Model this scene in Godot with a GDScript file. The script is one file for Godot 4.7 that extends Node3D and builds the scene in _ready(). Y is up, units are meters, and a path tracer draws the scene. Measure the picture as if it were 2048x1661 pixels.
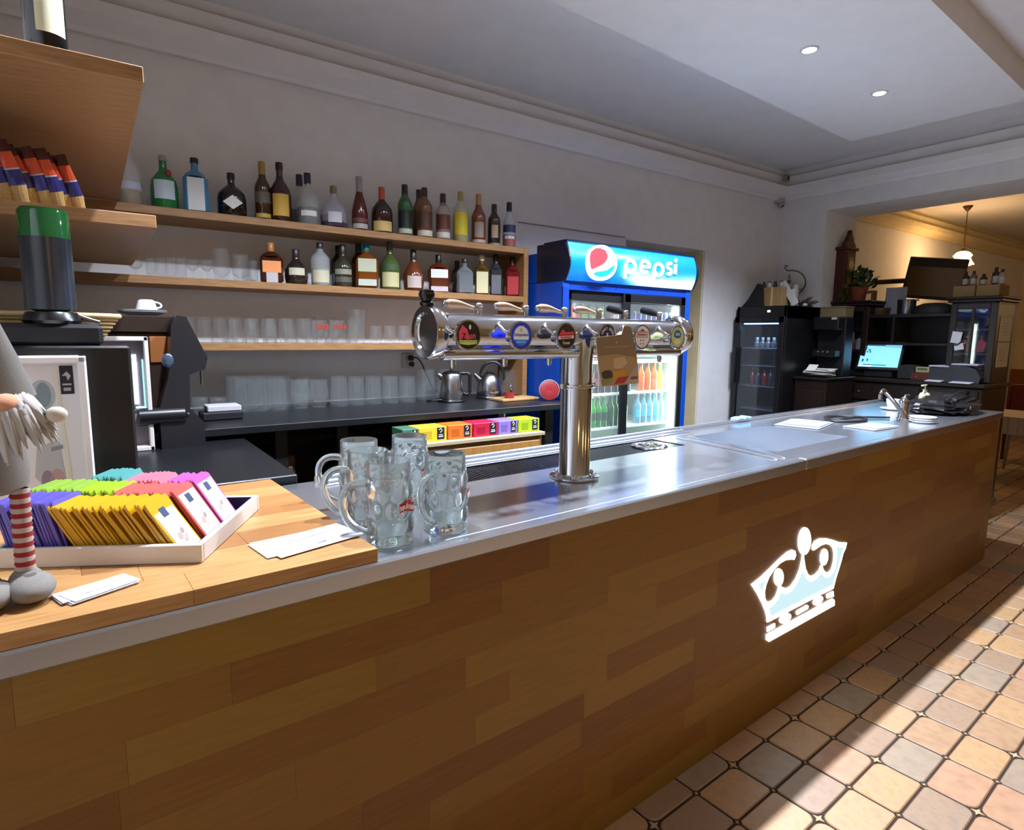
extends Node3D

# ---------- picture geometry: a pixel of the 2048x1661 photograph gives a direction; every distance comes from a plane the thing touches ----------
const F := 1197.3
const EYE := Vector3(0, 1.6, 0)
var fw := Vector3.ZERO
var rt := Vector3.ZERO
var cam_r := Vector3.ZERO
var cam_u := Vector3.ZERO
var cam_f := Vector3.ZERO
var bx := Vector3.ZERO   # along the bar
var bz := Vector3.ZERO   # from the bar towards the guests
var bar_rot := 0.0
const BAR_D := -1.1945
const WALL_Z := -3.7
const END_X := 6.0
const CEIL := 3.3
const TOP := 1.097
var used := {}
var mats := {}
var rng := RandomNumberGenerator.new()

func set_axes():
	var yw := deg_to_rad(54.9616); var yb := deg_to_rad(51.9585)
	var p := deg_to_rad(7.5715); var ro := deg_to_rad(-0.6333)
	fw = Vector3(cos(yw), 0, -sin(yw)); rt = Vector3(sin(yw), 0, cos(yw))
	cam_f = fw * cos(p) - Vector3.UP * sin(p)
	var u2 := Vector3.UP * cos(p) + fw * sin(p)
	cam_r = rt * cos(ro) - u2 * sin(ro); cam_u = rt * sin(ro) + u2 * cos(ro)
	bx = fw * cos(yb) + rt * sin(yb)
	bz = Vector3(-bx.z, 0, bx.x)
	bar_rot = atan2(-bx.z, bx.x)

func ray(px: float, py: float) -> Vector3:
	return cam_f + cam_r * ((px - 1024.0) / F) - cam_u * ((py - 830.5) / F)
func on_y(px: float, py: float, y: float) -> Vector3:
	var d := ray(px, py); return EYE + d * ((y - EYE.y) / d.y)
func on_z(px: float, py: float, z: float) -> Vector3:
	var d := ray(px, py); return EYE + d * (z / d.z)
func on_x(px: float, py: float, x: float) -> Vector3:
	var d := ray(px, py); return EYE + d * (x / d.x)
func on_bar(px: float, py: float, t: float) -> Vector3:   # (along the bar, height, out from the bar front)
	var d := ray(px, py); var w := EYE + d * ((BAR_D + t - EYE.dot(bz)) / d.dot(bz))
	return Vector3(w.dot(bx), w.y, t)
func B(s: float, y: float, t: float) -> Vector3:
	return bx * s + bz * (BAR_D + t) + Vector3.UP * y
func st_of(w: Vector3) -> Vector3:
	return Vector3(w.dot(bx), w.y, w.dot(bz) - BAR_D)
func m_per_px(w: Vector3) -> float:
	return (w - EYE).dot(cam_f) / F

# ---------- meshes ----------
class MB:
	var v := PackedVector3Array()
	var n := PackedVector3Array()
	func tri(a: Vector3, b: Vector3, c: Vector3, na: Vector3, nb: Vector3, nc: Vector3):
		if (b - a).cross(c - a).dot(na + nb + nc) > 0.0:
			v.append(a); v.append(c); v.append(b); n.append(na); n.append(nc); n.append(nb)
		else:
			v.append(a); v.append(b); v.append(c); n.append(na); n.append(nb); n.append(nc)
	func quad(a: Vector3, b: Vector3, c: Vector3, d: Vector3, nn: Vector3):
		tri(a, b, c, nn, nn, nn); tri(a, c, d, nn, nn, nn)
	func box(c: Vector3, s: Vector3, bs := Basis.IDENTITY):
		var h := s * 0.5
		for ax in 3:
			for sg in [-1.0, 1.0]:
				var nn := Vector3.ZERO; nn[ax] = sg
				var u := (ax + 1) % 3; var w := (ax + 2) % 3
				var q := []
				for k in [[-1, -1], [1, -1], [1, 1], [-1, 1]]:
					var p := Vector3.ZERO
					p[ax] = sg * h[ax]; p[u] = k[0] * h[u]; p[w] = k[1] * h[w]
					q.append(c + bs * p)
				quad(q[0], q[1], q[2], q[3], bs * nn)
	func cbox(c: Vector3, s: Vector3, r := 0.004, bs := Basis.IDENTITY):   # box with chamfered edges
		var h := s * 0.5
		r = minf(r, minf(h.x, minf(h.y, h.z)) * 0.9)
		for ax in 3:
			var u := (ax + 1) % 3; var w := (ax + 2) % 3
			for sg in [-1.0, 1.0]:
				var nn := Vector3.ZERO; nn[ax] = sg
				var q := []
				for k in [[-1, -1], [1, -1], [1, 1], [-1, 1]]:
					var p := Vector3.ZERO
					p[ax] = sg * h[ax]; p[u] = k[0] * (h[u] - r); p[w] = k[1] * (h[w] - r)
					q.append(c + bs * p)
				quad(q[0], q[1], q[2], q[3], bs * nn)
			for su in [-1.0, 1.0]:      # the four edges along ax
				for sw in [-1.0, 1.0]:
					var e := []
					for k in [[-1, 0], [1, 0], [1, 1], [-1, 1]]:
						var p := Vector3.ZERO
						p[ax] = k[0] * (h[ax] - r)
						p[u] = su * (h[u] if k[1] == 0 else h[u] - r); p[w] = sw * (h[w] - r if k[1] == 0 else h[w])
						e.append(c + bs * p)
					var nn := Vector3.ZERO; nn[u] = su; nn[w] = sw
					quad(e[0], e[1], e[2], e[3], (bs * nn).normalized())
		for sx in [-1.0, 1.0]:
			for sy in [-1.0, 1.0]:
				for sz in [-1.0, 1.0]:
					var nn := (bs * Vector3(sx, sy, sz)).normalized()
					tri(c + bs * Vector3(sx * h.x, sy * (h.y - r), sz * (h.z - r)), c + bs * Vector3(sx * (h.x - r), sy * h.y, sz * (h.z - r)), c + bs * Vector3(sx * (h.x - r), sy * (h.y - r), sz * h.z), nn, nn, nn)
	func lathe(pr: Array, seg := 20, xf := Transform3D.IDENTITY, a0 := 0.0, a1 := TAU, sxz := Vector2.ONE):
		var m := pr.size() - 1
		var sn := []
		for i in m:
			var dl: Vector2 = pr[i + 1] - pr[i]
			sn.append(Vector2(dl.y, -dl.x).normalized())
		for i in m:
			var n0: Vector2 = sn[i]; var n1: Vector2 = sn[i]
			if i > 0 and sn[i - 1].dot(sn[i]) > 0.62: n0 = (sn[i - 1] + sn[i]).normalized()
			if i < m - 1 and sn[i + 1].dot(sn[i]) > 0.62: n1 = (sn[i + 1] + sn[i]).normalized()
			var p0: Vector2 = pr[i]; var p1: Vector2 = pr[i + 1]
			for k in seg:
				var a := a0 + (a1 - a0) * k / seg; var b := a0 + (a1 - a0) * (k + 1) / seg
				var ca := Vector3(sin(a) * sxz.x, 0, cos(a) * sxz.y); var cb := Vector3(sin(b) * sxz.x, 0, cos(b) * sxz.y)
				var A := xf * (ca * p0.x + Vector3.UP * p0.y); var Bq := xf * (cb * p0.x + Vector3.UP * p0.y)
				var C := xf * (cb * p1.x + Vector3.UP * p1.y); var D := xf * (ca * p1.x + Vector3.UP * p1.y)
				var ma := Vector3(sin(a) / sxz.x, 0, cos(a) / sxz.y).normalized(); var mbq := Vector3(sin(b) / sxz.x, 0, cos(b) / sxz.y).normalized()
				var na0 := (xf.basis * (ma * n0.x + Vector3.UP * n0.y)).normalized(); var nb0 := (xf.basis * (mbq * n0.x + Vector3.UP * n0.y)).normalized()
				var na1 := (xf.basis * (ma * n1.x + Vector3.UP * n1.y)).normalized(); var nb1 := (xf.basis * (mbq * n1.x + Vector3.UP * n1.y)).normalized()
				if p0.x > 1e-5: tri(A, Bq, C, na0, nb0, nb1)
				if p1.x > 1e-5: tri(A, C, D, na0, nb1, na1)
	func cyl(c: Vector3, r: float, h: float, seg := 20, bs := Basis.IDENTITY, bev := 0.0):   # solid cylinder from c upwards along bs.y
		var pr := [Vector2(0, 0), Vector2(r - bev, 0), Vector2(r, bev), Vector2(r, h - bev), Vector2(r - bev, h), Vector2(0, h)]
		if bev <= 0.0: pr = [Vector2(0, 0), Vector2(r, 0), Vector2(r, h), Vector2(0, h)]
		lathe(pr, seg, Transform3D(bs, c))
	func ball(c: Vector3, r: Vector3, seg := 16, rings := 9):
		for i in rings:
			for k in seg:
				var q := []
				for e in [[i, k], [i, k + 1], [i + 1, k + 1], [i + 1, k]]:
					var la: float = -PI / 2 + PI * e[0] / rings; var lo: float = TAU * e[1] / seg
					q.append(Vector3(cos(la) * sin(lo), sin(la), cos(la) * cos(lo)))
				var N := []
				for x in q: N.append((x / r).normalized())
				if i > 0: tri(c + q[0] * r, c + q[1] * r, c + q[2] * r, N[0], N[1], N[2])
				if i < rings - 1: tri(c + q[0] * r, c + q[2] * r, c + q[3] * r, N[0], N[2], N[3])
				if i == 0: tri(c + q[0] * r, c + q[2] * r, c + q[3] * r, N[0], N[2], N[3])
				if i == rings - 1: tri(c + q[0] * r, c + q[1] * r, c + q[2] * r, N[0], N[1], N[2])
	func tube(pts: Array, rad, seg := 8, caps := true, flat := 1.0):
		var m := pts.size()
		var prev := Vector3.ZERO
		var rings := []; var norms := []
		for i in m:
			var d: Vector3 = (pts[mini(i + 1, m - 1)] - pts[maxi(i - 1, 0)]).normalized()
			var u := prev
			if i == 0:
				u = d.cross(Vector3.UP if absf(d.y) < 0.9 else Vector3.RIGHT).normalized()
			u = (u - d * u.dot(d)).normalized()
			prev = u
			var w := d.cross(u)
			var r: float = rad[i] if rad is Array else rad
			var ring := []; var nr := []
			for k in seg:
				var a := TAU * k / seg
				var o := u * cos(a) + w * sin(a) * flat
				ring.append(pts[i] + o * r); nr.append((u * cos(a) + w * sin(a) / flat).normalized())
			rings.append(ring); norms.append(nr)
		for i in m - 1:
			for k in seg:
				var k2 := (k + 1) % seg
				tri(rings[i][k], rings[i][k2], rings[i + 1][k2], norms[i][k], norms[i][k2], norms[i + 1][k2])
				tri(rings[i][k], rings[i + 1][k2], rings[i + 1][k], norms[i][k], norms[i + 1][k2], norms[i + 1][k])
		if caps:
			for e in [0, m - 1]:
				var d: Vector3 = (pts[1] - pts[0]).normalized() * -1.0 if e == 0 else (pts[m - 1] - pts[m - 2]).normalized()
				for k in seg:
					tri(pts[e], rings[e][k], rings[e][(k + 1) % seg], d, d, d)
	func prism(poly: PackedVector2Array, z0: float, z1: float, xf := Transform3D.IDENTITY):   # outline in xy, extruded from z0 to z1
		var ix := Geometry2D.triangulate_polygon(poly)
		var nf := (xf.basis * Vector3(0, 0, signf(z1 - z0))).normalized()
		for i in range(0, ix.size(), 3):
			var a := poly[ix[i]]; var b := poly[ix[i + 1]]; var c := poly[ix[i + 2]]
			tri(xf * Vector3(a.x, a.y, z1), xf * Vector3(b.x, b.y, z1), xf * Vector3(c.x, c.y, z1), nf, nf, nf)
			tri(xf * Vector3(a.x, a.y, z0), xf * Vector3(b.x, b.y, z0), xf * Vector3(c.x, c.y, z0), -nf, -nf, -nf)
		var cw := Geometry2D.is_polygon_clockwise(poly)
		for i in poly.size():
			var a := poly[i]; var b := poly[(i + 1) % poly.size()]
			var e := (b - a)
			var o := Vector2(e.y, -e.x).normalized() * (-1.0 if cw else 1.0)
			quad(xf * Vector3(a.x, a.y, z0), xf * Vector3(b.x, b.y, z0), xf * Vector3(b.x, b.y, z1), xf * Vector3(a.x, a.y, z1), (xf.basis * Vector3(o.x, o.y, 0)).normalized())
	func mesh() -> ArrayMesh:
		var am := ArrayMesh.new()
		var ar := []; ar.resize(Mesh.ARRAY_MAX)
		ar[Mesh.ARRAY_VERTEX] = v; ar[Mesh.ARRAY_NORMAL] = n
		am.add_surface_from_arrays(Mesh.PRIMITIVE_TRIANGLES, ar)
		return am

func V2(a: Array) -> PackedVector2Array:
	var p := PackedVector2Array()
	for i in range(0, a.size(), 2): p.append(Vector2(a[i], a[i + 1]))
	return p
func P2(a: Array) -> Array:      # lathe profile from a flat list
	var p := []
	for i in range(0, a.size(), 2): p.append(Vector2(a[i], a[i + 1]))
	return p
func oval(c: Vector2, rx: float, ry: float, turn := 0.0, seg := 28) -> PackedVector2Array:
	var p := PackedVector2Array()
	for k in seg:
		var a := TAU * k / seg
		p.append(c + Vector2(cos(a) * rx, sin(a) * ry).rotated(turn))
	return p
func rrect(c: Vector2, w: float, h: float, r: float, seg := 4) -> PackedVector2Array:
	var p := PackedVector2Array()
	for q in 4:
		var o := Vector2([1, -1, -1, 1][q] * (w / 2 - r), [1, 1, -1, -1][q] * (h / 2 - r))
		for k in seg + 1:
			var a := PI / 2 * q + PI / 2 * k / seg
			p.append(c + o + Vector2(cos(a), sin(a)) * r)
	return p
func bez(a: Vector3, b: Vector3, c: Vector3, d: Vector3, k := 10) -> Array:
	var p := []
	for i in k + 1: p.append(a.bezier_interpolate(b, c, d, float(i) / k))
	return p
func one_box(c: Vector3, s: Vector3, r := 0.004) -> ArrayMesh:
	var m := MB.new(); m.cbox(c, s, r); return m.mesh()
func one_lathe(pr: Array, seg := 20) -> ArrayMesh:
	var m := MB.new(); m.lathe(pr, seg); return m.mesh()
func text_mesh(s: String, size: float, depth: float, bold := true, serif := false) -> TextMesh:   # size: height in metres of the letters' line
	var t := TextMesh.new(); var f := SystemFont.new()
	f.font_names = PackedStringArray(["Droid Serif" if serif else "Droid Sans"]); f.font_weight = 700 if bold else 400
	t.font = f; t.text = s; t.font_size = 48; t.pixel_size = size / 48.0; t.depth = depth; t.curve_step = 2.0
	return t

# ---------- materials ----------
func mt(hex: String, rough := 0.5, metal := 0.0, spec := 0.5) -> StandardMaterial3D:
	var key := "%s_%.2f_%.2f_%.2f" % [hex, rough, metal, spec]
	if not mats.has(key):
		var m := StandardMaterial3D.new()
		m.resource_name = "paint_" + key; m.albedo_color = Color(hex); m.roughness = rough; m.metallic = metal; m.metallic_specular = spec
		mats[key] = m
	return mats[key]
func glass(hex: String, a: float, rough := 0.04) -> StandardMaterial3D:     # thin glass
	var key := "glass%s_%.2f_%.2f" % [hex, a, rough]
	if not mats.has(key):
		var m := StandardMaterial3D.new()
		m.resource_name = key; m.albedo_color = Color(Color(hex), a); m.roughness = rough; m.transparency = BaseMaterial3D.TRANSPARENCY_ALPHA
		mats[key] = m
	return mats[key]
func solid_glass(hex: String, a := 0.0) -> StandardMaterial3D:
	var key := "solid%s_%.2f" % [hex, a]
	if not mats.has(key):
		var m := StandardMaterial3D.new()
		m.resource_name = key; m.albedo_color = Color(Color(hex), a); m.roughness = 0.02; m.refraction_enabled = true; m.refraction_scale = 0.05
		mats[key] = m
	return mats[key]
func glow(hex: String, e: float) -> StandardMaterial3D:
	var key := "glow%s_%.2f" % [hex, e]
	if not mats.has(key):
		var m := StandardMaterial3D.new()
		m.resource_name = key; m.albedo_color = Color(hex); m.roughness = 0.4; m.emission_enabled = true; m.emission = Color(hex); m.emission_energy_multiplier = e
		mats[key] = m
	return mats[key]
var noise_tex := {}
func tex(key: String, cols: Array, freq: float, octaves := 4, sd := 1, cell := false, px := 512) -> NoiseTexture2D:
	if not noise_tex.has(key):
		var nz := FastNoiseLite.new(); nz.seed = sd; nz.frequency = freq; nz.fractal_octaves = octaves
		nz.noise_type = FastNoiseLite.TYPE_CELLULAR if cell else FastNoiseLite.TYPE_SIMPLEX_SMOOTH
		var t := NoiseTexture2D.new(); t.width = px; t.height = px; t.seamless = true; t.noise = nz
		var g := Gradient.new()
		var offs := PackedFloat32Array(); var cs := PackedColorArray()
		for i in cols.size():
			offs.append(float(i) / (cols.size() - 1)); cs.append(Color(cols[i]))
		g.offsets = offs; g.colors = cs
		t.color_ramp = g
		noise_tex[key] = t
	return noise_tex[key]
func grain(key: String, cols: Array, scale: Vector3, rough := 0.5, freq := 0.02, octaves := 4, sd := 1, spec := 0.5) -> StandardMaterial3D:
	if not mats.has(key):
		var m := StandardMaterial3D.new()
		m.resource_name = key; m.albedo_texture = tex(key, cols, freq, octaves, sd); m.roughness = rough; m.metallic_specular = spec
		m.uv1_triplanar = true; m.uv1_world_triplanar = true; m.uv1_scale = scale; m.uv1_triplanar_sharpness = 4.0
		mats[key] = m
	return mats[key]

# ---------- objects ----------
func numbered(nm: String) -> String:
	var k: int = used.get(nm, 0); used[nm] = k + 1
	return nm if k == 0 else "%s_%03d" % [nm, k]
func tag(o: Node, label: String, cat: String, group := ""):
	o.set_meta("label", label); o.set_meta("category", cat)
	if group != "": o.set_meta("group", group)
func thing(nm: String, label: String, cat: String, at := Vector3.ZERO, turn := 0.0, group := "") -> Node3D:
	var o := Node3D.new(); o.name = numbered(nm); add_child(o)
	o.position = at; o.rotation.y = turn
	tag(o, label, cat, group)
	return o
func part(par: Node, nm: String, m: Mesh, mat: Material, at := Vector3.ZERO, bs := Basis.IDENTITY) -> MeshInstance3D:
	var o := MeshInstance3D.new(); o.name = nm; o.mesh = m; o.material_override = mat
	o.transform = Transform3D(bs, at)
	o.cast_shadow = GeometryInstance3D.SHADOW_CASTING_SETTING_ON
	par.add_child(o, true)
	return o
func solo(nm: String, label: String, cat: String, m: Mesh, mat: Material, at := Vector3.ZERO, turn := 0.0, group := "") -> MeshInstance3D:
	var o := part(self, numbered(nm), m, mat, at, Basis(Vector3.UP, turn))
	tag(o, label, cat, group)
	return o
func struct(nm: String, m: Mesh, mat: Material, at := Vector3.ZERO, turn := 0.0) -> MeshInstance3D:
	var o := part(self, numbered(nm), m, mat, at, Basis(Vector3.UP, turn))
	o.set_meta("kind", "structure")
	return o
func dup(o: Node3D, at: Vector3, turn: float, label := "", group := "") -> Node3D:
	var base := String(o.name)
	var rx := base.rfind("_")
	if rx > 0 and base.substr(rx + 1).is_valid_int(): base = base.substr(0, rx)
	var c: Node3D = o.duplicate(); c.name = numbered(base); add_child(c)
	c.position = at; c.rotation = Vector3(0, turn, 0)
	if label != "": c.set_meta("label", label)
	if group != "": c.set_meta("group", group)
	return c

var steel: StandardMaterial3D
var chrome: StandardMaterial3D
var oak: StandardMaterial3D
var shelf_wood: StandardMaterial3D
var dark_wood: StandardMaterial3D
var plaster: StandardMaterial3D
var black_top: StandardMaterial3D
var tumbler_glass: StandardMaterial3D
const PANEL_Y := 3.15

func lamp_spot(nm: String, at: Vector3, e: float, col: Color, ang: float, size := 0.03):
	var l := SpotLight3D.new(); l.name = nm; add_child(l, true)
	l.position = at; l.rotation_degrees = Vector3(-90, 0, 0)
	l.light_energy = e; l.light_color = col; l.spot_angle = ang; l.spot_angle_attenuation = 0.6; l.spot_range = 12.0; l.spot_attenuation = 2.0
	l.light_size = size; l.shadow_enabled = true
func lamp_omni(nm: String, at: Vector3, e: float, col: Color, size := 0.05):
	var l := OmniLight3D.new(); l.name = nm; add_child(l, true)
	l.position = at; l.light_energy = e; l.light_color = col; l.omni_range = 15.0; l.omni_attenuation = 2.0; l.light_size = size; l.shadow_enabled = true
func lamp_area(nm: String, at: Vector3, bs: Basis, sz: Vector2, e: float, col: Color):
	var l := AreaLight3D.new(); l.name = nm; add_child(l, true)
	l.transform = Transform3D(bs, at); l.area_size = sz; l.light_energy = e; l.light_color = col; l.shadow_enabled = true

func _ready():
	rng.seed = 7
	set_axes()
	var cam := Camera3D.new(); cam.name = "camera"; add_child(cam)
	cam.transform = Transform3D(Basis(cam_r, cam_u, -cam_f), EYE)
	cam.fov = rad_to_deg(2.0 * atan(830.5 / F)); cam.near = 0.05; cam.far = 60.0; cam.current = true
	var we := WorldEnvironment.new(); we.name = "environment"; add_child(we)
	var env := Environment.new()
	env.background_mode = Environment.BG_COLOR; env.background_color = Color(0.01, 0.01, 0.012)
	env.tonemap_mode = Environment.TONE_MAPPER_LINEAR; env.tonemap_exposure = 1.12
	env.sdfgi_enabled = true; env.ssao_enabled = true; env.ssil_enabled = true
	we.environment = env
	# warm pendant lamps over the guests' side, behind and beside the camera (their light stays in pendant_lamp); cool spots over the bar in downlight()
	materials_setup()
	room()
	tiles()
	ceiling_lights()
	bar()
	taps()
	bar_things()
	tea_tray()
	back_bar()
	bottles()
	glasses()
	left_corner()
	cola_fridge()
	far_end()
	next_room()

func materials_setup():
	steel = StandardMaterial3D.new(); steel.resource_name = "brushed_steel"
	steel.albedo_color = Color("cdd2d9"); steel.metallic = 0.9; steel.roughness = 0.19
	chrome = mt("d0d2d4", 0.09, 1.0)
	oak = grain("slab_oak", ["94693c", "a87c4a", "b98d58", "a57545"], Vector3(0.7, 9, 9), 0.42, 0.018, 4, 3)
	shelf_wood = grain("shelf_beech", ["76542f", "8a6439", "9b7346"], Vector3(0.8, 10, 10), 0.5, 0.018, 4, 8)
	dark_wood = grain("walnut_dark", ["120b06", "1a100a", "21150c"], Vector3(5, 0.6, 5), 0.38, 0.02, 4, 9)
	plaster = grain("wall_plaster", ["cccccc", "d0d0cf", "d3d3d3"], Vector3(0.6, 0.6, 0.6), 0.85, 0.02, 5, 11, 0.3)
	black_top = grain("black_laminate", ["0d1012", "121518", "0f1214"], Vector3(2, 2, 2), 0.35, 0.05, 3, 12)
	tumbler_glass = glass("96a2a4", 0.055, 0.03)

func room():
	var cream := grain("cream_plaster", ["c9ba92", "d0c299", "d5c8a2"], Vector3(0.7, 0.7, 0.7), 0.85, 0.02, 4, 13, 0.3)
	var ceil_m := grain("ceiling_plaster", ["cfcfcf", "d2d2d2", "d5d5d5"], Vector3(0.5, 0.5, 0.5), 0.9, 0.02, 3, 15, 0.2)
	var m := MB.new()
	var z1 := WALL_Z - 0.3
	var seg := func(x0, x1, y0, y1): m.box(Vector3((x0 + x1) / 2.0, (y0 + y1) / 2.0, (WALL_Z + z1) / 2.0), Vector3(x1 - x0, y1 - y0, 0.3))
	var door_t: float = on_z(1400, 500, WALL_Z).y; var dx0: float = on_z(1252, 480, WALL_Z).x; var dx1: float = on_z(1405, 600, WALL_Z).x
	seg.call(-0.75, dx0, 0.0, CEIL); seg.call(dx0, dx1, door_t, CEIL); seg.call(dx1, 14.0, 0.0, CEIL)
	struct("wall_back", m.mesh(), plaster)
	# the doorway behind the cooler: cream reveal and a closed door
	m = MB.new()
	m.box(Vector3(dx1 - 0.006, door_t / 2, WALL_Z - 0.155), Vector3(0.012, door_t, 0.29)); m.box(Vector3(dx0 + 0.006, door_t / 2, WALL_Z - 0.155), Vector3(0.012, door_t, 0.29))
	struct("trim_1", m.mesh(), cream)
	var dm := MB.new(); dm.cbox(Vector3((dx0 + dx1) / 2, door_t / 2 - 0.03, z1 - 0.02), Vector3(dx1 - dx0, door_t - 0.06, 0.04))
	struct("door_1", dm.mesh(), mt("8c8272", 0.6))
	m = MB.new(); m.box(Vector3(-0.6, CEIL / 2, 0.15), Vector3(0.3, CEIL, 7.9))
	struct("wall_left", m.mesh(), plaster)
	m = MB.new(); m.box(Vector3(6.6, CEIL / 2, 4.15), Vector3(15, CEIL, 0.3))
	struct("wall_front", m.mesh(), cream)
	m = MB.new(); m.box(Vector3(13.75, CEIL / 2, 0.1), Vector3(0.3, CEIL, 8.0))
	struct("wall_far", m.mesh(), cream)
	# end wall with the wide opening to the next room
	var oz: float = on_x(1654, 421, END_X).z; var oy: float = on_x(1654, 421, END_X).y
	m = MB.new()
	m.box(Vector3(END_X + 0.3, CEIL / 2, (oz + WALL_Z) / 2), Vector3(0.6, CEIL, oz - WALL_Z))
	m.box(Vector3(END_X + 0.3, (oy + CEIL) / 2, (oz + 2.6) / 2), Vector3(0.6, CEIL - oy, 2.6 - oz))
	m.box(Vector3(END_X + 0.3, CEIL / 2, 3.3), Vector3(0.6, CEIL, 1.4))
	struct("wall_end", m.mesh(), plaster)
	m = MB.new(); m.box(Vector3(6.6, CEIL + 0.1, 0.15), Vector3(15, 0.2, 8.3))
	struct("ceiling", m.mesh(), ceil_m)
	# dropped panel over the bar, parallel to it
	m = MB.new(); m.box(Vector3(2.2, (PANEL_Y + CEIL) / 2, -0.535), Vector3(5.9, CEIL - PANEL_Y, 1.11))
	struct("trim_2", m.mesh(), ceil_m, B(0, 0, 0), bar_rot)
	# stepped cornice (d out from the wall, y), closed outline
	var prof := V2([0, 3.0, 0.035, 3.0, 0.05, 3.02, 0.105, 3.055, 0.12, 3.065, 0.12, 3.125, 0.105, 3.135, 0.075, 3.14, 0.07, 3.23, 0.035, 3.25, 0.03, 3.3, 0, 3.3])
	m = MB.new()   # along the back wall: outline x -> +z, extruded along x
	m.prism(prof, -0.45, END_X, Transform3D(Basis(Vector3(0, 0, 1), Vector3.UP, Vector3(1, 0, 0)), Vector3(0, 0, WALL_Z)))
	struct("trim_3", m.mesh(), ceil_m)
	m = MB.new()   # along the end wall: outline x -> -x
	m.prism(prof, WALL_Z, 4.0, Transform3D(Basis(Vector3(-1, 0, 0), Vector3.UP, Vector3(0, 0, 1)), Vector3(END_X, 0, 0)))
	struct("trim_4", m.mesh(), ceil_m)
	m = MB.new()
	m.prism(prof, END_X + 0.6, 13.6, Transform3D(Basis(Vector3(0, 0, 1), Vector3.UP, Vector3(1, 0, 0)), Vector3(0, 0, WALL_Z)))
	m.prism(prof, WALL_Z, 4.0, Transform3D(Basis(Vector3(-1, 0, 0), Vector3.UP, Vector3(0, 0, 1)), Vector3(13.6, 0, 0)))
	struct("trim_5", m.mesh(), cream)
	# thin cable duct on the wall between shelf and doorway
	var a := on_z(1036, 441, WALL_Z); var b := on_z(1250, 478, WALL_Z)
	m = MB.new(); m.box((a + b) / 2 + Vector3(0, 0, 0.004), Vector3(b.x - a.x, 0.008, 0.008))
	struct("trim_6", m.mesh(), mt("8f8e8c", 0.8))
	# small corner camera and sensor
	var t := thing("security_camera", "tiny white dome camera in the corner below the cornice", "camera", on_z(1562, 412, WALL_Z + 0.06))
	var q := MB.new(); q.cbox(Vector3(0, 0.05, -0.02), Vector3(0.07, 0.04, 0.08), 0.006); part(t, "bracket", q.mesh(), mt("aaa9a7", 0.6))
	q = MB.new(); q.ball(Vector3(0, 0.012, 0), Vector3(0.035, 0.035, 0.035)); part(t, "dome", q.mesh(), mt("8a868c", 0.3))
	q = MB.new(); q.ball(Vector3(-0.012, -0.008, 0.026), Vector3(0.012, 0.012, 0.008), 10, 6); part(t, "lens", q.mesh(), mt("15151a", 0.1))
	t = thing("alarm_sensor", "small boxy sensor tucked between ceiling and cornice corner", "sensor", on_z(1572, 357, WALL_Z + 0.14))
	q = MB.new(); q.cbox(Vector3(0, 0, 0), Vector3(0.06, 0.06, 0.05), 0.006); part(t, "housing", q.mesh(), mt("7c7a74", 0.6))
	q = MB.new(); q.cbox(Vector3(0, 0, 0.026), Vector3(0.03, 0.03, 0.006), 0.002); part(t, "window", q.mesh(), mt("1b1b18", 0.3))

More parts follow.
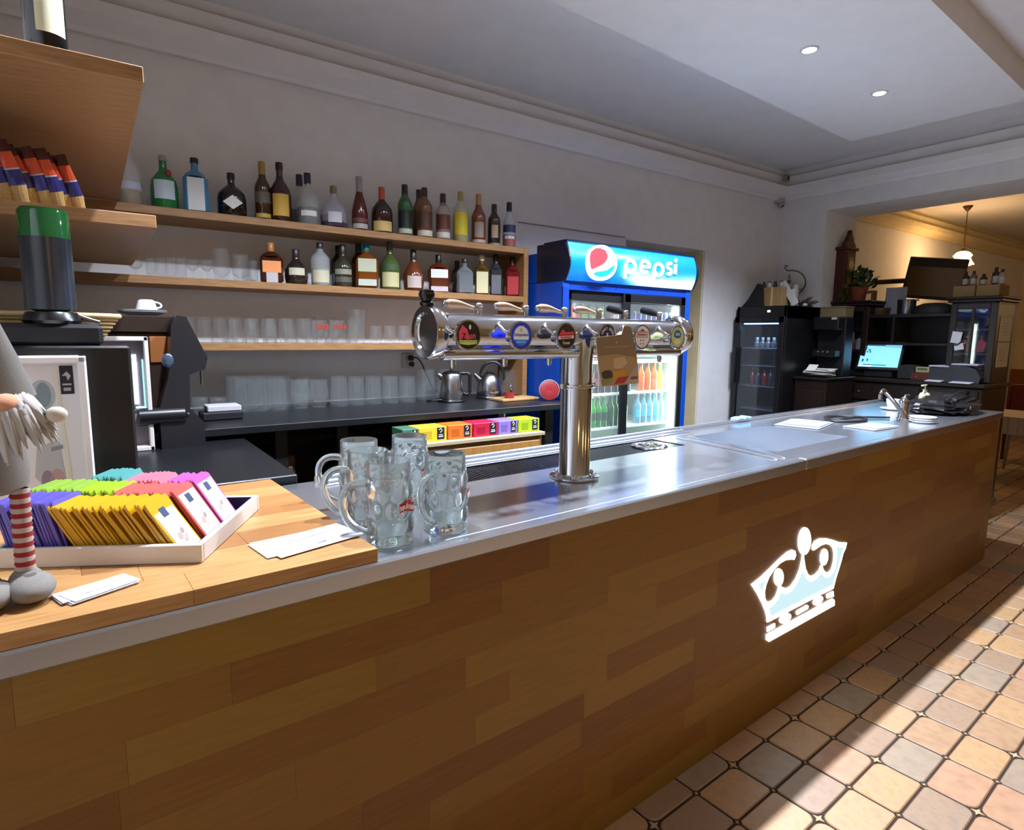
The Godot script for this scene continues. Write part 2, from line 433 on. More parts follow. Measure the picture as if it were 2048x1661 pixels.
func tiles():
	var m := MB.new(); m.box(Vector3(6.6, -0.106, 0.15), Vector3(15, 0.2, 8.3))
	var fl := struct("floor", m.mesh(), mt("33251b", 0.9))
	var sets := [["967659", "a58564", "ab8c6c"], ["a58160", "b1906d", "a88664"], ["8f765f", "9c8268", "8a7766"], ["a4835f", "b39068", "a98554"], ["8d7a66", "978670", "9f8a70"], ["a07a5e", "ae8768", "b08f70"]]
	var tm := []
	for i in sets.size(): tm.append(grain("floor_tile_%d" % i, sets[i], Vector3(2.4, 2.4, 2.4), 0.42, 0.012, 5, 30 + i))
	var W := 0.2325; var D := 0.1595; var g := 0.0042
	var shapes := []
	for c in 4:      # which corner is the big rounded one
		var mb := MB.new(); var rim := PackedVector2Array(); var inner := PackedVector2Array()
		var cx := [1, -1, -1, 1]; var cz := [1, 1, -1, -1]
		for q in 4:
			var r := 0.034 if q == c else 0.011
			var steps := 4 if q == c else 1
			for k in steps + 1:
				var a := PI / 2 * q + PI / 2 * k / steps
				var o := Vector2(cx[q] * (W / 2 - g - r), cz[q] * (D / 2 - g - r))
				rim.append(o + Vector2(cos(a), sin(a)) * r); inner.append(o + Vector2(cos(a), sin(a)) * (r - 0.004))
		var ix := Geometry2D.triangulate_polygon(inner)
		for i in range(0, ix.size(), 3):
			var p := []
			for j in 3: p.append(Vector3(inner[ix[i + j]].x, 0, inner[ix[i + j]].y))
			mb.tri(p[0], p[1], p[2], Vector3.UP, Vector3.UP, Vector3.UP)
		for i in rim.size():
			var j := (i + 1) % rim.size()
			var e := rim[j] - rim[i]; var o := Vector3(e.y, 0, -e.x).normalized()
			mb.quad(Vector3(inner[i].x, 0, inner[i].y), Vector3(inner[j].x, 0, inner[j].y), Vector3(rim[j].x, -0.003, rim[j].y), Vector3(rim[i].x, -0.003, rim[i].y), (o + Vector3.UP).normalized())
			mb.quad(Vector3(rim[i].x, -0.003, rim[i].y), Vector3(rim[j].x, -0.003, rim[j].y), Vector3(rim[j].x, -0.008, rim[j].y), Vector3(rim[i].x, -0.008, rim[i].y), o)
		shapes.append(mb)
	var meshes := []
	for s in shapes: meshes.append(s.mesh())
	var seen := []; var rest := []
	for i in range(-12, 58):
		for j in range(-18, 36):
			var s := 1.948 + (i + 0.5) * W; var t := 0.087 + (j + 0.5) * D
			if s < 5.38 and t < -0.09: continue
			var w := B(s, 0, t)
			if w.x < -0.4 or w.x > 13.6 or w.z < -3.65 or w.z > 3.95: continue
			var d := w - EYE
			var depth := d.dot(cam_f)
			var px := 1024.0 + F * d.dot(cam_r) / maxf(depth, 0.01); var py := 830.5 - F * d.dot(cam_u) / maxf(depth, 0.01)
			var star := (0 if posmod(j, 2) == 1 else 3) if posmod(i, 2) == 1 else (1 if posmod(j, 2) == 1 else 2)
			# corner order: 0 (+s,+t) 1 (-s,+t) 2 (-s,-t) 3 (+s,-t)
			var hidden := w.x < 6.9 and w.x > 5.9 and w.z < -1.7
			if depth > 0.3 and px > -60 and px < 2110 and py < 1730 and not hidden and depth < 7.2 and not (px < 1960 and t < -0.1): seen.append([depth, w, star])
			else: rest.append([depth, w, star])
	seen.sort_custom(func(a, b): return a[0] < b[0])
	for k in seen.size():
		if k < 300:
			var o := part(fl, "tile", meshes[seen[k][2]], tm[rng.randi() % 6], seen[k][1] + Vector3(0, rng.randf_range(-0.0012, 0), 0), Basis(Vector3.UP, bar_rot))
		else: rest.append(seen[k])
	var bulk := []; var stars := MB.new()
	for i in 3: bulk.append(MB.new())
	for e in rest:
		var src: MB = shapes[e[2]]; var dst: MB = bulk[rng.randi() % 3]
		var xf := Transform3D(Basis(Vector3.UP, bar_rot), e[1])
		for k in src.v.size():
			dst.v.append(xf * src.v[k]); dst.n.append(xf.basis * src.n[k])
	for i in 3:
		var o := part(fl, "far_tiles", bulk[i].mesh(), tm[i * 2])
		o.set_meta("kind", "stuff")
	# sandy little stars where four rounded corners meet, and light specks of mortar in the other crossings
	var sp := MB.new()
	for i in range(-4, 44):
		for j in range(-2, 22):
			if posmod(j, 2) == 1 and posmod(i, 2) == 1: pass
			var w := B(1.948 + i * W, 0, 0.087 + j * D)
			if w.z < -3.6 or w.z > 3.9 or w.x > 13.5: continue
			var big := posmod(i, 2) == 0 and posmod(j, 2) == 0
			var r := 0.0205 if big else 0.0075
			var q := PackedVector2Array()
			for k in 16:
				var a := TAU * k / 16
				var rr := r * (1.0 if k % 4 == 0 else (0.50 if k % 2 == 1 else 0.36))
				q.append(Vector2(cos(a), sin(a)) * rr)
			sp.prism(q, -0.007, -0.0015, Transform3D(Basis(Vector3.UP, bar_rot) * Basis(Vector3.RIGHT, -PI / 2), w))
	var so := part(fl, "mortar_stars", sp.mesh(), mt("b69c78", 0.85))
	so.set_meta("kind", "stuff")

func ceiling_lights():
	var first: Node3D = null
	for i in 5:  # the last spot, at the near end, is added to brighten the left wall
		var s: float = 4.30 - 0.915 * i
		var at := B(s, PANEL_Y, -0.56)
		var o: Node3D
		if first == null:
			o = thing("ceiling_downlight", "round recessed white spotlight in the dropped ceiling panel above the bar", "ceiling light", at, 0, "spotlights over the bar"); first = o
			var q := MB.new(); q.lathe(P2([0.034, -0.001, 0.036, -0.006, 0.048, -0.006, 0.05, 0.0]), 24); part(o, "ring", q.mesh(), mt("c8c8c8", 0.4))
			q = MB.new(); q.lathe(P2([0, -0.004, 0.034, -0.004, 0.034, -0.001, 0, -0.001]), 24); part(o, "lens", q.mesh(), glow("f4f6ff", 22.0))
		else: o = dup(first, at, 0)
		lamp_spot("downlight", at + Vector3(0, -0.012, 0), 8.2, Color("e4ecff"), 68.0, 0.03)
	# warm pendants over the guests' tables, behind the camera
	for p in [Vector3(0.6, 2.15, 1.5), Vector3(2.6, 2.15, 1.6), Vector3(4.6, 2.15, 1.5)]:
		pendant_lamp(p, "ruffled glass pendant lamp on a twisted chain over the guest side of the bar", 0.16)

func pendant_lamp(at: Vector3, label: String, e: float):
	var t := thing("pendant_lamp", label, "pendant lamp", at, 0, "pendant lamps on twisted chains" if e < 1.0 else "")
	var q := MB.new()    # ruffled bell shade in two tiers
	var rings := [[0.03, 0.10], [0.07, 0.085], [0.10, 0.045], [0.085, 0.02], [0.10, -0.02], [0.125, -0.07]]
	for i in rings.size() - 1:
		for k in 32:
			var pt := func(ri, kk):
				var a: float = TAU * kk / 32.0
				var r: float = rings[ri][0] * (1.0 + (0.05 * sin(a * 8.0) if ri in [2, 5] else 0.0))
				return Vector3(sin(a) * r, rings[ri][1] + (0.008 * cos(a * 8.0) if ri in [2, 5] else 0.0), cos(a) * r)
			var A: Vector3 = pt.call(i, k); var Bq: Vector3 = pt.call(i, k + 1); var C: Vector3 = pt.call(i + 1, k + 1); var D: Vector3 = pt.call(i + 1, k)
			var nn := (A + C - Vector3(0, (A + C).y, 0)).normalized() + Vector3(0, 0.4, 0)
			q.tri(A, Bq, C, nn.normalized(), nn.normalized(), nn.normalized()); q.tri(A, C, D, nn.normalized(), nn.normalized(), nn.normalized())
	var sm := StandardMaterial3D.new(); sm.resource_name = "shade_glass"; sm.albedo_color = Color("ffe9bf"); sm.roughness = 0.3; sm.backlight_enabled = true; sm.backlight = Color("ffe0a8")
	sm.emission_enabled = true; sm.emission = Color("ffc873"); sm.emission_energy_multiplier = 2.2
	part(t, "shade", q.mesh(), sm)
	q = MB.new(); q.ball(Vector3(0, -0.02, 0), Vector3(0.03, 0.04, 0.03)); part(t, "bulb", q.mesh(), glow("ffdfa0", 14.0))
	q = MB.new(); q.lathe(P2([0, 0.14, 0.022, 0.13, 0.03, 0.095, 0, 0.095]), 12); part(t, "cap", q.mesh(), mt("5a4024", 0.45, 0.6))
	q = MB.new()
	var h := CEIL - at.y
	var p1 := []; var p2 := []
	for i in 25:
		var f := i / 24.0
		var r := 0.03 * absf(sin(f * PI * 3.0)) * (1.0 if f < 0.75 else 0.3)
		p1.append(Vector3(r, 0.14 + f * (h - 0.2), 0)); p2.append(Vector3(-r, 0.14 + f * (h - 0.2), 0.004))
	q.tube(p1, 0.005, 6); q.tube(p2, 0.005, 6)
	part(t, "chain", q.mesh(), mt("6b4c2a", 0.45, 0.7))
	q = MB.new(); q.lathe(P2([0, h - 0.07, 0.015, h - 0.065, 0.055, h - 0.01, 0.055, h, 0, h]), 16); part(t, "ceiling_rose", q.mesh(), mt("5a3f22", 0.5, 0.5))
	lamp_omni("pendant_light", at + Vector3(0, -0.02, 0), e, Color("ffcf98"), 0.08)

func bar():
	# wooden body with a front of glued staves
	var t := thing("bar_counter", "long bar counter clad in horizontal oak staves under the steel worktop", "bar counter", B(0, 0, 0), bar_rot)
	var m := MB.new()
	m.box(Vector3(2.515, 0.52, -0.045), Vector3(5.71, 1.04, 0.06)); m.box(Vector3(5.345, 0.52, -0.40), Vector3(0.05, 1.04, 0.74))
	m.box(Vector3(2.50, 0.80, -0.42), Vector3(5.66, 0.02, 0.70)); m.box(Vector3(0.9, 0.52, -0.43), Vector3(0.04, 1.04, 0.70)); m.box(Vector3(3.9, 0.40, -0.43), Vector3(0.04, 0.78, 0.70))
	part(t, "carcass", m.mesh(), mt("4a3016", 0.6))
	var tones := [["7a571f", "805c23", "855f26"], ["724d19", "79521c", "7e571e"], ["805f25", "866525", "8a6829"], ["6c4719", "734c1b", "78511d"], ["7c5a1e", "815b21", "79551c"], ["75501c", "7a5320", "805922"]]
	var sm := []
	for i in tones.size(): sm.append(grain("stave_%d" % i, tones[i], Vector3(0.55, 7, 7), 0.46, 0.02, 4, 50 + i, 0.4))
	var unit := MB.new(); unit.box(Vector3(0.5, 0.5, 0), Vector3(1, 1, 1)); var um := unit.mesh()
	var rows := 12; var rh := 1.048 / rows
	for r in rows:
		var s := -0.34 - rng.randf() * 0.4
		while s < 5.37:
			var l := rng.randf_range(0.32, 0.78)
			var a := maxf(s, -0.34); var b := minf(s + l, 5.37)
			if b - a > 0.02:
				part(t, "stave", um, sm[rng.randi() % 6], Vector3(a, r * rh, -0.0075), Basis.from_scale(Vector3(b - a - 0.0004, rh - 0.0003, 0.015 + rng.randf_range(0, 0.0004))))
			s += l
	# end board
	part(t, "end_board", one_box(Vector3(5.378, 0.524, -0.39), Vector3(0.016, 1.048, 0.78), 0.002), sm[2])
	steel_top()
	crown()

func steel_top():
	var t := thing("steel_worktop", "brushed stainless steel worktop running the length of the bar", "worktop", B(0, 0, 0), bar_rot)
	var m := MB.new()
	var rect := func(s0, s1, t0, t1): m.box(Vector3((s0 + s1) / 2.0, TOP - 0.0235, (t0 + t1) / 2.0), Vector3(s1 - s0, 0.047, t1 - t0))
	rect.call(-0.34, 1.02, -0.80, -0.03); rect.call(1.02, 2.36, -0.485, -0.03); rect.call(1.02, 2.36, -0.80, -0.69); rect.call(2.36, 2.56, -0.80, -0.03)
	rect.call(2.56, 3.28, -0.80, -0.625); rect.call(2.56, 3.28, -0.145, -0.03); rect.call(3.28, 5.40, -0.80, -0.03)
	part(t, "top_plate", m.mesh(), steel)
	m = MB.new(); m.cbox(Vector3(1.08, TOP - 0.0235, -0.009), Vector3(2.84, 0.047, 0.042), 0.005); m.cbox(Vector3(3.953, TOP - 0.0235, -0.009), Vector3(2.894, 0.047, 0.042), 0.005)
	part(t, "front_edge", m.mesh(), steel)
	m = MB.new()
	for k in [[-0.715, 0.012, 0.007], [-0.755, 0.02, 0.012], [-0.79, 0.014, 0.02]]:
		m.cbox(Vector3(1.7, TOP + k[2] / 2 - 0.001, k[0]), Vector3(2.0, k[2], k[1]), 0.003)
	m.cbox(Vector3(4.05, TOP + 0.009, -0.785), Vector3(2.69, 0.02, 0.03), 0.004)
	part(t, "back_lip", m.mesh(), steel)
	m = MB.new()
	for k in 2:
		var a := Vector3(2.56 - 0.09 * k, TOP + 0.0005, -0.62); var b := Vector3(2.44 - 0.055 * k, TOP + 0.0005, -0.05 - 0.005 * k)
		m.tube([a, a.lerp(b, 0.97), b + Vector3(0, -0.004, 0)], 0.0065, 8)
	part(t, "drain_rib", m.mesh(), steel)
	# sink
	m = MB.new()
	var d := 0.16
	m.box(Vector3(2.92, TOP - d, -0.385), Vector3(0.72, 0.004, 0.48))
	m.box(Vector3(2.562, TOP - d / 2, -0.385), Vector3(0.004, d, 0.48)); m.box(Vector3(3.278, TOP - d / 2, -0.385), Vector3(0.004, d, 0.48))
	m.box(Vector3(2.92, TOP - d / 2, -0.623), Vector3(0.72, d, 0.004)); m.box(Vector3(2.92, TOP - d / 2, -0.147), Vector3(0.72, d, 0.004))
	part(t, "sink_basin", m.mesh(), steel)
	# drip tray
	m = MB.new()
	m.box(Vector3(1.69, TOP - 0.028, -0.5875), Vector3(1.34, 0.004, 0.205))
	for k in [[-0.487, 0.004], [-0.688, 0.004]]: m.box(Vector3(1.69, TOP - 0.014, k[0]), Vector3(1.34, 0.028, k[1]))
	for k in [1.022, 2.358]: m.box(Vector3(k, TOP - 0.014, -0.5875), Vector3(0.004, 0.028, 0.2))
	part(t, "drip_tray", m.mesh(), mt("3c3f42", 0.35, 1.0))
	m = MB.new()
	for i in 84:
		m.box(Vector3(1.034 + i * 0.0157, TOP - 0.006, -0.5875), Vector3(0.007, 0.006, 0.194))
	for k in [-0.66, -0.515]: m.box(Vector3(1.69, TOP - 0.0085, k), Vector3(1.32, 0.003, 0.008))
	var g := part(t, "drip_grille", m.mesh(), mt("5f6468", 0.3, 1.0))
	g.set_meta("kind", "stuff")
	# round glass rinser in the tray's far end
	var c := st_of(on_y(1300, 893, TOP))
	var r := thing("glass_rinser", "round chrome glass rinser with a star spray head in the drip tray", "rinser", B(2.19, TOP - 0.002, -0.567), bar_rot)
	m = MB.new(); m.lathe(P2([0.05, 0, 0.082, 0, 0.084, 0.004, 0.08, 0.008, 0.055, 0.008, 0.05, 0.004, 0.05, 0]), 36); part(r, "rim", m.mesh(), chrome)
	m = MB.new(); m.cyl(Vector3(0, 0, 0), 0.05, 0.002, 28); part(r, "bowl", m.mesh(), mt("2a2c2e", 0.3, 1.0))
	m = MB.new(); m.lathe(P2([0.024, 0.002, 0.03, 0.002, 0.03, 0.007, 0.024, 0.007, 0.024, 0.002]), 24)
	for k in 6:
		var a := TAU * k / 6
		m.cbox(Vector3(sin(a) * 0.03, 0.005, cos(a) * 0.03), Vector3(0.007, 0.004, 0.044), 0.001, Basis(Vector3.UP, a))
	part(r, "spray_star", m.mesh(), chrome)

func crown():
	var t := thing("crown_sign", "glowing white crown emblem set into the oak bar front", "sign", B(0, 0, 0), bar_rot)
	var cv := func(a: Array):
		var p := PackedVector2Array()
		for i in range(0, a.size(), 2):
			var w := on_bar(1460.0 + a[i] * 0.18065, 1020.0 + a[i + 1] * 0.18065, 0.0)
			p.append(Vector2(w.x, w.y))
		return p
	var el := func(cx, cy, rx, ry, turn):
		var a := []
		for p in oval(Vector2(cx, cy), rx, ry, turn, 26): a.append_array([p.x, p.y])
		return cv.call(a)
	var body: PackedVector2Array = cv.call([228, 826, 330, 745, 430, 650, 540, 540, 620, 470, 680, 440, 710, 452, 718, 500, 700, 550, 650, 548, 600, 556, 540, 592, 480, 655, 420, 745, 385, 835, 372, 905, 375, 970, 392, 1008, 422, 1017, 462, 1000, 500, 950, 522, 885, 530, 842, 552, 842, 575, 858, 620, 868, 665, 842, 720, 760, 762, 660, 785, 560, 793, 496, 803, 496, 812, 570, 826, 650, 852, 712, 888, 735, 938, 712, 980, 665, 998, 615, 1010, 615, 1022, 660, 1048, 690, 1085, 692, 1116, 655, 1138, 570, 1144, 490, 1132, 425, 1102, 388, 1050, 375, 1000, 390, 945, 428, 912, 450, 900, 428, 905, 388, 930, 345, 985, 316, 1060, 315, 1130, 332, 1205, 360, 1282, 362, 1270, 420, 1242, 480, 1222, 560, 1195, 650, 1160, 760, 1132, 872, 1000, 935, 700, 1090, 402, 1245, 400, 1195, 385, 1130, 350, 1040, 300, 940])
	var pieces := [["crown_body", body], ["finial", el.call(815, 345, 68, 152, 0.05)], ["pearl", el.call(530, 745, 50, 97, 0.03)], ["pearl", el.call(1033, 522, 41, 92, 0.1)],
		["band_stone", cv.call([402, 1300, 488, 1256, 486, 1302, 404, 1348])], ["band_stone", el.call(602, 1200, 72, 46, -0.72)], ["band_stone", cv.call([725, 1128, 740, 1112, 845, 1052, 858, 1062, 850, 1094, 732, 1162])], ["band_stone", el.call(965, 1004, 64, 40, -0.8)], ["band_stone", cv.call([1062, 935, 1133, 900, 1138, 958, 1066, 978])],
		["base_bar", cv.call([394, 1380, 1128, 980, 1146, 1000, 1146, 1055, 420, 1458, 392, 1440])]]
	for p in pieces:
		var m := MB.new(); m.prism(p[1], 0.0008, 0.006)
		part(t, p[0], m.mesh(), glow("f6fbff", 2.6))
		if p[0] == "crown_body":
			for ins in Geometry2D.offset_polygon(p[1], -0.024):
				if ins.size() < 4: continue
				var q := MB.new(); q.prism(ins, 0.006, 0.0075)
				part(t, "face_panel", q.mesh(), glow("b4dcea", 0.86))
	lamp_area("crown_light", B(2.58, 0.5, 0.02), Basis(Vector3.UP, bar_rot) * Basis(Vector3.UP, PI), Vector2(0.62, 0.26), 0.05, Color("eef8ff"))

func taps():
	var cs := 1.474; var ct := -0.324; var by := 1.607
	var t := thing("beer_tap_tower", "chrome beer tower: thick upright pipe carrying a long horizontal tap pipe", "beer tower", B(cs, TOP, ct), bar_rot)
	var m := MB.new()
	m.lathe(P2([0.0, 0, 0.085, 0, 0.088, 0.003, 0.088, 0.009, 0.083, 0.012, 0.06, 0.013, 0.055, 0.018, 0.055, 0.42, 0.06, 0.46, 0.058, 0.5]), 40)
	part(t, "column", m.mesh(), chrome)
	for k in 6:
		var a := TAU * (k + 0.3) / 6
		m = MB.new(); m.ball(Vector3(sin(a) * 0.073, 0.015, cos(a) * 0.073), Vector3(0.008, 0.008, 0.008), 8, 6); part(t, "bolt", m.mesh(), chrome)
	m = MB.new(); m.lathe(P2([0.055, 0.325, 0.061, 0.325, 0.063, 0.331, 0.061, 0.337, 0.055, 0.337]), 32)
	for k in [-1, 1]: m.cbox(Vector3(0.07 * k, 0.331, 0.01), Vector3(0.022, 0.022, 0.014), 0.003)
	part(t, "clamp_ring", m.mesh(), chrome)
	var sx := Basis(Vector3(0, 1, 0), Vector3(1, 0, 0), Vector3(0, 0, -1))       # lathe axis along the bar
	var s0 := 0.905 - cs; var s1 := 2.0 - cs; var y := by - TOP
	m = MB.new(); m.lathe(P2([0.0575, s0, 0.0575, s1]), 40, Transform3D(sx, Vector3(0, y, 0))); part(t, "beam", m.mesh(), chrome)
	m = MB.new(); m.lathe(P2([0.0, s0, 0.019, s0, 0.019, s1, 0.0, s1]), 20, Transform3D(sx, Vector3(0, y - 0.062, 0.03))); part(t, "lower_pipe", m.mesh(), chrome)
	for e in [[s0, -1.0], [s1, 1.0]]:
		m = MB.new()
		var q: float = e[0]; var g: float = e[1]
		m.lathe(P2([0.0, q - 0.032, 0.052, q - 0.032, 0.056, q - 0.040, 0.074, q - 0.040, 0.078, q - 0.034, 0.078, q - 0.006, 0.073, q, 0.0575, q + 0.004]) if g < 0 else P2([0.0575, q - 0.004, 0.073, q, 0.078, q + 0.006, 0.078, q + 0.034, 0.074, q + 0.040, 0.056, q + 0.040, 0.052, q + 0.032, 0.0, q + 0.032]), 36, Transform3D(sx, Vector3(0, y, 0)))
		var fl := part(t, "end_flange", m.mesh(), chrome)
		for k in 8:
			var a := TAU * k / 8
			m = MB.new(); m.ball(Vector3(q - g * 0.004, y + cos(a) * 0.067, sin(a) * 0.067), Vector3(0.009, 0.008, 0.008), 8, 6); part(fl, "dome_nut", m.mesh(), chrome)
	m = MB.new(); m.lathe(P2([0.018, 0, 0.022, 0.008, 0.016, 0.014, 0.024, 0.03, 0.02, 0.044, 0, 0.048]), 18, Transform3D(Basis.IDENTITY, Vector3(s0 - 0.03, y + 0.074, 0))); part(t, "finial", m.mesh(), mt("0f0f11", 0.18))
	# a round badge, a tap stem, a wooden handle and a nozzle at each of the six taps
	var badge_s := [0.943, 1.133, 1.317, 1.506, 1.686, 1.888]
	for i in 6:
		var s: float = badge_s[i] - cs
		m = MB.new()
		m.lathe(P2([0.02, 0, 0.014, 0.02, 0.012, 0.05]), 14, Transform3D(Basis(Vector3.RIGHT, PI / 2), Vector3(s, y - 0.008, 0.05)))
		m.tube([Vector3(s - 0.036, y + 0.032, 0.05), Vector3(s - 0.05, y + 0.025, 0.062), Vector3(s - 0.048, y + 0.008, 0.084), Vector3(s - 0.035, y + 0.0, 0.09)], 0.005, 8)
		part(t, "badge_arm", m.mesh(), chrome)
		m = MB.new(); m.cyl(Vector3(s, y - 0.1, 0.03), 0.0085, 0.03, 12); m.cyl(Vector3(s, y - 0.104, 0.03), 0.0065, 0.008, 10); part(t, "nozzle", m.mesh(), chrome)
		badge(t, i, Vector3(s, y - 0.007, 0.1))
	var hp := [[950, 622], [1043, 630], [1120, 634], [1190, 640]]
	for i in 6:
		var s: float; 
		if i < 4: s = on_bar(hp[i][0], hp[i][1], ct - 0.07).x - cs
		else: s = badge_s[i] - cs + 0.09
		var pv := Vector3(s, y + 0.072, -0.07)
		m = MB.new(); m.cyl(pv + Vector3(0, -0.065, 0.02), 0.010, 0.08, 14, Basis.IDENTITY, 0.002); m.ball(pv + Vector3(0, 0.014, 0.02), Vector3(0.013, 0.009, 0.013), 12, 7); part(t, "tap_valve", m.mesh(), chrome)
		m = MB.new()
		if i < 4:
			var pts := []; var rr := []
			for k in 12:
				var f := k / 11.0
				pts.append(pv + Vector3(-0.02 - 0.098 * f, 0.004 + 0.010 * f + 0.004 * sin(f * PI), 0.02)); rr.append(lerpf(0.007, 0.0145, smoothstep(0.1, 0.75, f)) * (1.0 if f < 0.95 else 0.8))
			m.tube(pts, rr, 12); part(t, "handle", m.mesh(), grain("handle_wood", ["6d5138", "7d6044", "8a6c4e"], Vector3(4, 30, 30), 0.35, 0.02, 3, 61))
			m = MB.new(); m.ball(pts[11] + Vector3(-0.004, 0, 0), Vector3(0.011, 0.011, 0.011), 12, 8); m.tube([pv + Vector3(0, 0.004, 0.02), pts[0]], 0.006, 8); part(t, "handle_ferrule", m.mesh(), chrome)
		else:
			m.tube([pv + Vector3(0, 0.01, 0.02), pv + Vector3(0, 0.02, -0.02), pv + Vector3(0, 0.03, -0.07)], [0.008, 0.014, 0.013], 12); part(t, "handle", m.mesh(), mt("101013", 0.2))
	ad_board()

func badge(t: Node3D, i: int, c: Vector3):
	var m := MB.new()
	var zx := Basis(Vector3.RIGHT, PI / 2)
	m.lathe(P2([0.0385, 0, 0.0425, 0.0, 0.0435, 0.006, 0.0425, 0.012, 0.0385, 0.012, 0.0385, 0]), 36, Transform3D(zx, c))
	var ring := part(t, "tap_badge", m.mesh(), chrome)
	var base: String = ["17141a", "2334e0", "241b1e", "1c2040", "f3f1ee", "cdd79a"][i]
	m = MB.new(); m.cyl(c, 0.0385, 0.0105, 32, zx); part(ring, "disc", m.mesh(), mt(base, 0.3))
	var lay := func(poly: PackedVector2Array, hex: String, e := 0.3, z := 0.0112):
		var q := MB.new(); q.prism(poly, 0.0104, z, Transform3D(Basis.IDENTITY, c)); part(ring, "print", q.mesh(), mt(hex, 0.35))
	var word := func(s: String, x: float, y: float, h: float, hex: String, squeeze := 1.0, turn := 0.0):
		part(ring, "lettering", text_mesh(s, h, 0.0006), mt(hex, 0.35), c + Vector3(x, y, 0.0118), Basis(Vector3.BACK, turn) * Basis.from_scale(Vector3(squeeze, 1, 1)))
	if i == 0:
		lay.call(V2([-0.031, -0.012, -0.031, 0.008, -0.02, 0.028, -0.004, 0.016, 0.0, 0.004, 0.004, -0.012]), "f0506e"); lay.call(oval(Vector2(0.006, 0.022), 0.0035, 0.007), "f4ead0")
		lay.call(V2([-0.031, -0.014, 0.031, -0.014, 0.029, -0.025, 0.0, -0.028, -0.028, -0.025]), "cfe07a")
		word.call("Z", -0.014, -0.004, 0.024, "2a161c"); word.call("un", 0.013, -0.003, 0.022, "f0627e", 0.85)
		for k in 7: lay.call(oval(Vector2(-0.024 + k * 0.008, -0.019 + 0.002 * (k % 2)), 0.0034, 0.0028, 0.0, 10), "9cc45a", 0.3, 0.0116)
	elif i == 1:
		lay.call(oval(Vector2.ZERO, 0.031, 0.031), "2f7df0"); lay.call(V2([-0.028, -0.012, -0.03, 0.0, -0.022, 0.018, -0.008, 0.028, 0.008, 0.028, 0.022, 0.018, 0.03, 0.0, 0.028, -0.012]), "eef6ff", 0.5, 0.0114)
		lay.call(oval(Vector2(0, 0.016), 0.006, 0.006), "d9c9a8", 0.3, 0.0117); word.call("Zlatopramen", 0, 0.002, 0.0115, "3a6ea8", 0.8); word.call("NEALKO", 0, -0.019, 0.010, "9fe0ff", 0.9)
	elif i == 2:
		lay.call(V2([-0.03, 0.003, 0.034, 0.006, 0.034, 0.014, -0.004, 0.012, -0.014, 0.022, -0.024, 0.012]), "e8404c"); lay.call(V2([-0.034, -0.011, 0.033, -0.007, 0.033, 0.003, -0.034, 0.0]), "f4d8da", 0.5)
		word.call("Krušovice", 0, -0.004, 0.0115, "c22338", 0.9, 0.05); word.call("Černé", 0, -0.022, 0.011, "e9e2a8", 1.0)
	elif i == 3:
		var wd := "CRAFT BEER"
		for k in wd.length():
			if wd[k] == " ": continue
			var a := deg_to_rad(64.0 - 128.0 * k / (wd.length() - 1))
			word.call(wd[k], -sin(a) * 0.029, cos(a) * 0.029 - 0.002, 0.013, "dfe4ff", 1.0, a)
		lay.call(V2([-0.003, -0.01, 0.003, -0.01, 0.004, 0.012, -0.004, 0.012]), "cfd2f4")
	elif i == 4:
		lay.call(rrect(Vector2(0, 0.008), 0.06, 0.02, 0.002), "7c3a34"); lay.call(rrect(Vector2(0, 0.008), 0.055, 0.016, 0.001), "f3e4e0", 0.4, 0.0114); word.call("Krušovice", 0, 0.008, 0.0115, "8c3a34", 0.85)
		lay.call(V2([-0.014, 0.02, 0.0, 0.028, 0.014, 0.02]), "8c4a40")
		for k in [[-0.008, -0.012], [0.006, -0.012], [-0.009, -0.024], [0.006, -0.024]]: lay.call(oval(Vector2(k[0], k[1]), 0.003, 0.003, 0.0, 10), "8d7a76")
	else:
		lay.call(V2([-0.022, 0.012, -0.012, 0.024, 0.0, 0.028, 0.012, 0.024, 0.022, 0.012, 0.018, 0.0, 0.0, -0.004, -0.018, 0.0]), "2f6f9a"); lay.call(V2([-0.014, 0.006, 0.014, 0.006, 0.012, 0.016, -0.012, 0.016]), "9fd0ee", 0.3, 0.0116); lay.call(oval(Vector2(0, -0.016), 0.02, 0.01), "dfe6a8")

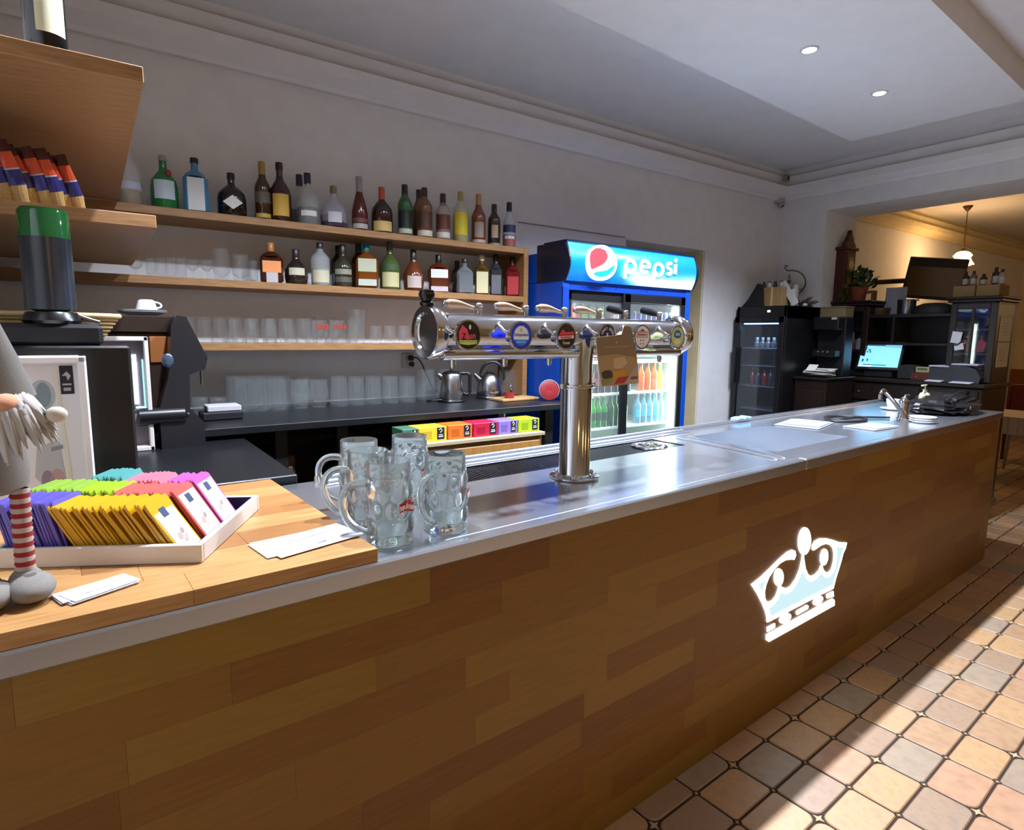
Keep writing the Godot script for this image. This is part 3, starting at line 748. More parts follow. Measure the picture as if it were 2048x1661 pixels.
func ad_board():
	var tt := -0.195
	var t := thing("menu_card", "tan cardboard menu card with a food picture hanging on the tap pipe", "card", B(0, 0, tt), bar_rot)
	var cv := func(a: Array):
		var p := PackedVector2Array()
		for i in range(0, a.size(), 2):
			var w := on_bar(1160.0 + a[i] * 0.1172, 620.0 + a[i + 1] * 0.1172, tt); p.append(Vector2(w.x, w.y))
		return p
	var lay := func(nm, a, hex, z0, z1):
		var m := MB.new(); m.prism(cv.call(a), z0, z1); part(t, nm, m.mesh(), mt(hex, 0.6))
	lay.call("board", [265, 470, 560, 440, 700, 420, 740, 280, 790, 270, 860, 300, 890, 430, 925, 600, 965, 830, 985, 1250, 720, 1280, 360, 1308, 320, 1050, 272, 600], "857050", 0.0, 0.003)
	lay.call("picture", [300, 790, 600, 750, 960, 810, 985, 1250, 720, 1280, 360, 1308, 320, 1050], "a88a5c", 0.003, 0.0036)
	lay.call("picture_detail", [350, 1080, 420, 1030, 500, 1030, 545, 1080, 540, 1150, 480, 1190, 380, 1170], "43352c", 0.0036, 0.0042)
	lay.call("picture_detail", [545, 1050, 740, 1020, 800, 1110, 620, 1150, 570, 1200], "c98d1f", 0.0036, 0.0042)
	lay.call("picture_detail", [570, 1270, 640, 1160, 820, 1135, 730, 1250], "b02a28", 0.0036, 0.0046)
	lay.call("picture_detail", [745, 1260, 900, 1000, 970, 930, 985, 1250], "b3a088", 0.0036, 0.0044)
	lay.call("picture_detail", [340, 1230, 420, 1180, 540, 1160, 550, 1230, 430, 1290, 360, 1300], "8f8440", 0.0036, 0.0043)
	lay.call("picture_detail", [560, 830, 740, 800, 800, 900, 700, 1000, 560, 1000], "c4a77c", 0.0036, 0.0041)
	lay.call("stamp", [850, 1140, 965, 1130, 965, 1180, 850, 1190], "8a4a3c", 0.0044, 0.0049)
	lay.call("emblem", [595, 560, 612, 535, 630, 560, 612, 580], "b29c70", 0.003, 0.0036)
	for k in 9:      # a line of print too small to read
		var x0: float = 395.0 + k * 48.0
		lay.call("print_line", [x0, 628 - k * 1.5, x0 + 38, 626 - k * 1.5, x0 + 38, 644 - k * 1.5, x0, 646 - k * 1.5], "a8946c", 0.003, 0.0034)

func bar_things():
	# oak slab on the left end of the worktop
	var t := thing("serving_board", "thick oak serving slab lying on the near end of the steel worktop", "board", B(0, 0, 0), bar_rot)
	var sl := [["8f6235", "9f7040", "a97a48"], ["9c6f40", "ad804c", "b78b56"], ["88592f", "956638", "9f7040"]]
	var mm := []
	for i in 3: mm.append(grain("slab_stave_%d" % i, sl[i], Vector3(0.6, 8, 8), 0.40, 0.018, 4, 70 + i))
	for r in 8:
		var s := -0.34; var t0 := -0.79 + r * 0.0995
		while s < 0.55:
			var l := rng.randf_range(0.22, 0.55); var e := minf(s + l, 0.556)
			if 0.556 - e < 0.08: e = 0.556
			part(t, "stave", one_box(Vector3((s + e) / 2, TOP + 0.0155, t0 + 0.04975), Vector3(e - s - 0.0004, 0.030, 0.0992), 0.0006), mm[rng.randi() % 3])
			s = e
	mugs()
	flyers()
	gnome()
	# far end of the worktop
	faucet()
	var P := func(px, py): return st_of(on_y(px, py, TOP))
	var c: Vector3 = P.call(1845, 846)
	for k in 3:
		var q := MB.new(); q.lathe(P2([0, 0.002, 0.045, 0.0, 0.055, 0.002, 0.068, 0.011, 0.072, 0.0125, 0.0715, 0.0145, 0.066, 0.0135, 0.05, 0.006, 0, 0.005]), 36)
		solo("saucer", "white saucer in the stack of three beside the tap on the steel top", "saucer", q.mesh(), mt("e4e6e6", 0.18), B(c.x, TOP + 0.0125 * k, c.z), 0, "stacked saucers")
	c = P.call(1785, 820)
	var cu := thing("coffee_cup", "white coffee cup standing on its saucer behind the mixer tap", "cup", B(c.x, TOP + 0.010, c.z), 0.6)
	var q := MB.new(); q.lathe(P2([0, 0.0, 0.026, 0, 0.028, 0.004, 0.04, 0.03, 0.046, 0.068, 0.044, 0.068, 0.037, 0.03, 0.025, 0.008, 0, 0.007]), 28); part(cu, "bowl", q.mesh(), mt("e2e3e3", 0.2))
	q = MB.new(); q.tube(bez(Vector3(0.043, 0.056, 0), Vector3(0.085, 0.06, 0), Vector3(0.08, 0.015, 0), Vector3(0.036, 0.018, 0), 10), 0.005, 8); part(cu, "handle", q.mesh(), mt("e2e3e3", 0.2))
	q = MB.new(); q.lathe(P2([0, 0.002, 0.045, 0.0, 0.055, 0.002, 0.076, 0.011, 0.08, 0.0125, 0.0715, 0.0145, 0.05, 0.006, 0, 0.005]), 36)
	solo("cup_saucer", "white saucer under the coffee cup behind the mixer tap", "saucer", q.mesh(), mt("dfe0e0", 0.2), B(c.x, TOP, c.z))
	c = P.call(1846, 822)
	var so := thing("soap_dispenser", "cream pump dispenser behind the black bag on the worktop", "dispenser", B(c.x, TOP, c.z), bar_rot)
	q = MB.new(); q.lathe(P2([0, 0, 0.034, 0, 0.036, 0.004, 0.036, 0.105, 0.03, 0.125, 0.014, 0.135, 0, 0.135]), 22); part(so, "bottle", q.mesh(), mt("b0a98c", 0.35))
	q = MB.new(); q.cyl(Vector3(0, 0.135, 0), 0.013, 0.018, 14); q.cyl(Vector3(0, 0.15, 0), 0.005, 0.03, 8); q.cbox(Vector3(-0.025, 0.183, 0), Vector3(0.08, 0.01, 0.016), 0.003); part(so, "pump", q.mesh(), mt("d8d2b8", 0.35))
	black_bag()
	# little blue cloth on the back lip, grey cloths and a black hose by the sink
	c = st_of(on_y(1530, 846, TOP + 0.02))
	q = MB.new()
	for k in 5: q.cbox(Vector3(-0.06 + k * 0.03, 0.005 + 0.003 * (k % 2), 0.003 * (k % 3)), Vector3(0.032, 0.012, 0.05), 0.004, Basis(Vector3.FORWARD, 0.12 * (k % 3 - 1)))
	solo("cleaning_cloth", "small light blue folded cloth on the raised lip beside the sink", "cloth", q.mesh(), mt("7fb6e6", 0.9), B(3.31, TOP + 0.018, -0.785), bar_rot)
	var hp := []
	for k in 60:
		var f := k / 59.0; var a := f * TAU * 2.0
		hp.append(Vector3(cos(a) * lerpf(0.20, 0.12, f), 0.006 + 0.004 * f, sin(a) * lerpf(0.09, 0.12, f)))
	hp.push_front(Vector3(-0.42, 0.006, -0.02)); hp.append(Vector3(0.3, 0.008, 0.14))
	q = MB.new(); q.tube(hp, 0.0065, 8)
	solo("rinse_hose", "thin black hose coiled on the steel draining area", "hose", q.mesh(), mt("17181a", 0.5), B(3.95, TOP, -0.45), bar_rot)
	for k in [[3.52, -0.50, 0.2, 0.34, 0.24, "7d8287"], [3.74, -0.22, -0.1, 0.28, 0.18, "8a9096"]]:
		q = MB.new(); q.cbox(Vector3(0, 0.004, 0), Vector3(k[3], 0.006, k[4]), 0.003); q.cbox(Vector3(0.02, 0.009, 0.01), Vector3(k[3] * 0.8, 0.005, k[4] * 0.85), 0.002)
		solo("bar_mat", "grey folded bar cloth lying flat %s" % ("next to the sink" if k[0] < 3.6 else "in front of the coiled hose"), "cloth", q.mesh(), mt(k[5], 0.8), B(k[0], TOP, k[1]), bar_rot + k[2])
	# shot glasses in the sink
	q = MB.new(); q.lathe(P2([0, 0, 0.026, 0, 0.03, 0.05, 0.032, 0.055, 0.029, 0.055, 0.024, 0.012, 0, 0.012]), 18); var sg := q.mesh()
	for k in [[2.66, -0.3], [2.72, -0.24], [2.78, -0.33], [2.80, -0.22], [2.87, -0.28], [2.92, -0.21], [2.74, -0.40], [2.99, -0.26], [2.66, -0.2], [2.88, -0.38]]:
		solo("shot_glass", "small clear glass left standing in the steel sink", "glass", sg, glass("d6dee0", 0.3), B(k[0], TOP - 0.158, k[1]), 0, "glasses in the sink")

func mugs():
	var q := MB.new()
	var h := 0.2
	# dimpled mug: outer wall with two rows of round windows pressed in, thick base, inner wall
	var seg := 72; var rows := 40
	var pt := func(i, k):
		var y: float = h * i / rows; var a: float = TAU * k / seg
		var r: float = 0.0575 - 0.0035 * smoothstep(0.155, 0.166, y) - 0.002 * (y / h)
		if y < 0.004: r -= 0.004
		var row := -1
		if y > 0.02 and y < 0.155:
			var fy: float = (y - 0.02) / 0.045; row = int(fy); var v: float = fy - row - 0.5
			var fa: float = a / TAU * 9.0 + 0.5 * (row % 2); var u: float = fa - floorf(fa) - 0.5
			var d := sqrt(u * u * 1.15 + v * v)
			if d < 0.46: r += 0.0052 * cos(d / 0.46 * PI / 2.0) - 0.0012
			else: r -= 0.0024
		return Vector3(sin(a) * r, y, cos(a) * r)
	for i in rows:
		for k in seg:
			var A: Vector3 = pt.call(i, k); var Bq: Vector3 = pt.call(i, k + 1); var C: Vector3 = pt.call(i + 1, k + 1); var D: Vector3 = pt.call(i + 1, k)
			var na := []
			for e in [[i, k], [i, k + 1], [i + 1, k + 1], [i + 1, k]]:
				var du: Vector3 = pt.call(e[0], e[1] + 1) - pt.call(e[0], e[1] - 1); var dv: Vector3 = pt.call(mini(e[0] + 1, rows), e[1]) - pt.call(maxi(e[0] - 1, 0), e[1])
				na.append(dv.cross(du).normalized() * (1.0 if dv.cross(du).dot(Vector3(sin(TAU * e[1] / seg), 0, cos(TAU * e[1] / seg))) > 0 else -1.0))
			q.tri(A, Bq, C, na[0], na[1], na[2]); q.tri(A, C, D, na[0], na[2], na[3])
	q.lathe(P2([0, 0.0, 0.0535, 0.0]), seg)
	q.lathe(P2([0.052, h, 0.0505, h + 0.001, 0.049, h - 0.003, 0.0485, 0.16, 0.046, 0.15, 0.045, 0.03, 0.040, 0.022, 0, 0.02]), seg)
	var glassm := q.mesh()
	q = MB.new(); q.tube(bez(Vector3(0.052, 0.150, 0), Vector3(0.138, 0.175, 0), Vector3(0.13, 0.05, 0), Vector3(0.054, 0.028, 0), 18), 0.0095, 10)
	var hm := q.mesh()
	q = MB.new()   # red banner label, curved with the wall
	var N := 10
	for k in N:
		var a0 := -0.42 + 0.84 * k / N; var a1 := -0.42 + 0.84 * (k + 1) / N; var r := 0.0622
		var y0 := 0.083 + 0.004 * sin(k * 0.5); var y1 := 0.083 + 0.004 * sin((k + 1) * 0.5)
		var n0 := Vector3(sin(a0), 0, cos(a0)); var n1 := Vector3(sin(a1), 0, cos(a1))
		q.tri(n0 * r + Vector3.UP * y0, n1 * r + Vector3.UP * y1, n1 * r + Vector3.UP * (y1 + 0.022), n0, n1, n1); q.tri(n0 * r + Vector3.UP * y0, n1 * r + Vector3.UP * (y1 + 0.022), n0 * r + Vector3.UP * (y0 + 0.022), n0, n1, n0)
	q.prism(V2([-0.008, 0.105, 0.008, 0.105, 0.01, 0.113, 0.004, 0.110, 0, 0.115, -0.004, 0.110, -0.01, 0.113]), 0.0618, 0.0624)
	var lm := q.mesh()
	var gm := solid_glass("f2faf8", 0.06)
	var spots := [[0.640, -0.105, 0.35, "foremost, next to the oak slab"], [0.800, -0.105, 0.95, "beside the foremost one, away from the oak slab"], [0.655, -0.255, 0.2, "second row, behind the foremost mug"], [0.70, -0.415, 0.1, "third row, above the oak slab's corner"], [0.855, -0.40, 0.5, "third row, nearest the drip tray"]]
	var first: Node3D = null
	for s in spots:
		var lab: String = "dimpled glass beer mug with red label, " + s[3]
		var at := B(s[0], TOP + 0.0005, s[1])
		if first == null:
			first = thing("beer_mug", lab, "beer mug", at, bar_rot + s[2], "beer mugs grouped on the steel top")
			part(first, "glass_body", glassm, gm); part(first, "handle", hm, gm, Vector3.ZERO, Basis(Vector3.UP, PI - 0.5))
			var l := part(first, "red_label", lm, mt("b3201f", 0.4))
			for k in 9:
				var a := -0.33 + 0.66 * k / 8.0
				part(l, "letter", text_mesh("Krušovice"[k], 0.017, 0.0005), mt("f0e4dc", 0.5), Vector3(sin(a) * 0.0626, 0.094 + 0.004 * sin(k * 0.6), cos(a) * 0.0626), Basis(Vector3.UP, a))
		else: dup(first, at, bar_rot + s[2], lab)

func flyers():
	var pos := [[0.445, -0.150, 0.06, "d9dbea"], [0.452, -0.142, 0.16, "dfe2f0"], [0.44, -0.135, 0.10, "e2e4f2"], [0.455, -0.13, 0.20, "e8eaf4"]]
	for k in 4:
		var q := MB.new(); q.cbox(Vector3(0, 0.0005, 0), Vector3(0.21, 0.001, 0.1 + 0.006 * k), 0.0003)
		var lab: String = ["pale printed flyer at the bottom of the pile on the oak slab", "pale flyer second from the bottom of the pile on the oak slab", "pale flyer just under the top sheet on the oak slab", "top flyer of the pile, white with a blue and violet printed band"][k]
		var y := TOP + 0.0305 + 0.0011 * k
		if k < 3: solo("flyer", lab, "flyer", q.mesh(), mt(pos[k][3], 0.6), B(pos[k][0], y, pos[k][1]), bar_rot + pos[k][2], "flyers piled on the slab")
		else:
			var t := thing("flyer", lab, "flyer", B(pos[k][0], y, pos[k][1]), bar_rot + pos[k][2], "flyers piled on the slab")
			part(t, "sheet", q.mesh(), mt("eceef6", 0.55))
			var lev := [0.0]
			var lay := func(nm, a, hex):
				lev[0] += 0.00006
				var m := MB.new(); m.prism(V2(a), 0.00095, 0.0012 + lev[0], Transform3D(Basis(Vector3.RIGHT, -PI / 2), Vector3.ZERO)); part(t, nm, m.mesh(), mt(hex, 0.55))
			lay.call("printed_band", [-0.1, 0.012, 0.1, 0.022, 0.1, 0.055, -0.1, 0.055], "a9b6dc"); lay.call("printed_band", [-0.06, 0.008, 0.1, 0.020, 0.1, 0.030, -0.05, 0.015], "8c86c4"); lay.call("printed_band", [-0.1, 0.038, 0.1, 0.046, 0.1, 0.055, -0.1, 0.055], "c8d4ee")
			lay.call("printed_circle", [0.03, -0.03, 0.045, -0.012, 0.07, -0.01, 0.085, -0.02, 0.082, -0.036, 0.06, -0.044, 0.04, -0.042], "d8d4e4")
			for r in 4: lay.call("print_line", [-0.08, -0.004 - r * 0.011, 0.012, 0.0 - r * 0.011, 0.012, -0.003 - r * 0.011, -0.08, -0.007 - r * 0.011], "b9bfd6")
			lay.call("print_line", [-0.004, -0.034, 0.018, -0.032, 0.018, -0.036, -0.004, -0.038], "5c6480"); lay.call("print_line", [0.06, -0.032, 0.076, -0.031, 0.076, -0.034, 0.06, -0.035], "6a6f88")
			lay.call("picture", [0.0, 0.034, 0.03, 0.036, 0.04, 0.046, 0.01, 0.045], "9aa48c"); lay.call("picture", [-0.035, 0.026, -0.01, 0.030, -0.01, 0.034, -0.035, 0.03], "d8c4c4")
	for k in 6:
		var q := MB.new(); q.cbox(Vector3(0, 0.0006, 0), Vector3(0.112, 0.0011, 0.056), 0.0003)
		var y := TOP + 0.0305 + 0.0012 * k; var j := [0, 0.004, -0.005, 0.006, -0.003, 0.008]
		var at := B(0.045 + j[k], y, -0.096 + j[(k + 2) % 6] * 0.8); var turn: float = bar_rot + 0.33 + j[k] * 12.0
		if k < 5: solo("business_card", "white business card lower in the small pile beside the gnome's shoes", "card", q.mesh(), mt("dcdce6" if k % 2 else "cfd0de", 0.5), at, turn, "business cards on the slab")
		else:
			var t := thing("business_card", "top business card of the small pile, white with grey print", "card", at, turn, "business cards on the slab")
			part(t, "sheet", q.mesh(), mt("e6e6ee", 0.5))
			for r in [[-0.03, 0.008, 0.012, 0.006], [-0.012, 0.009, 0.03, 0.004], [-0.02, -0.01, 0.02, 0.002]]:
				var m := MB.new(); m.cbox(Vector3(r[0] + r[2] / 2, 0.0013, r[1]), Vector3(r[2], 0.0004, r[3]), 0.0001); part(t, "print_line", m.mesh(), mt("8d8f9e", 0.5))

func gnome():
	var z := -0.135
	var P := func(px, py): var w := on_bar(px, py, z); return Vector3(w.x, w.y, 0)
	var t := thing("gnome_figure", "felt gnome doll with white beard, grey hat and red striped legs", "figurine", B(0, 0, z), bar_rot)
	var felt := grain("grey_felt", ["6c6862", "7c7871", "8c8880"], Vector3(14, 14, 14), 0.95, 0.05, 3, 81, 0.2)
	var floor_y := TOP + 0.0306
	for k in 2:
		var f: Vector3 = P.call(62 - 85 * k, 1160)
		var q := MB.new(); var c := Vector3(f.x, floor_y + 0.024, 0.02 + 0.004 * k)
		q.ball(c, Vector3(0.036, 0.0238, 0.05), 20, 12); q.ball(c + Vector3(-0.006, 0.008, -0.02), Vector3(0.026, 0.024, 0.026), 16, 9); part(t, "shoe", q.mesh(), felt)
		var hip: Vector3 = P.call(38 - 80 * k, 978)
		var leg: Node3D = null
		for i in 18:
			var a := Vector3(f.x - 0.006, floor_y + 0.042, 0.0).lerp(Vector3(hip.x, hip.y, -0.005), i / 18.0); var b := Vector3(f.x - 0.006, floor_y + 0.042, 0.0).lerp(Vector3(hip.x, hip.y, -0.005), (i + 1) / 18.0)
			q = MB.new(); q.tube([a, a.lerp(b, 0.5), b], [0.0135, 0.0155, 0.0135], 14, i == 0)
			if i == 0: leg = part(t, "leg", q.mesh(), mt("8e2420", 0.9))
			else: part(leg, "stripe", q.mesh(), mt(["8e2420", "b7a59a"][i % 2], 0.9))
	var hipc: Vector3 = P.call(0, 985)
	var q := MB.new()
	var top: Vector3 = P.call(-8, 790)
	q.lathe(P2([0, 0, 0.03, 0.0, 0.052, 0.012, 0.056, 0.04, 0.045, top.y - hipc.y + 0.01, 0, top.y - hipc.y + 0.03]), 24, Transform3D(Basis.IDENTITY, Vector3(hipc.x - 0.012, hipc.y - 0.004, -0.01)))
	part(t, "body", q.mesh(), felt)
	# beard: a fan of tapering locks
	q = MB.new()
	var br := RandomNumberGenerator.new(); br.seed = 5
	for i in 70:
		var a := br.randf_range(-1.25, 1.25)
		var p0 := Vector3(top.x + sin(a) * 0.036, top.y - 0.002 + 0.012 * cos(a), cos(a) * 0.034)
		var l := br.randf_range(0.06, 0.125) * (1.0 - 0.25 * absf(a))
		var p1 := p0 + Vector3(sin(a) * 0.035 + 0.012, -l, 0.012 + cos(a) * 0.012 + br.randf() * 0.008)
		q.tube([p0, p0.lerp(p1, 0.4) + Vector3(0, 0, 0.018), p1], [0.011, 0.010, 0.001], 7)
	part(t, "beard", q.mesh(), mt("b3aea6", 0.9, 0.0, 0.2))
	q = MB.new(); var nose: Vector3 = P.call(8, 806); q.ball(nose + Vector3(0, 0, 0.05), Vector3(0.027, 0.021, 0.022), 20, 12); part(t, "nose", q.mesh(), mt("c9906c", 0.8))
	q = MB.new(); var h0: Vector3 = P.call(-20, 790); var h1: Vector3 = P.call(-60, 560)
	q.tube([h0 + Vector3(0, -0.005, 0), h0.lerp(h1, 0.3), h0.lerp(h1, 0.7), h1], [0.062, 0.046, 0.024, 0.006], 20); part(t, "hat", q.mesh(), felt)
	var pom: Vector3 = P.call(112, 824); var cd: Vector3 = P.call(35, 770)
	q = MB.new(); q.tube([cd + Vector3(0, 0, 0.03), cd.lerp(pom, 0.5) + Vector3(0, -0.008, 0.045), P.call(92, 822) + Vector3(0, 0, 0.045)], 0.0022, 6); part(t, "braid_cord", q.mesh(), mt("55514c", 0.9))
	q = MB.new(); q.ball(pom + Vector3(0, 0, 0.045), Vector3(0.016, 0.014, 0.014), 16, 10); part(t, "pompom", q.mesh(), mt("c2b8a6", 0.9))
	q = MB.new(); q.tube([P.call(86, 823) + Vector3(0, 0, 0.045), P.call(98, 823) + Vector3(0, 0, 0.045)], 0.0055, 8); part(t, "cord_knot", q.mesh(), mt("4c4850", 0.9))

func faucet():
	var c := st_of(on_y(1805, 838, TOP))
	var t := thing("mixer_tap", "chrome mixer tap with a long slanted spout over the sink area", "tap", B(c.x, TOP, c.z), bar_rot)
	var q := MB.new(); q.lathe(P2([0, 0, 0.034, 0, 0.034, 0.006, 0.027, 0.012, 0.025, 0.09, 0.028, 0.11, 0.024, 0.125, 0.012, 0.135, 0, 0.137]), 24); part(t, "body", q.mesh(), chrome)
	var sp := on_bar(1768, 782, c.z); var so := Vector3(sp.x - c.x, sp.y - TOP, 0)
	q = MB.new(); q.tube([Vector3(0, 0.03, 0), so * 0.5 + Vector3(0, 0.022, 0), so * 0.93 + Vector3(0, 0.006, 0), so, so + Vector3(-0.03, -0.003, 0), so + Vector3(-0.045, -0.02, 0)], [0.013, 0.0125, 0.0125, 0.014, 0.014, 0.012], 12); part(t, "spout", q.mesh(), chrome)
	q = MB.new(); q.cyl(so + Vector3(-0.045, -0.05, 0), 0.011, 0.03, 14); part(t, "aerator", q.mesh(), mt("8f8a7a", 0.3, 0.8))
	q = MB.new(); q.tube([Vector3(0, 0.12, 0), Vector3(0.015, 0.15, 0), Vector3(0.05, 0.15, 0.01)], [0.01, 0.009, 0.006], 10); q.ball(Vector3(0.0, 0.13, 0), Vector3(0.02, 0.016, 0.02), 14, 8); part(t, "lever", q.mesh(), chrome)

func black_bag():
	var c := st_of(on_y(1912, 830, TOP))
	var t := thing("black_bag", "crumpled black leather bag lying at the far end of the worktop", "bag", B(c.x + 0.12, TOP, c.z - 0.12), bar_rot + 0.15)
	var nz := FastNoiseLite.new(); nz.seed = 4; nz.frequency = 6.0; nz.fractal_octaves = 3
	var q := MB.new(); var seg := 40; var rows := 18
	var pt := func(i, k):
		var la: float = PI * i / rows; var lo: float = TAU * k / seg
		var d := Vector3(sin(la) * sin(lo), cos(la), sin(la) * cos(lo))
		var bulge := 1.0 + 0.22 * nz.get_noise_3dv(d * 0.8) + 0.08 * sin(lo * 3.0 + 1.0)
		var sx := signf(d.x) * pow(absf(d.x), 0.7); var sz := signf(d.z) * pow(absf(d.z), 0.7)
		return Vector3(sx * 0.30 * bulge, maxf(0.0, 0.055 + d.y * 0.065 * bulge + 0.02 * sx), sz * 0.19 * bulge)
	for i in rows:
		for k in seg:
			var A: Vector3 = pt.call(i, k); var Bq: Vector3 = pt.call(i, k + 1); var C: Vector3 = pt.call(i + 1, k + 1); var D: Vector3 = pt.call(i + 1, k)
			var nn := (C - A).cross(D - Bq).normalized()
			if nn.dot((A + C) * 0.5 - Vector3(0, 0.05, 0)) < 0: nn = -nn
			if nn.length() > 0.1:
				q.tri(A, Bq, C, nn, nn, nn); q.tri(A, C, D, nn, nn, nn)
	part(t, "pouch", q.mesh(), mt("131315", 0.42))
	q = MB.new(); q.tube(bez(Vector3(-0.26, 0.10, 0.05), Vector3(-0.1, 0.2, 0.12), Vector3(0.1, 0.15, 0.16), Vector3(0.24, 0.11, 0.1), 14), 0.009, 8, true, 0.5); part(t, "strap", q.mesh(), mt("1a1a1c", 0.35))
	q = MB.new(); q.cbox(Vector3(-0.22, 0.06, 0.185), Vector3(0.03, 0.02, 0.008), 0.002); q.cbox(Vector3(0.16, 0.06, 0.185), Vector3(0.03, 0.02, 0.008), 0.002); part(t, "buckle", q.mesh(), mt("8d9096", 0.25, 1.0))

func tea_tray():
	var y0 := TOP + 0.0306
	var o := Vector2(0.228, -0.128); var u := Vector2(-0.852, -0.524); var v := Vector2(0.524, -0.852)
	var W := 0.40; var D := 0.386; var h := 0.040
	var turn := bar_rot + atan2(-(-u.y), -u.x)     # local -x runs along u
	turn = bar_rot + atan2(u.y, -u.x)
	var t := thing("tea_tray", "shallow white wooden tray with a purple inside holding tea sachets", "tray", B(o.x, y0, o.y), turn)
	var m := MB.new()
	m.cbox(Vector3(-W / 2, h / 2, -0.006), Vector3(W, h, 0.012), 0.002); m.cbox(Vector3(-W / 2, h / 2, -D + 0.006), Vector3(W, h, 0.012), 0.002)
	m.cbox(Vector3(-0.006, h / 2, -D / 2), Vector3(0.012, h, D - 0.024), 0.002); m.cbox(Vector3(-W + 0.006, h / 2, -D / 2), Vector3(0.012, h, D - 0.024), 0.002)
	part(t, "rim", m.mesh(), mt("cdc6ba", 0.55))
	m = MB.new(); m.box(Vector3(-W / 2, 0.003, -D / 2), Vector3(W - 0.024, 0.006, D - 0.024))
	var hh := h - 0.002
	m.box(Vector3(-W / 2, hh / 2, -0.013), Vector3(W - 0.024, hh, 0.002)); m.box(Vector3(-W / 2, hh / 2, -D + 0.013), Vector3(W - 0.024, hh, 0.002)); m.box(Vector3(-0.013, hh / 2, -D / 2), Vector3(0.002, hh, D - 0.028))
	part(t, "lining", m.mesh(), mt("2e2150", 0.7))
	var bs := Basis(Vector3.UP, turn)
	var stack := func(a0: float, a1: float, n: int, b: float, wid: float, hgt: float, lean: float, hex: String, nm: String, card: bool):
		var first: Node3D = null
		for k in n:
			var f := k / maxf(1.0, n - 1.0)
			var at := B(o.x, y0, o.y) + bs * Vector3(-lerpf(a0, a1, f), 0.0065, -b + rng.randf_range(-0.003, 0.003))
			var tilt := lean + rng.randf_range(-0.04, 0.04)
			if first == null:
				first = thing("tea_sachet", "%s tea sachet leaning at the front of its row in the white tray" % nm, "tea sachet", at, turn, "%s tea sachets" % nm)
				var bsx := Basis(Vector3.BACK, tilt)
				var q := MB.new(); q.prism(rrect(Vector2(0, hgt / 2), wid, hgt, 0.006, 2), -0.0022, 0.0022, Transform3D(Basis(Vector3.UP, PI / 2), Vector3.ZERO))
				var sm := mt(hex, 0.3)
				part(first, "envelope", q.mesh(), sm, Vector3.ZERO, bsx)
				if card:
					q = MB.new(); q.cbox(Vector3(0.0027, hgt * 0.46, 0), Vector3(0.0008, hgt * 0.86, wid * 0.86), 0.0002); var cp := part(first, "card_face", q.mesh(), mt("ded6cc", 0.5), Vector3.ZERO, bsx)
					q = MB.new(); q.cbox(Vector3(0.0034, hgt * 0.77, 0.004), Vector3(0.0006, hgt * 0.17, wid * 0.26), 0.0001); part(cp, "brand_tag", q.mesh(), mt("323c56", 0.5))
					for e in [[0.30, -0.01, 0.010, "a58f84"], [0.36, 0.008, 0.008, "8d8078"], [0.22, 0.004, 0.009, "b8a496"], [0.28, 0.014, 0.006, "c4a898"]]:
						q = MB.new(); q.prism(oval(Vector2(e[1], hgt * e[0]), e[2], e[2] * 0.8, 0.4, 12), 0.0031, 0.0037, Transform3D(Basis(Vector3.UP, PI / 2), Vector3.ZERO)); part(cp, "printed_blossom", q.mesh(), mt(e[3], 0.5))
			else:
				var c := dup(first, at, turn, "%s tea sachet standing in its row behind the front one" % nm)
				if card:
					for ch in c.get_children():
						if String(ch.name) == "card_face": c.remove_child(ch); ch.free()
				for ch in c.get_children(): ch.transform.basis = Basis(Vector3.BACK, tilt)
	# rows along the tray (a: from the right end, b: from the front edge)
	stack.call(0.045, 0.235, 30, 0.068, 0.095, 0.130, 0.55, "c4930e", "yellow", true)
	stack.call(0.265, 0.375, 18, 0.072, 0.095, 0.125, 0.25, "5b50a6", "violet", false)
	stack.call(0.04, 0.165, 16, 0.178, 0.095, 0.130, 0.55, "c2564e", "salmon red", true)
	stack.call(0.19, 0.27, 11, 0.185, 0.095, 0.125, 0.4, "8fae22", "lime green", false)
	stack.call(0.29, 0.372, 10, 0.185, 0.095, 0.125, 0.25, "86a83c", "olive green", false)
	stack.call(0.04, 0.095, 8, 0.285, 0.095, 0.130, 0.55, "a6508e", "magenta", true)
	stack.call(0.125, 0.2, 9, 0.29, 0.095, 0.128, 0.5, "cf6a78", "pink", false)
	stack.call(0.23, 0.29, 7, 0.295, 0.095, 0.13, 0.35, "4c8f8a", "teal", false)

const SHZ := -3.38          # front edge of the wall shelves
const SH := [2.190, 1.865, 1.544]
const CT := 1.18            # back counter top
const CTZ := -2.87

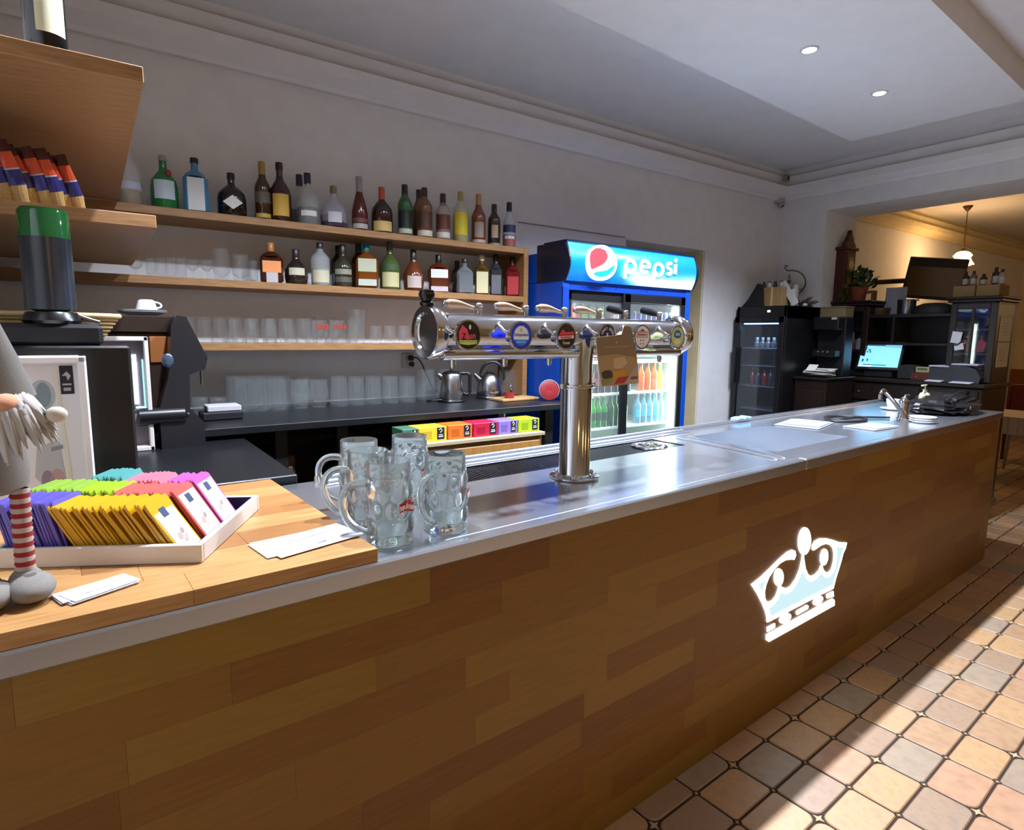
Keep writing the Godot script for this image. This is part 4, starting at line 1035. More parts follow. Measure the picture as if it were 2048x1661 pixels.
func back_bar():
	var xr := 2.458
	var t := thing("wall_shelf_unit", "open beech wall shelf unit with three boards behind the bar", "shelf", Vector3(0, 0, 0))
	for i in 3:
		part(t, "shelf_board", one_box(Vector3((xr - 0.449) / 2, SH[i] - 0.019, (SHZ + WALL_Z) / 2), Vector3(xr + 0.447, 0.038, WALL_Z * -1 + SHZ - 0.002), 0.002), shelf_wood)
	part(t, "side_panel", one_box(Vector3(xr + 0.019, (CT + SH[0]) / 2 + 0.001, (SHZ + WALL_Z) / 2), Vector3(0.038, SH[0] - CT - 0.002, 0.318), 0.002), shelf_wood)
	# back counter on black posts
	t = thing("back_counter", "black topped back counter along the wall under the shelves", "counter", Vector3.ZERO)
	part(t, "top", one_box(Vector3(1.03, CT - 0.0175, (CTZ + WALL_Z) / 2), Vector3(2.95, 0.035, 0.828), 0.003), black_top)
	for x in [0.72, 1.02, 1.75, 2.36]:
		part(t, "post", one_box(Vector3(x, (CT - 0.035) / 2, -2.98), Vector3(0.06, CT - 0.036, 0.06), 0.003), mt("131313", 0.4))
	part(t, "backboard", one_box(Vector3(0.98, 0.57, -3.62), Vector3(2.86, 1.14, 0.02), 0.002), mt("2b2620", 0.7))
	# black return worktop along the left wall, meeting the bar
	t = thing("side_worktop", "black laminate side worktop between bar and back counter", "worktop", Vector3.ZERO)
	part(t, "top", one_box(Vector3(0.05, 1.108, -2.775), Vector3(0.99, 0.034, 1.47), 0.003), black_top)
	part(t, "side_cheek", one_box(Vector3(0.50, 0.545, -2.78), Vector3(0.03, 1.089, 1.42), 0.002), mt("33271b", 0.6))
	# small brown cupboards under the back counter
	for k in [[0.62, 0.24, "chestnut brown"], [1.20, 0.36, "dark olive brown"]]:
		var c := thing("base_cupboard", "%s cupboard under the back counter, %s" % [k[2], "next to the side worktop" if k[0] < 1 else "beside the drawer cabinet"], "cupboard", Vector3(k[0] + 0.05, 0, -3.2))
		var wm := grain("cupboard_%s" % k[2].replace(" ", "_"), ["3d2a16", "4a331b", "553a1e"] if k[0] < 1 else ["36301f", "413925", "484029"], Vector3(4, 1, 4), 0.5, 0.02, 3, 90)
		part(c, "body", one_box(Vector3(0, 0.5, 0), Vector3(k[1], 1.0, 0.42), 0.003), wm)
		part(c, "door", one_box(Vector3(0, 0.5, 0.219), Vector3(k[1] - 0.03, 0.9, 0.016), 0.003), wm)
	# drawer cabinet with tea boxes
	var x0: float = 1.33; var x1: float = on_z(1088, 860, -2.7).x; var yt := 1.05
	t = thing("drawer_cabinet", "light oak drawer cabinet with brass shell handles under the tea boxes", "drawer cabinet", Vector3((x0 + x1) / 2, 0, -2.86))
	var W := x1 - x0
	var oakm := grain("drawer_oak", ["8a6230", "9a6f38", "a87c42"], Vector3(8, 0.7, 8), 0.42, 0.018, 4, 77)
	part(t, "carcass", one_box(Vector3(0, (yt - 0.02) / 2, -0.01), Vector3(W, yt - 0.02, 0.30), 0.002), oakm)
	part(t, "top_board", one_box(Vector3(0, yt - 0.01, 0), Vector3(W + 0.012, 0.02, 0.33), 0.002), mt("a39677", 0.5))
	for k in 4:
		var d := part(t, "drawer", one_box(Vector3(0, 0.90 - 0.23 * k, 0.148), Vector3(W - 0.05, 0.21, 0.018), 0.003), oakm)
		for hx in ([-0.13, 0.22] if k == 9 else [-0.02]):
			var q := MB.new(); q.ball(Vector3(hx, 0.93 - 0.23 * k, 0.165), Vector3(0.034, 0.014, 0.016), 16, 8); q.cbox(Vector3(hx, 0.943 - 0.23 * k, 0.160), Vector3(0.075, 0.006, 0.012), 0.002); part(d, "shell_handle", q.mesh(), mt("c79a45", 0.25, 1.0))
	var bxs := [[805, 838, "3f6b52", "green"], [838, 895, "d9b42a", "yellow"], [897, 946, "d0641c", "orange"], [948, 998, "b01238", "crimson"], [998, 1036, "7d68b8", "violet"], [1038, 1080, "9ab51c", "lime"]]
	for b in bxs:
		var a: float = on_z(b[0], 862, -2.73).x; var e: float = on_z(b[1], 862, -2.73).x
		var o := thing("tea_box", "%s tea bag box in the row on the drawer cabinet" % b[3], "box", Vector3((a + e) / 2, yt, -2.80), 0, "tea boxes on the drawer cabinet")
		var w := e - a - 0.004
		part(o, "carton", one_box(Vector3(0, 0.0375, 0), Vector3(w, 0.075, 0.13), 0.002), mt(b[2], 0.45))
		part(o, "brand_panel", one_box(Vector3(w * 0.28, 0.040, 0.0656), Vector3(w * 0.27, 0.062, 0.001), 0.0003), mt("1c1a22", 0.45))
		var q := MB.new()
		q.tube([Vector3(w * 0.22, 0.058, 0.0665), Vector3(w * 0.28, 0.066, 0.0665), Vector3(w * 0.33, 0.056, 0.0665), Vector3(w * 0.26, 0.045, 0.0665)], 0.003, 6); q.cbox(Vector3(w * 0.28, 0.033, 0.0663), Vector3(w * 0.15, 0.004, 0.0008), 0.0002); q.cbox(Vector3(w * 0.28, 0.024, 0.0663), Vector3(w * 0.17, 0.006, 0.0008), 0.0002)
		part(o, "brand_mark", q.mesh(), mt("b7b3ba", 0.5))
		part(o, "window", one_box(Vector3(-w * 0.2, 0.036, 0.0655), Vector3(w * 0.32, 0.04, 0.001), 0.0003), mt(Color(b[2]).darkened(0.16).to_html(false), 0.4))
	kettles()

func kettles():
	var k1 := on_y(903, 803, CT); var k2 := on_y(978, 796, CT)
	var brushed := mt("a9a9ab", 0.24, 1.0); var blk := mt("121214", 0.3)
	var t := thing("electric_kettle", "brushed steel kettle with a straight black side handle", "kettle", k1, -0.5)
	var q := MB.new(); q.lathe(P2([0, 0.0, 0.085, 0.0, 0.09, 0.006, 0.085, 0.018, 0, 0.02]), 30); part(t, "power_base", q.mesh(), blk)
	q = MB.new(); q.lathe(P2([0, 0.02, 0.077, 0.02, 0.079, 0.026, 0.064, 0.165, 0.055, 0.18, 0, 0.184]), 36); part(t, "body", q.mesh(), brushed)
	q = MB.new(); q.lathe(P2([0.0, 0.196, 0.03, 0.194, 0.056, 0.184, 0.058, 0.176, 0, 0.176]), 26); q.ball(Vector3(0, 0.2, 0), Vector3(0.012, 0.008, 0.012), 10, 6); part(t, "lid", q.mesh(), blk)
	q = MB.new(); q.tube([Vector3(0.05, 0.178, 0), Vector3(0.10, 0.18, 0), Vector3(0.116, 0.165, 0), Vector3(0.116, 0.06, 0), Vector3(0.1, 0.045, 0), Vector3(0.078, 0.05, 0)], 0.0125, 10); part(t, "handle", q.mesh(), blk)
	q = MB.new(); q.tube([Vector3(-0.055, 0.15, 0), Vector3(-0.085, 0.172, 0)], [0.022, 0.012], 10); part(t, "spout", q.mesh(), brushed)
	t = thing("electric_kettle", "rounded steel kettle with a big black hoop handle on top", "kettle", k2, -0.5)
	q = MB.new(); q.lathe(P2([0, 0.0, 0.085, 0.0, 0.09, 0.006, 0.085, 0.018, 0, 0.02]), 30); part(t, "power_base", q.mesh(), blk)
	q = MB.new(); q.lathe(P2([0, 0.02, 0.078, 0.02, 0.084, 0.03, 0.083, 0.06, 0.074, 0.11, 0.055, 0.15, 0.035, 0.168, 0, 0.172]), 36); part(t, "body", q.mesh(), brushed)
	q = MB.new(); q.lathe(P2([0, 0.185, 0.012, 0.184, 0.014, 0.176, 0.034, 0.168, 0, 0.166]), 20); part(t, "lid", q.mesh(), blk)
	q = MB.new(); q.tube(bez(Vector3(-0.055, 0.14, 0), Vector3(-0.07, 0.275, 0), Vector3(0.12, 0.285, 0), Vector3(0.092, 0.12, 0), 18), 0.0105, 10); part(t, "handle", q.mesh(), blk)
	q = MB.new(); q.tube([Vector3(-0.06, 0.12, 0), Vector3(-0.1, 0.16, 0)], [0.02, 0.01], 10); part(t, "spout", q.mesh(), brushed)
	# socket, plug and cable
	var so := on_z(815, 722, WALL_Z)
	t = thing("wall_socket", "white double wall socket above the back counter", "socket", so)
	part(t, "plate", one_box(Vector3(0, 0, 0.006), Vector3(0.085, 0.1, 0.012), 0.003), mt("b5b0a4", 0.5))
	q = MB.new(); q.lathe(P2([0, 0.013, 0.022, 0.013, 0.024, 0.0115]), 20, Transform3D(Basis(Vector3.RIGHT, PI / 2), Vector3(0, 0.02, 0))); part(t, "face", q.mesh(), mt("a09b90", 0.5))
	t = thing("power_cable", "black plug and cable hanging from the wall socket to the kettles", "cable", Vector3.ZERO)
	q = MB.new(); q.cyl(so + Vector3(0.01, 0.02, 0.013), 0.018, 0.035, 12, Basis(Vector3.RIGHT, PI / 2), 0.004); q.cyl(so + Vector3(0.016, -0.022, 0.013), 0.016, 0.032, 12, Basis(Vector3.RIGHT, PI / 2), 0.004); part(t, "plug", q.mesh(), blk)
	var c0 := so + Vector3(0.01, 0.02, 0.05)
	var pts := bez(c0, c0 + Vector3(0.06, 0.04, 0.08), c0 + Vector3(0.05, -0.2, 0.06), Vector3(c0.x + 0.16, CT + 0.02, -3.5), 12)
	for k in 14:
		var a := TAU * k / 13.0
		pts.append(Vector3(c0.x + 0.06 + 0.10 * cos(a), CT + 0.006 + 0.01 * maxf(0, sin(a)), -3.36 + 0.05 * sin(a)))
	pts.append(k1 + Vector3(-0.09, 0.01, 0.0))
	q = MB.new(); q.tube(pts, 0.0045, 7); part(t, "cord", q.mesh(), blk)
	# board with a red jar and a whisk at the right end
	var bo := on_y(1055, 792, CT)
	solo("chopping_board", "pale wooden chopping board beside the kettles", "board", one_box(Vector3(0, 0.009, 0), Vector3(0.3, 0.017, 0.16), 0.004), mt("a07a4a", 0.55), Vector3(2.26, CT + 0.0003, -3.2), 0.05)
	t = thing("red_scoop", "red round plastic lid leaning against the shelf panel", "lid", Vector3(2.43, CT + 0.0005, -3.05), -0.5)
	q = MB.new(); q.lathe(P2([0, 0, 0.06, 0, 0.064, 0.004, 0.064, 0.016, 0.06, 0.018, 0, 0.012]), 28, Transform3D(Basis(Vector3.RIGHT, PI / 2 - 0.2), Vector3(0, 0.066, 0.0))); part(t, "disc", q.mesh(), mt("7a1014", 0.4))
	q = MB.new(); q.lathe(P2([0.0635, 0.0, 0.068, 0.004, 0.068, 0.016, 0.0635, 0.02]), 28, Transform3D(Basis(Vector3.RIGHT, PI / 2 - 0.2), Vector3(0, 0.069, 0.0))); part(t, "rim", q.mesh(), mt("8f8a90", 0.4))
	t = thing("bar_spoon", "steel spoon standing in a small red cup on the chopping board", "spoon", Vector3(2.20, CT + 0.0178, -3.17))
	q = MB.new(); q.lathe(P2([0, 0, 0.03, 0, 0.034, 0.04, 0.031, 0.04, 0.027, 0.004, 0, 0.004]), 18); part(t, "cup", q.mesh(), mt("8a2a24", 0.4))
	q = MB.new(); q.tube([Vector3(0, 0.01, 0), Vector3(0.01, 0.1, 0), Vector3(0.03, 0.19, 0)], 0.004, 8); q.ball(Vector3(0.012, 0.06, 0.0), Vector3(0.014, 0.026, 0.008), 12, 8); part(t, "spoon", q.mesh(), chrome)

# ---------- bottles ----------
func label_patch(q: MB, r: float, y0: float, y1: float, half: float, seg := 8):
	for k in seg:
		var a0 := -half + 2 * half * k / seg; var a1 := -half + 2 * half * (k + 1) / seg
		var n0 := Vector3(sin(a0), 0, cos(a0)); var n1 := Vector3(sin(a1), 0, cos(a1))
		q.tri(n0 * r + Vector3.UP * y0, n1 * r + Vector3.UP * y0, n1 * r + Vector3.UP * y1, n0, n1, n1); q.tri(n0 * r + Vector3.UP * y0, n1 * r + Vector3.UP * y1, n0 * r + Vector3.UP * y1, n0, n1, n0)

func bottle(at: Vector3, h: float, w: float, shape: String, mat: Material, cap: String, labels: Array, label: String, group: String, liquid := "", fill := 0.5, capf := 0.14) -> Node3D:
	var t := thing("bottle", label, "bottle", at, atan2(-at.x, -at.z) * 0.75, group)
	var r := w / 2; var q := MB.new()
	var nr := clampf(w * 0.19, 0.011, 0.0165)
	var bt := h * 0.62      # where the shoulder begins
	var nb := h * 0.78      # where the neck begins
	match shape:
		"std":
			q.lathe(P2([0, 0, r - 0.004, 0, r, 0.005, r, bt, r * 0.93, bt + h * 0.05, r * 0.6, nb - h * 0.03, nr * 1.15, nb + h * 0.02, nr, h - 0.012, nr, h - 0.006]), 22)
		"slim":
			bt = h * 0.55; q.lathe(P2([0, 0, r - 0.004, 0, r, 0.005, r, bt, r * 0.9, bt + h * 0.06, r * 0.5, h * 0.72, nr * 1.1, h * 0.8, nr, h - 0.008]), 22)
		"tear":
			bt = h * 0.34; q.lathe(P2([0, 0, r * 0.8, 0, r * 0.92, 0.006, r, h * 0.2, r * 0.97, h * 0.36, r * 0.72, h * 0.54, nr * 1.2, h * 0.70, nr, h * 0.78, nr, h - 0.008]), 22)
		"squat":
			bt = h * 0.50; nb = h * 0.70; q.lathe(P2([0, 0, r - 0.006, 0, r, 0.008, r, h * 0.42, r * 0.92, h * 0.54, r * 0.55, h * 0.66, nr * 1.2, h * 0.72, nr, h * 0.78, nr, h - 0.01]), 24)
		"round":
			bt = h * 0.3; q.lathe(P2([0, 0, r * 0.75, 0, r * 0.9, h * 0.04, r, h * 0.22, r * 0.96, h * 0.4, r * 0.7, h * 0.56, nr * 1.4, h * 0.68, nr * 1.1, h * 0.76, nr * 1.1, h - 0.01]), 24)
		_:   # square bottles
			bt = h * 0.66
			q.cbox(Vector3(0, bt / 2, 0), Vector3(w, bt, w * 0.86), w * 0.12)
			q.lathe(P2([r * 0.92, bt - 0.002, r * 0.75, bt + h * 0.05, nr * 1.2, h * 0.77, nr, h * 0.8, nr, h - 0.008]), 20)
	part(t, "glass_body", q.mesh(), mat)
	if liquid != "":
		q = MB.new()
		if shape == "square": q.cbox(Vector3(0, h * fill * 0.5 + 0.004, 0), Vector3(w - 0.006, h * fill, w * 0.86 - 0.006), w * 0.1)
		else: q.lathe(P2([0, 0.004, r * 0.9 - 0.004, 0.004, r - 0.003, 0.01, r - 0.003, minf(bt, h * fill), 0, minf(bt, h * fill)]), 20)
		part(t, "liquid", q.mesh(), mt(liquid, 0.15))
	q = MB.new(); var ch := h * capf
	q.lathe(P2([nr * 0.9, h - ch, nr + 0.002, h - ch, nr + 0.0025, h - ch + 0.003, nr + 0.0022, h - 0.002, nr, h, 0, h]), 16); part(t, "cap", q.mesh(), mt(cap, 0.35))
	for l in labels:      # [y0, y1 as share of the height, colour, half angle]
		q = MB.new()
		if shape == "square": q.cbox(Vector3(0, h * (l[0] + l[1]) / 2, w * 0.43 + 0.0006), Vector3(w * clampf(l[3], 0.3, 0.82), h * (l[1] - l[0]), 0.0012), 0.0003)
		else:
			var rr: float = r if shape in ["std", "slim", "squat"] else r * 1.0
			label_patch(q, rr + 0.0007, h * l[0], h * l[1], l[3])
		part(t, "label", q.mesh(), mt(l[2], 0.5))
	return t

func row_bottle(shelf: int, px: float, top: float, wpx: float, shape: String, mat: Material, cap: String, labels: Array, label: String, liquid := "", fill := 0.5, capf := 0.14, zoff := 0.0) -> Node3D:
	var z := SHZ - 0.10 + zoff
	var c := on_z(px, top, z)
	var h: float = c.y - SH[shelf]
	var at := Vector3(on_z(px, top + 60, z).x, SH[shelf], z)
	return bottle(at, h, wpx * m_per_px(at) * 0.97, shape, mat, cap, labels, label, "spirit bottles on the %s shelf" % ["top", "middle"][shelf], liquid, fill, capf)

func bottles():
	var clear := glass("cdd4d2", 0.30)
	var dk := func(hex): return mt(hex, 0.10, 0.0, 0.6)
	var S := "square"
	row_bottle(0, 255, 274, 48, "squat", clear, "2b2622", [[0.24, 0.34, "aab0c4", 1.0]], "clear tequila bottle, a third full of amber, with a pale blue band label", "7a5a1a", 0.22, 0.10)
	var b := row_bottle(0, 328, 312, 50, "squat", dk.call("1c6a34"), "8f9698", [[0.18, 0.52, "a9bcc6", 0.8]], "dark green gin bottle with wide silver blue label", "", 0.5, 0.10)
	var q := MB.new(); q.ball(Vector3(0.02, 0.17, 0.042), Vector3(0.014, 0.016, 0.006), 12, 8); part(b, "wax_seal", q.mesh(), mt("7c1c22", 0.4))
	b = row_bottle(0, 391, 317, 46, S, mt("3f7596", 0.08, 0.0, 0.6), "18181c", [[0.04, 0.62, "c6cbc8", 0.66]], "sky blue square gin bottle with tall white label and looped stopper", "", 0.5, 0.10)
	b = row_bottle(0, 464, 347, 55, "squat", dk.call("141213"), "111111", [], "black apothecary bottle with a white diamond label")
	q = MB.new(); q.prism(V2([-0.046, 0.062, 0, 0.028, 0.046, 0.062, 0, 0.098]), 0.0, 0.0014, Transform3D(Basis.IDENTITY, Vector3(0, 0, 0.098))); part(b, "diamond_label", q.mesh(), mt("bcbdb8", 0.5))
	row_bottle(0, 525, 324, 31, "slim", dk.call("3a2410"), "9a7a34", [[0.30, 0.48, "5a5348", 1.2], [0.05, 0.12, "b59a4a", 1.1]], "slender brown bottle with gold foil neck", "", 0.5, 0.26)
	row_bottle(0, 560, 326, 44, "squat", dk.call("331317"), "1a1614", [[0.10, 0.46, "c09a34", 0.75]], "dark red rum bottle with a big gold label", "", 0.5, 0.12)
	row_bottle(0, 600, 350, 44, "squat", glass("b9c0bc", 0.3), "231f38", [], "clear rounded bottle with purple capsule, behind its twin", "2a241c", 0.34, 0.2, -0.135)
	row_bottle(0, 616, 347, 46, "squat", glass("b9c0bc", 0.32), "241f3c", [[0.17, 0.27, "cdd0cc", 0.7]], "clear rounded bottle with purple capsule and small white label", "2a241c", 0.34, 0.2)
	row_bottle(0, 668, 373, 55, "round", glass("a9a8b4", 0.42), "7a6f56", [[0.12, 0.36, "b5b8bb", 0.5]], "wide grey decanter bottle with cork stopper and white label", "403244", 0.4, 0.16)
	row_bottle(0, 719, 354, 33, "tear", dk.call("4e1512"), "8f8a88", [[0.05, 0.14, "a9a29c", 1.1], [0.16, 0.24, "5f3a36", 1.1]], "red brown cognac bottle with long silver neck", "", 0.5, 0.3)
	row_bottle(0, 764, 375, 43, "squat", dk.call("2c150d"), "b0472a", [[0.05, 0.26, "c2a664", 1.0]], "squat brown cognac bottle with orange neck and beige label", "", 0.5, 0.3)
	row_bottle(0, 810, 370, 29, "std", dk.call("1d5a30"), "16201a", [[0.06, 0.15, "b5b8a8", 1.3], [0.18, 0.5, "121a16", 1.2]], "bright green whisky bottle with black label and white foot band", "", 0.5, 0.2)
	row_bottle(0, 838, 380, 27, "std", dk.call("5a3a1c"), "201616", [], "amber whisky bottle standing behind its twin", "", 0.5, 0.16, -0.135)
	row_bottle(0, 849, 376, 32, "std", dk.call("6a4424"), "30201c", [[0.05, 0.16, "c4bfae", 1.2], [0.2, 0.52, "4a2a1a", 1.2]], "amber whisky bottle with brown label and cream foot band", "", 0.5, 0.18)
	row_bottle(0, 886, 388, 29, "std", glass("a8a29a", 0.45), "35181a", [[0.06, 0.18, "c6c0b0", 1.3], [0.24, 0.55, "5c2a1c", 1.3]], "short amber bottle with russet label and dark red capsule", "6a3a18", 0.4, 0.24)
	row_bottle(0, 921, 384, 31, "std", glass("b8b894", 0.42), "9a8a58", [[0.15, 0.58, "c2b01e", 1.0]], "pale bottle with a bright yellow label", "a8a878", 0.55, 0.16)
	row_bottle(0, 957, 389, 29, "slim", dk.call("6e3716"), "a97a46", [[0.04, 0.10, "b0a090", 1.2], [0.14, 0.44, "8d8078", 0.7]], "tall orange brown bottle with tan foil neck", "", 0.5, 0.24)
	row_bottle(0, 988, 409, 26, "std", dk.call("2e1f10"), "2c1a1a", [[0.03, 0.08, "8a8880", 1.2], [0.2, 0.5, "9a8a72", 0.55]], "very dark brown bottle with a star shaped pale label", "", 0.5, 0.24)
	row_bottle(0, 1018, 405, 27, "slim", glass("aab4bc", 0.4), "15161c", [[0.34, 0.5, "23284e", 1.2], [0.04, 0.28, "8a4a48", 1.2], [0.2, 0.26, "c8c4c4", 0.8]], "clear vodka bottle with navy and red label", "7c8890", 0.3, 0.2)
	# middle shelf
	row_bottle(1, 543, 486, 44, S, dk.call("33180e"), "a06a34", [[0.26, 0.54, "d8894a", 0.8], [0.02, 0.26, "a9a6aa", 0.5]], "square brown orange liqueur bottle with orange label", "", 0.5, 0.22)
	row_bottle(1, 593, 499, 46, "round", dk.call("221a18"), "2a2422", [[0.26, 0.46, "b5b09a", 0.7]], "squat black bottle with cream oval label", "", 0.5, 0.2)
	row_bottle(1, 641, 486, 38, "std", glass("b2bab6", 0.36), "2a2a28", [[0.08, 0.36, "b4b094", 1.0]], "clear bottle with pale beige label beside the squat black one", "8c928c", 0.4, 0.14)
	row_bottle(1, 678, 492, 30, "std", dk.call("201c18"), "1a1612", [], "dark bottle hidden behind the olive one", "", 0.5, 0.2, -0.135)
	row_bottle(1, 686, 490, 38, "squat", dk.call("2c2a20"), "2a241c", [[0.3, 0.42, "7f7d6a", 1.0], [0.12, 0.24, "4c4a40", 1.0]], "dark olive bottle with narrow grey bands", "", 0.5, 0.22)
	row_bottle(1, 718, 488, 30, "std", dk.call("4a2614"), "143038", [], "dark amber bottle with black teal cap, half hidden", "", 0.5, 0.2, -0.135)
	row_bottle(1, 733, 486, 44, S, dk.call("66350f"), "1f6470", [[0.36, 0.64, "a6a98c", 0.82], [0.06, 0.2, "a8b4a2", 0.82]], "square bourbon bottle with teal cap and two cream labels", "", 0.5, 0.2)
	row_bottle(1, 780, 484, 42, "squat", dk.call("3c4a26"), "4a443c", [[0.06, 0.36, "b0aa7c", 0.9], [0.40, 0.52, "2f4a26", 0.9]], "green glass whiskey bottle with wide cream label", "", 0.5, 0.18)
	row_bottle(1, 827, 500, 43, "round", dk.call("5a2c14"), "2b2322", [[0.08, 0.36, "ab9c92", 0.7]], "round shouldered amber whisky bottle with pinkish label", "", 0.5, 0.26)
	row_bottle(1, 877, 510, 42, S, dk.call("4c1f14"), "14130f", [[0.38, 0.6, "c6c8c8", 0.82], [0.03, 0.16, "b4a8a8", 0.82]], "square whisky bottle with a white banner label", "", 0.5, 0.2)
	row_bottle(1, 914, 522, 24, "std", dk.call("34291f"), "1b1714", [], "small brown bottle behind the short clear one", "", 0.5, 0.14, -0.135)
	row_bottle(1, 929, 518, 33, S, glass("8a9094", 0.4), "2a211e", [], "short clear square bottle with dark stopper", "4a5054", 0.5, 0.12)
	row_bottle(1, 963, 511, 29, S, dk.call("4a3818"), "bdb08c", [[0.05, 0.58, "bdb58c", 0.82]], "square bottle with a full cream label and cream cap", "", 0.5, 0.14)
	row_bottle(1, 991, 509, 24, S, dk.call("2a2c30"), "141414", [[0.05, 0.5, "55575c", 0.82]], "narrow dark grey bottle next to the shelf end", "", 0.5, 0.16)
	row_bottle(1, 1024, 514, 28, S, dk.call("5c1416"), "1c1412", [[0.06, 0.5, "9a161c", 0.82]], "square bottle with a strong red label at the shelf end", "", 0.5, 0.16)

# ---------- glasses ----------
func tumbler(r0: float, r1: float, h: float, up := true) -> ArrayMesh:
	var q := MB.new(); var w := 0.0016
	var p := [Vector2(0, 0), Vector2(r0, 0), Vector2(r0 + 0.001, 0.004), Vector2(r1, h), Vector2(r1 - w, h), Vector2(r0 - w, 0.014), Vector2(0, 0.012)]
	q.lathe(p, 24, Transform3D.IDENTITY if up else Transform3D(Basis(Vector3.RIGHT, PI), Vector3(0, h, 0)))
	return q.mesh()
func stemmed(h: float) -> ArrayMesh:
	var q := MB.new()
	q.lathe(P2([0, 0, 0.032, 0, 0.033, 0.003, 0.006, 0.008, 0.004, 0.02, 0.004, h * 0.4, 0.012, h * 0.46, 0.032, h * 0.66, 0.036, h * 0.85, 0.033, h, 0.0315, h, 0.034, h * 0.85, 0.03, h * 0.66, 0.01, h * 0.48, 0, h * 0.46]), 22)
	return q.mesh()

func glasses():
	var put := func(px: float, top: float, wpx: float, base_y: float, z: float, kind: String, label: String, group: String, n := 1, step := 0.0):
		for k in n:
			var at := on_z(px + step * k, top + 40, z); at.y = base_y
			var h: float = on_z(px + step * k, top, z).y - base_y
			var r: float = wpx * m_per_px(at) / 2
			var m: Mesh
			match kind:
				"stem": m = stemmed(h)
				"cup_down": m = tumbler(r * 0.85, r, h, false)
				"belly":
					var q := MB.new(); q.lathe(P2([0, 0, r * 0.7, 0, r * 0.72, 0.006, r * 0.95, h * 0.3, r, h * 0.5, r * 0.86, h * 0.8, r * 0.9, h, r * 0.9 - 0.0016, h, r * 0.84, h * 0.8, r - 0.003, h * 0.5, r * 0.9, h * 0.28, 0, 0.012]), 24); m = q.mesh()
				_: m = tumbler(r * 0.82, r, h)
			solo("drinking_glass" if kind != "stem" else "stemmed_glass", label, "glass", m, tumbler_glass, at, 0.0, group)
	var z := SHZ - 0.11
	# middle shelf, left of the bottles
	put.call(272, 521, 20, SH[1], z, "stem", "small stemmed glass on the middle shelf beside the deep side shelf", "stemmed glasses", 1)
	put.call(303, 517, 21, SH[1], z, "plain", "plain straight tumbler in the row of four on the middle shelf", "tumblers on the middle shelf", 4, 20.5)
	put.call(386, 521, 23, SH[1], z, "stem", "short sparkling stemmed glass on the middle shelf between tumblers and jars", "stemmed glasses", 2, 29.0)
	put.call(443, 498, 34, SH[1], z, "belly", "tall stacked glass on the middle shelf beside the orange liqueur bottle", "belly glasses", 1)
	put.call(482, 510, 34, SH[1], z, "belly", "round bellied glass on the middle shelf just left of the orange liqueur bottle", "belly glasses", 1)
	put.call(508, 522, 18, SH[1], z, "plain", "slim tumbler touching the orange liqueur bottle on the middle shelf", "", 1)
	# lower shelf
	put.call(378, 634, 30, SH[2], z, "cup_down", "upturned cut glass tumbler on the lowest shelf", "upturned glasses on the lowest shelf", 4, 31.0)
	put.call(503, 637, 32, SH[2], z, "belly", "bulbous brandy glass in the middle of the lowest shelf", "brandy glasses on the lowest shelf", 4, 35.0)
	for k in 2:
		var lat := on_z(640 + 35 * k, 690, z); lat.y = SH[2]
		var lh: float = on_z(640 + 35 * k, 641, z).y - SH[2]; var lr: float = 33.0 * m_per_px(lat) / 2
		var lt := thing("lettered_glass", "brandy glass with red lettering on the lowest shelf", "glass", lat, 0, "brandy glasses with red letters")
		var lq := MB.new(); lq.lathe(P2([0, 0, lr * 0.7, 0, lr * 0.72, 0.006, lr * 0.95, lh * 0.3, lr, lh * 0.5, lr * 0.9, lh, lr * 0.9 - 0.0016, lh, lr - 0.003, lh * 0.5, lr * 0.9, lh * 0.28, 0, 0.012]), 24); part(lt, "glass_body", lq.mesh(), tumbler_glass)
		for j in 4: part(lt, "letter_block", one_box(Vector3(-0.03 + 0.02 * j, lh * 0.72, lr + 0.001), Vector3(0.015, 0.026, 0.001), 0.0003), mt("8f2c22", 0.5))
	put.call(712, 620, 38, SH[2], z, "plain", "tall ribbed highball glass on the lowest shelf", "", 1)
	put.call(752, 652, 27, SH[2], z, "belly", "small pale dessert glass behind the tap pipe end on the lowest shelf", "dessert glasses", 3, 28.0)
	put.call(462, 634, 26, SH[2], z - 0.11, "cup_down", "upturned tumbler in the back row of the lowest shelf", "upturned glasses in the back row", 7, 40.0)
	# back counter
	var zc := -3.45
	put.call(474, 752, 44, CT, zc, "cup_down", "big upturned glass jar on the back counter", "upturned jars on the back counter", 3, 39.0)
	put.call(601, 760, 39, CT, zc, "belly", "handled beer glass upturned on the back counter", "beer glasses on the back counter", 2, 37.0)
	put.call(678, 752, 36, CT, zc, "cup_down", "half litre beer glass upturned in the long row on the back counter", "half litre glasses on the back counter", 5, 34.0)
	put.call(850, 738, 44, CT, zc - 0.08, "cup_down", "large upturned glass behind the straight handled kettle", "large glasses behind the kettles", 2, 42.0)
	put.call(1016, 740, 40, CT, zc - 0.08, "cup_down", "large upturned glass between the hoop handled kettle and the shelf panel", "")
	put.call(438, 795, 30, CT, zc + 0.12, "plain", "low wide tumbler at the near edge of the back counter", "low tumblers on the back counter", 2, -36.0)
	put.call(493, 753, 40, CT, zc - 0.13, "cup_down", "upturned jar in the back row on the back counter", "upturned jars in the back row", 4, 38.0)

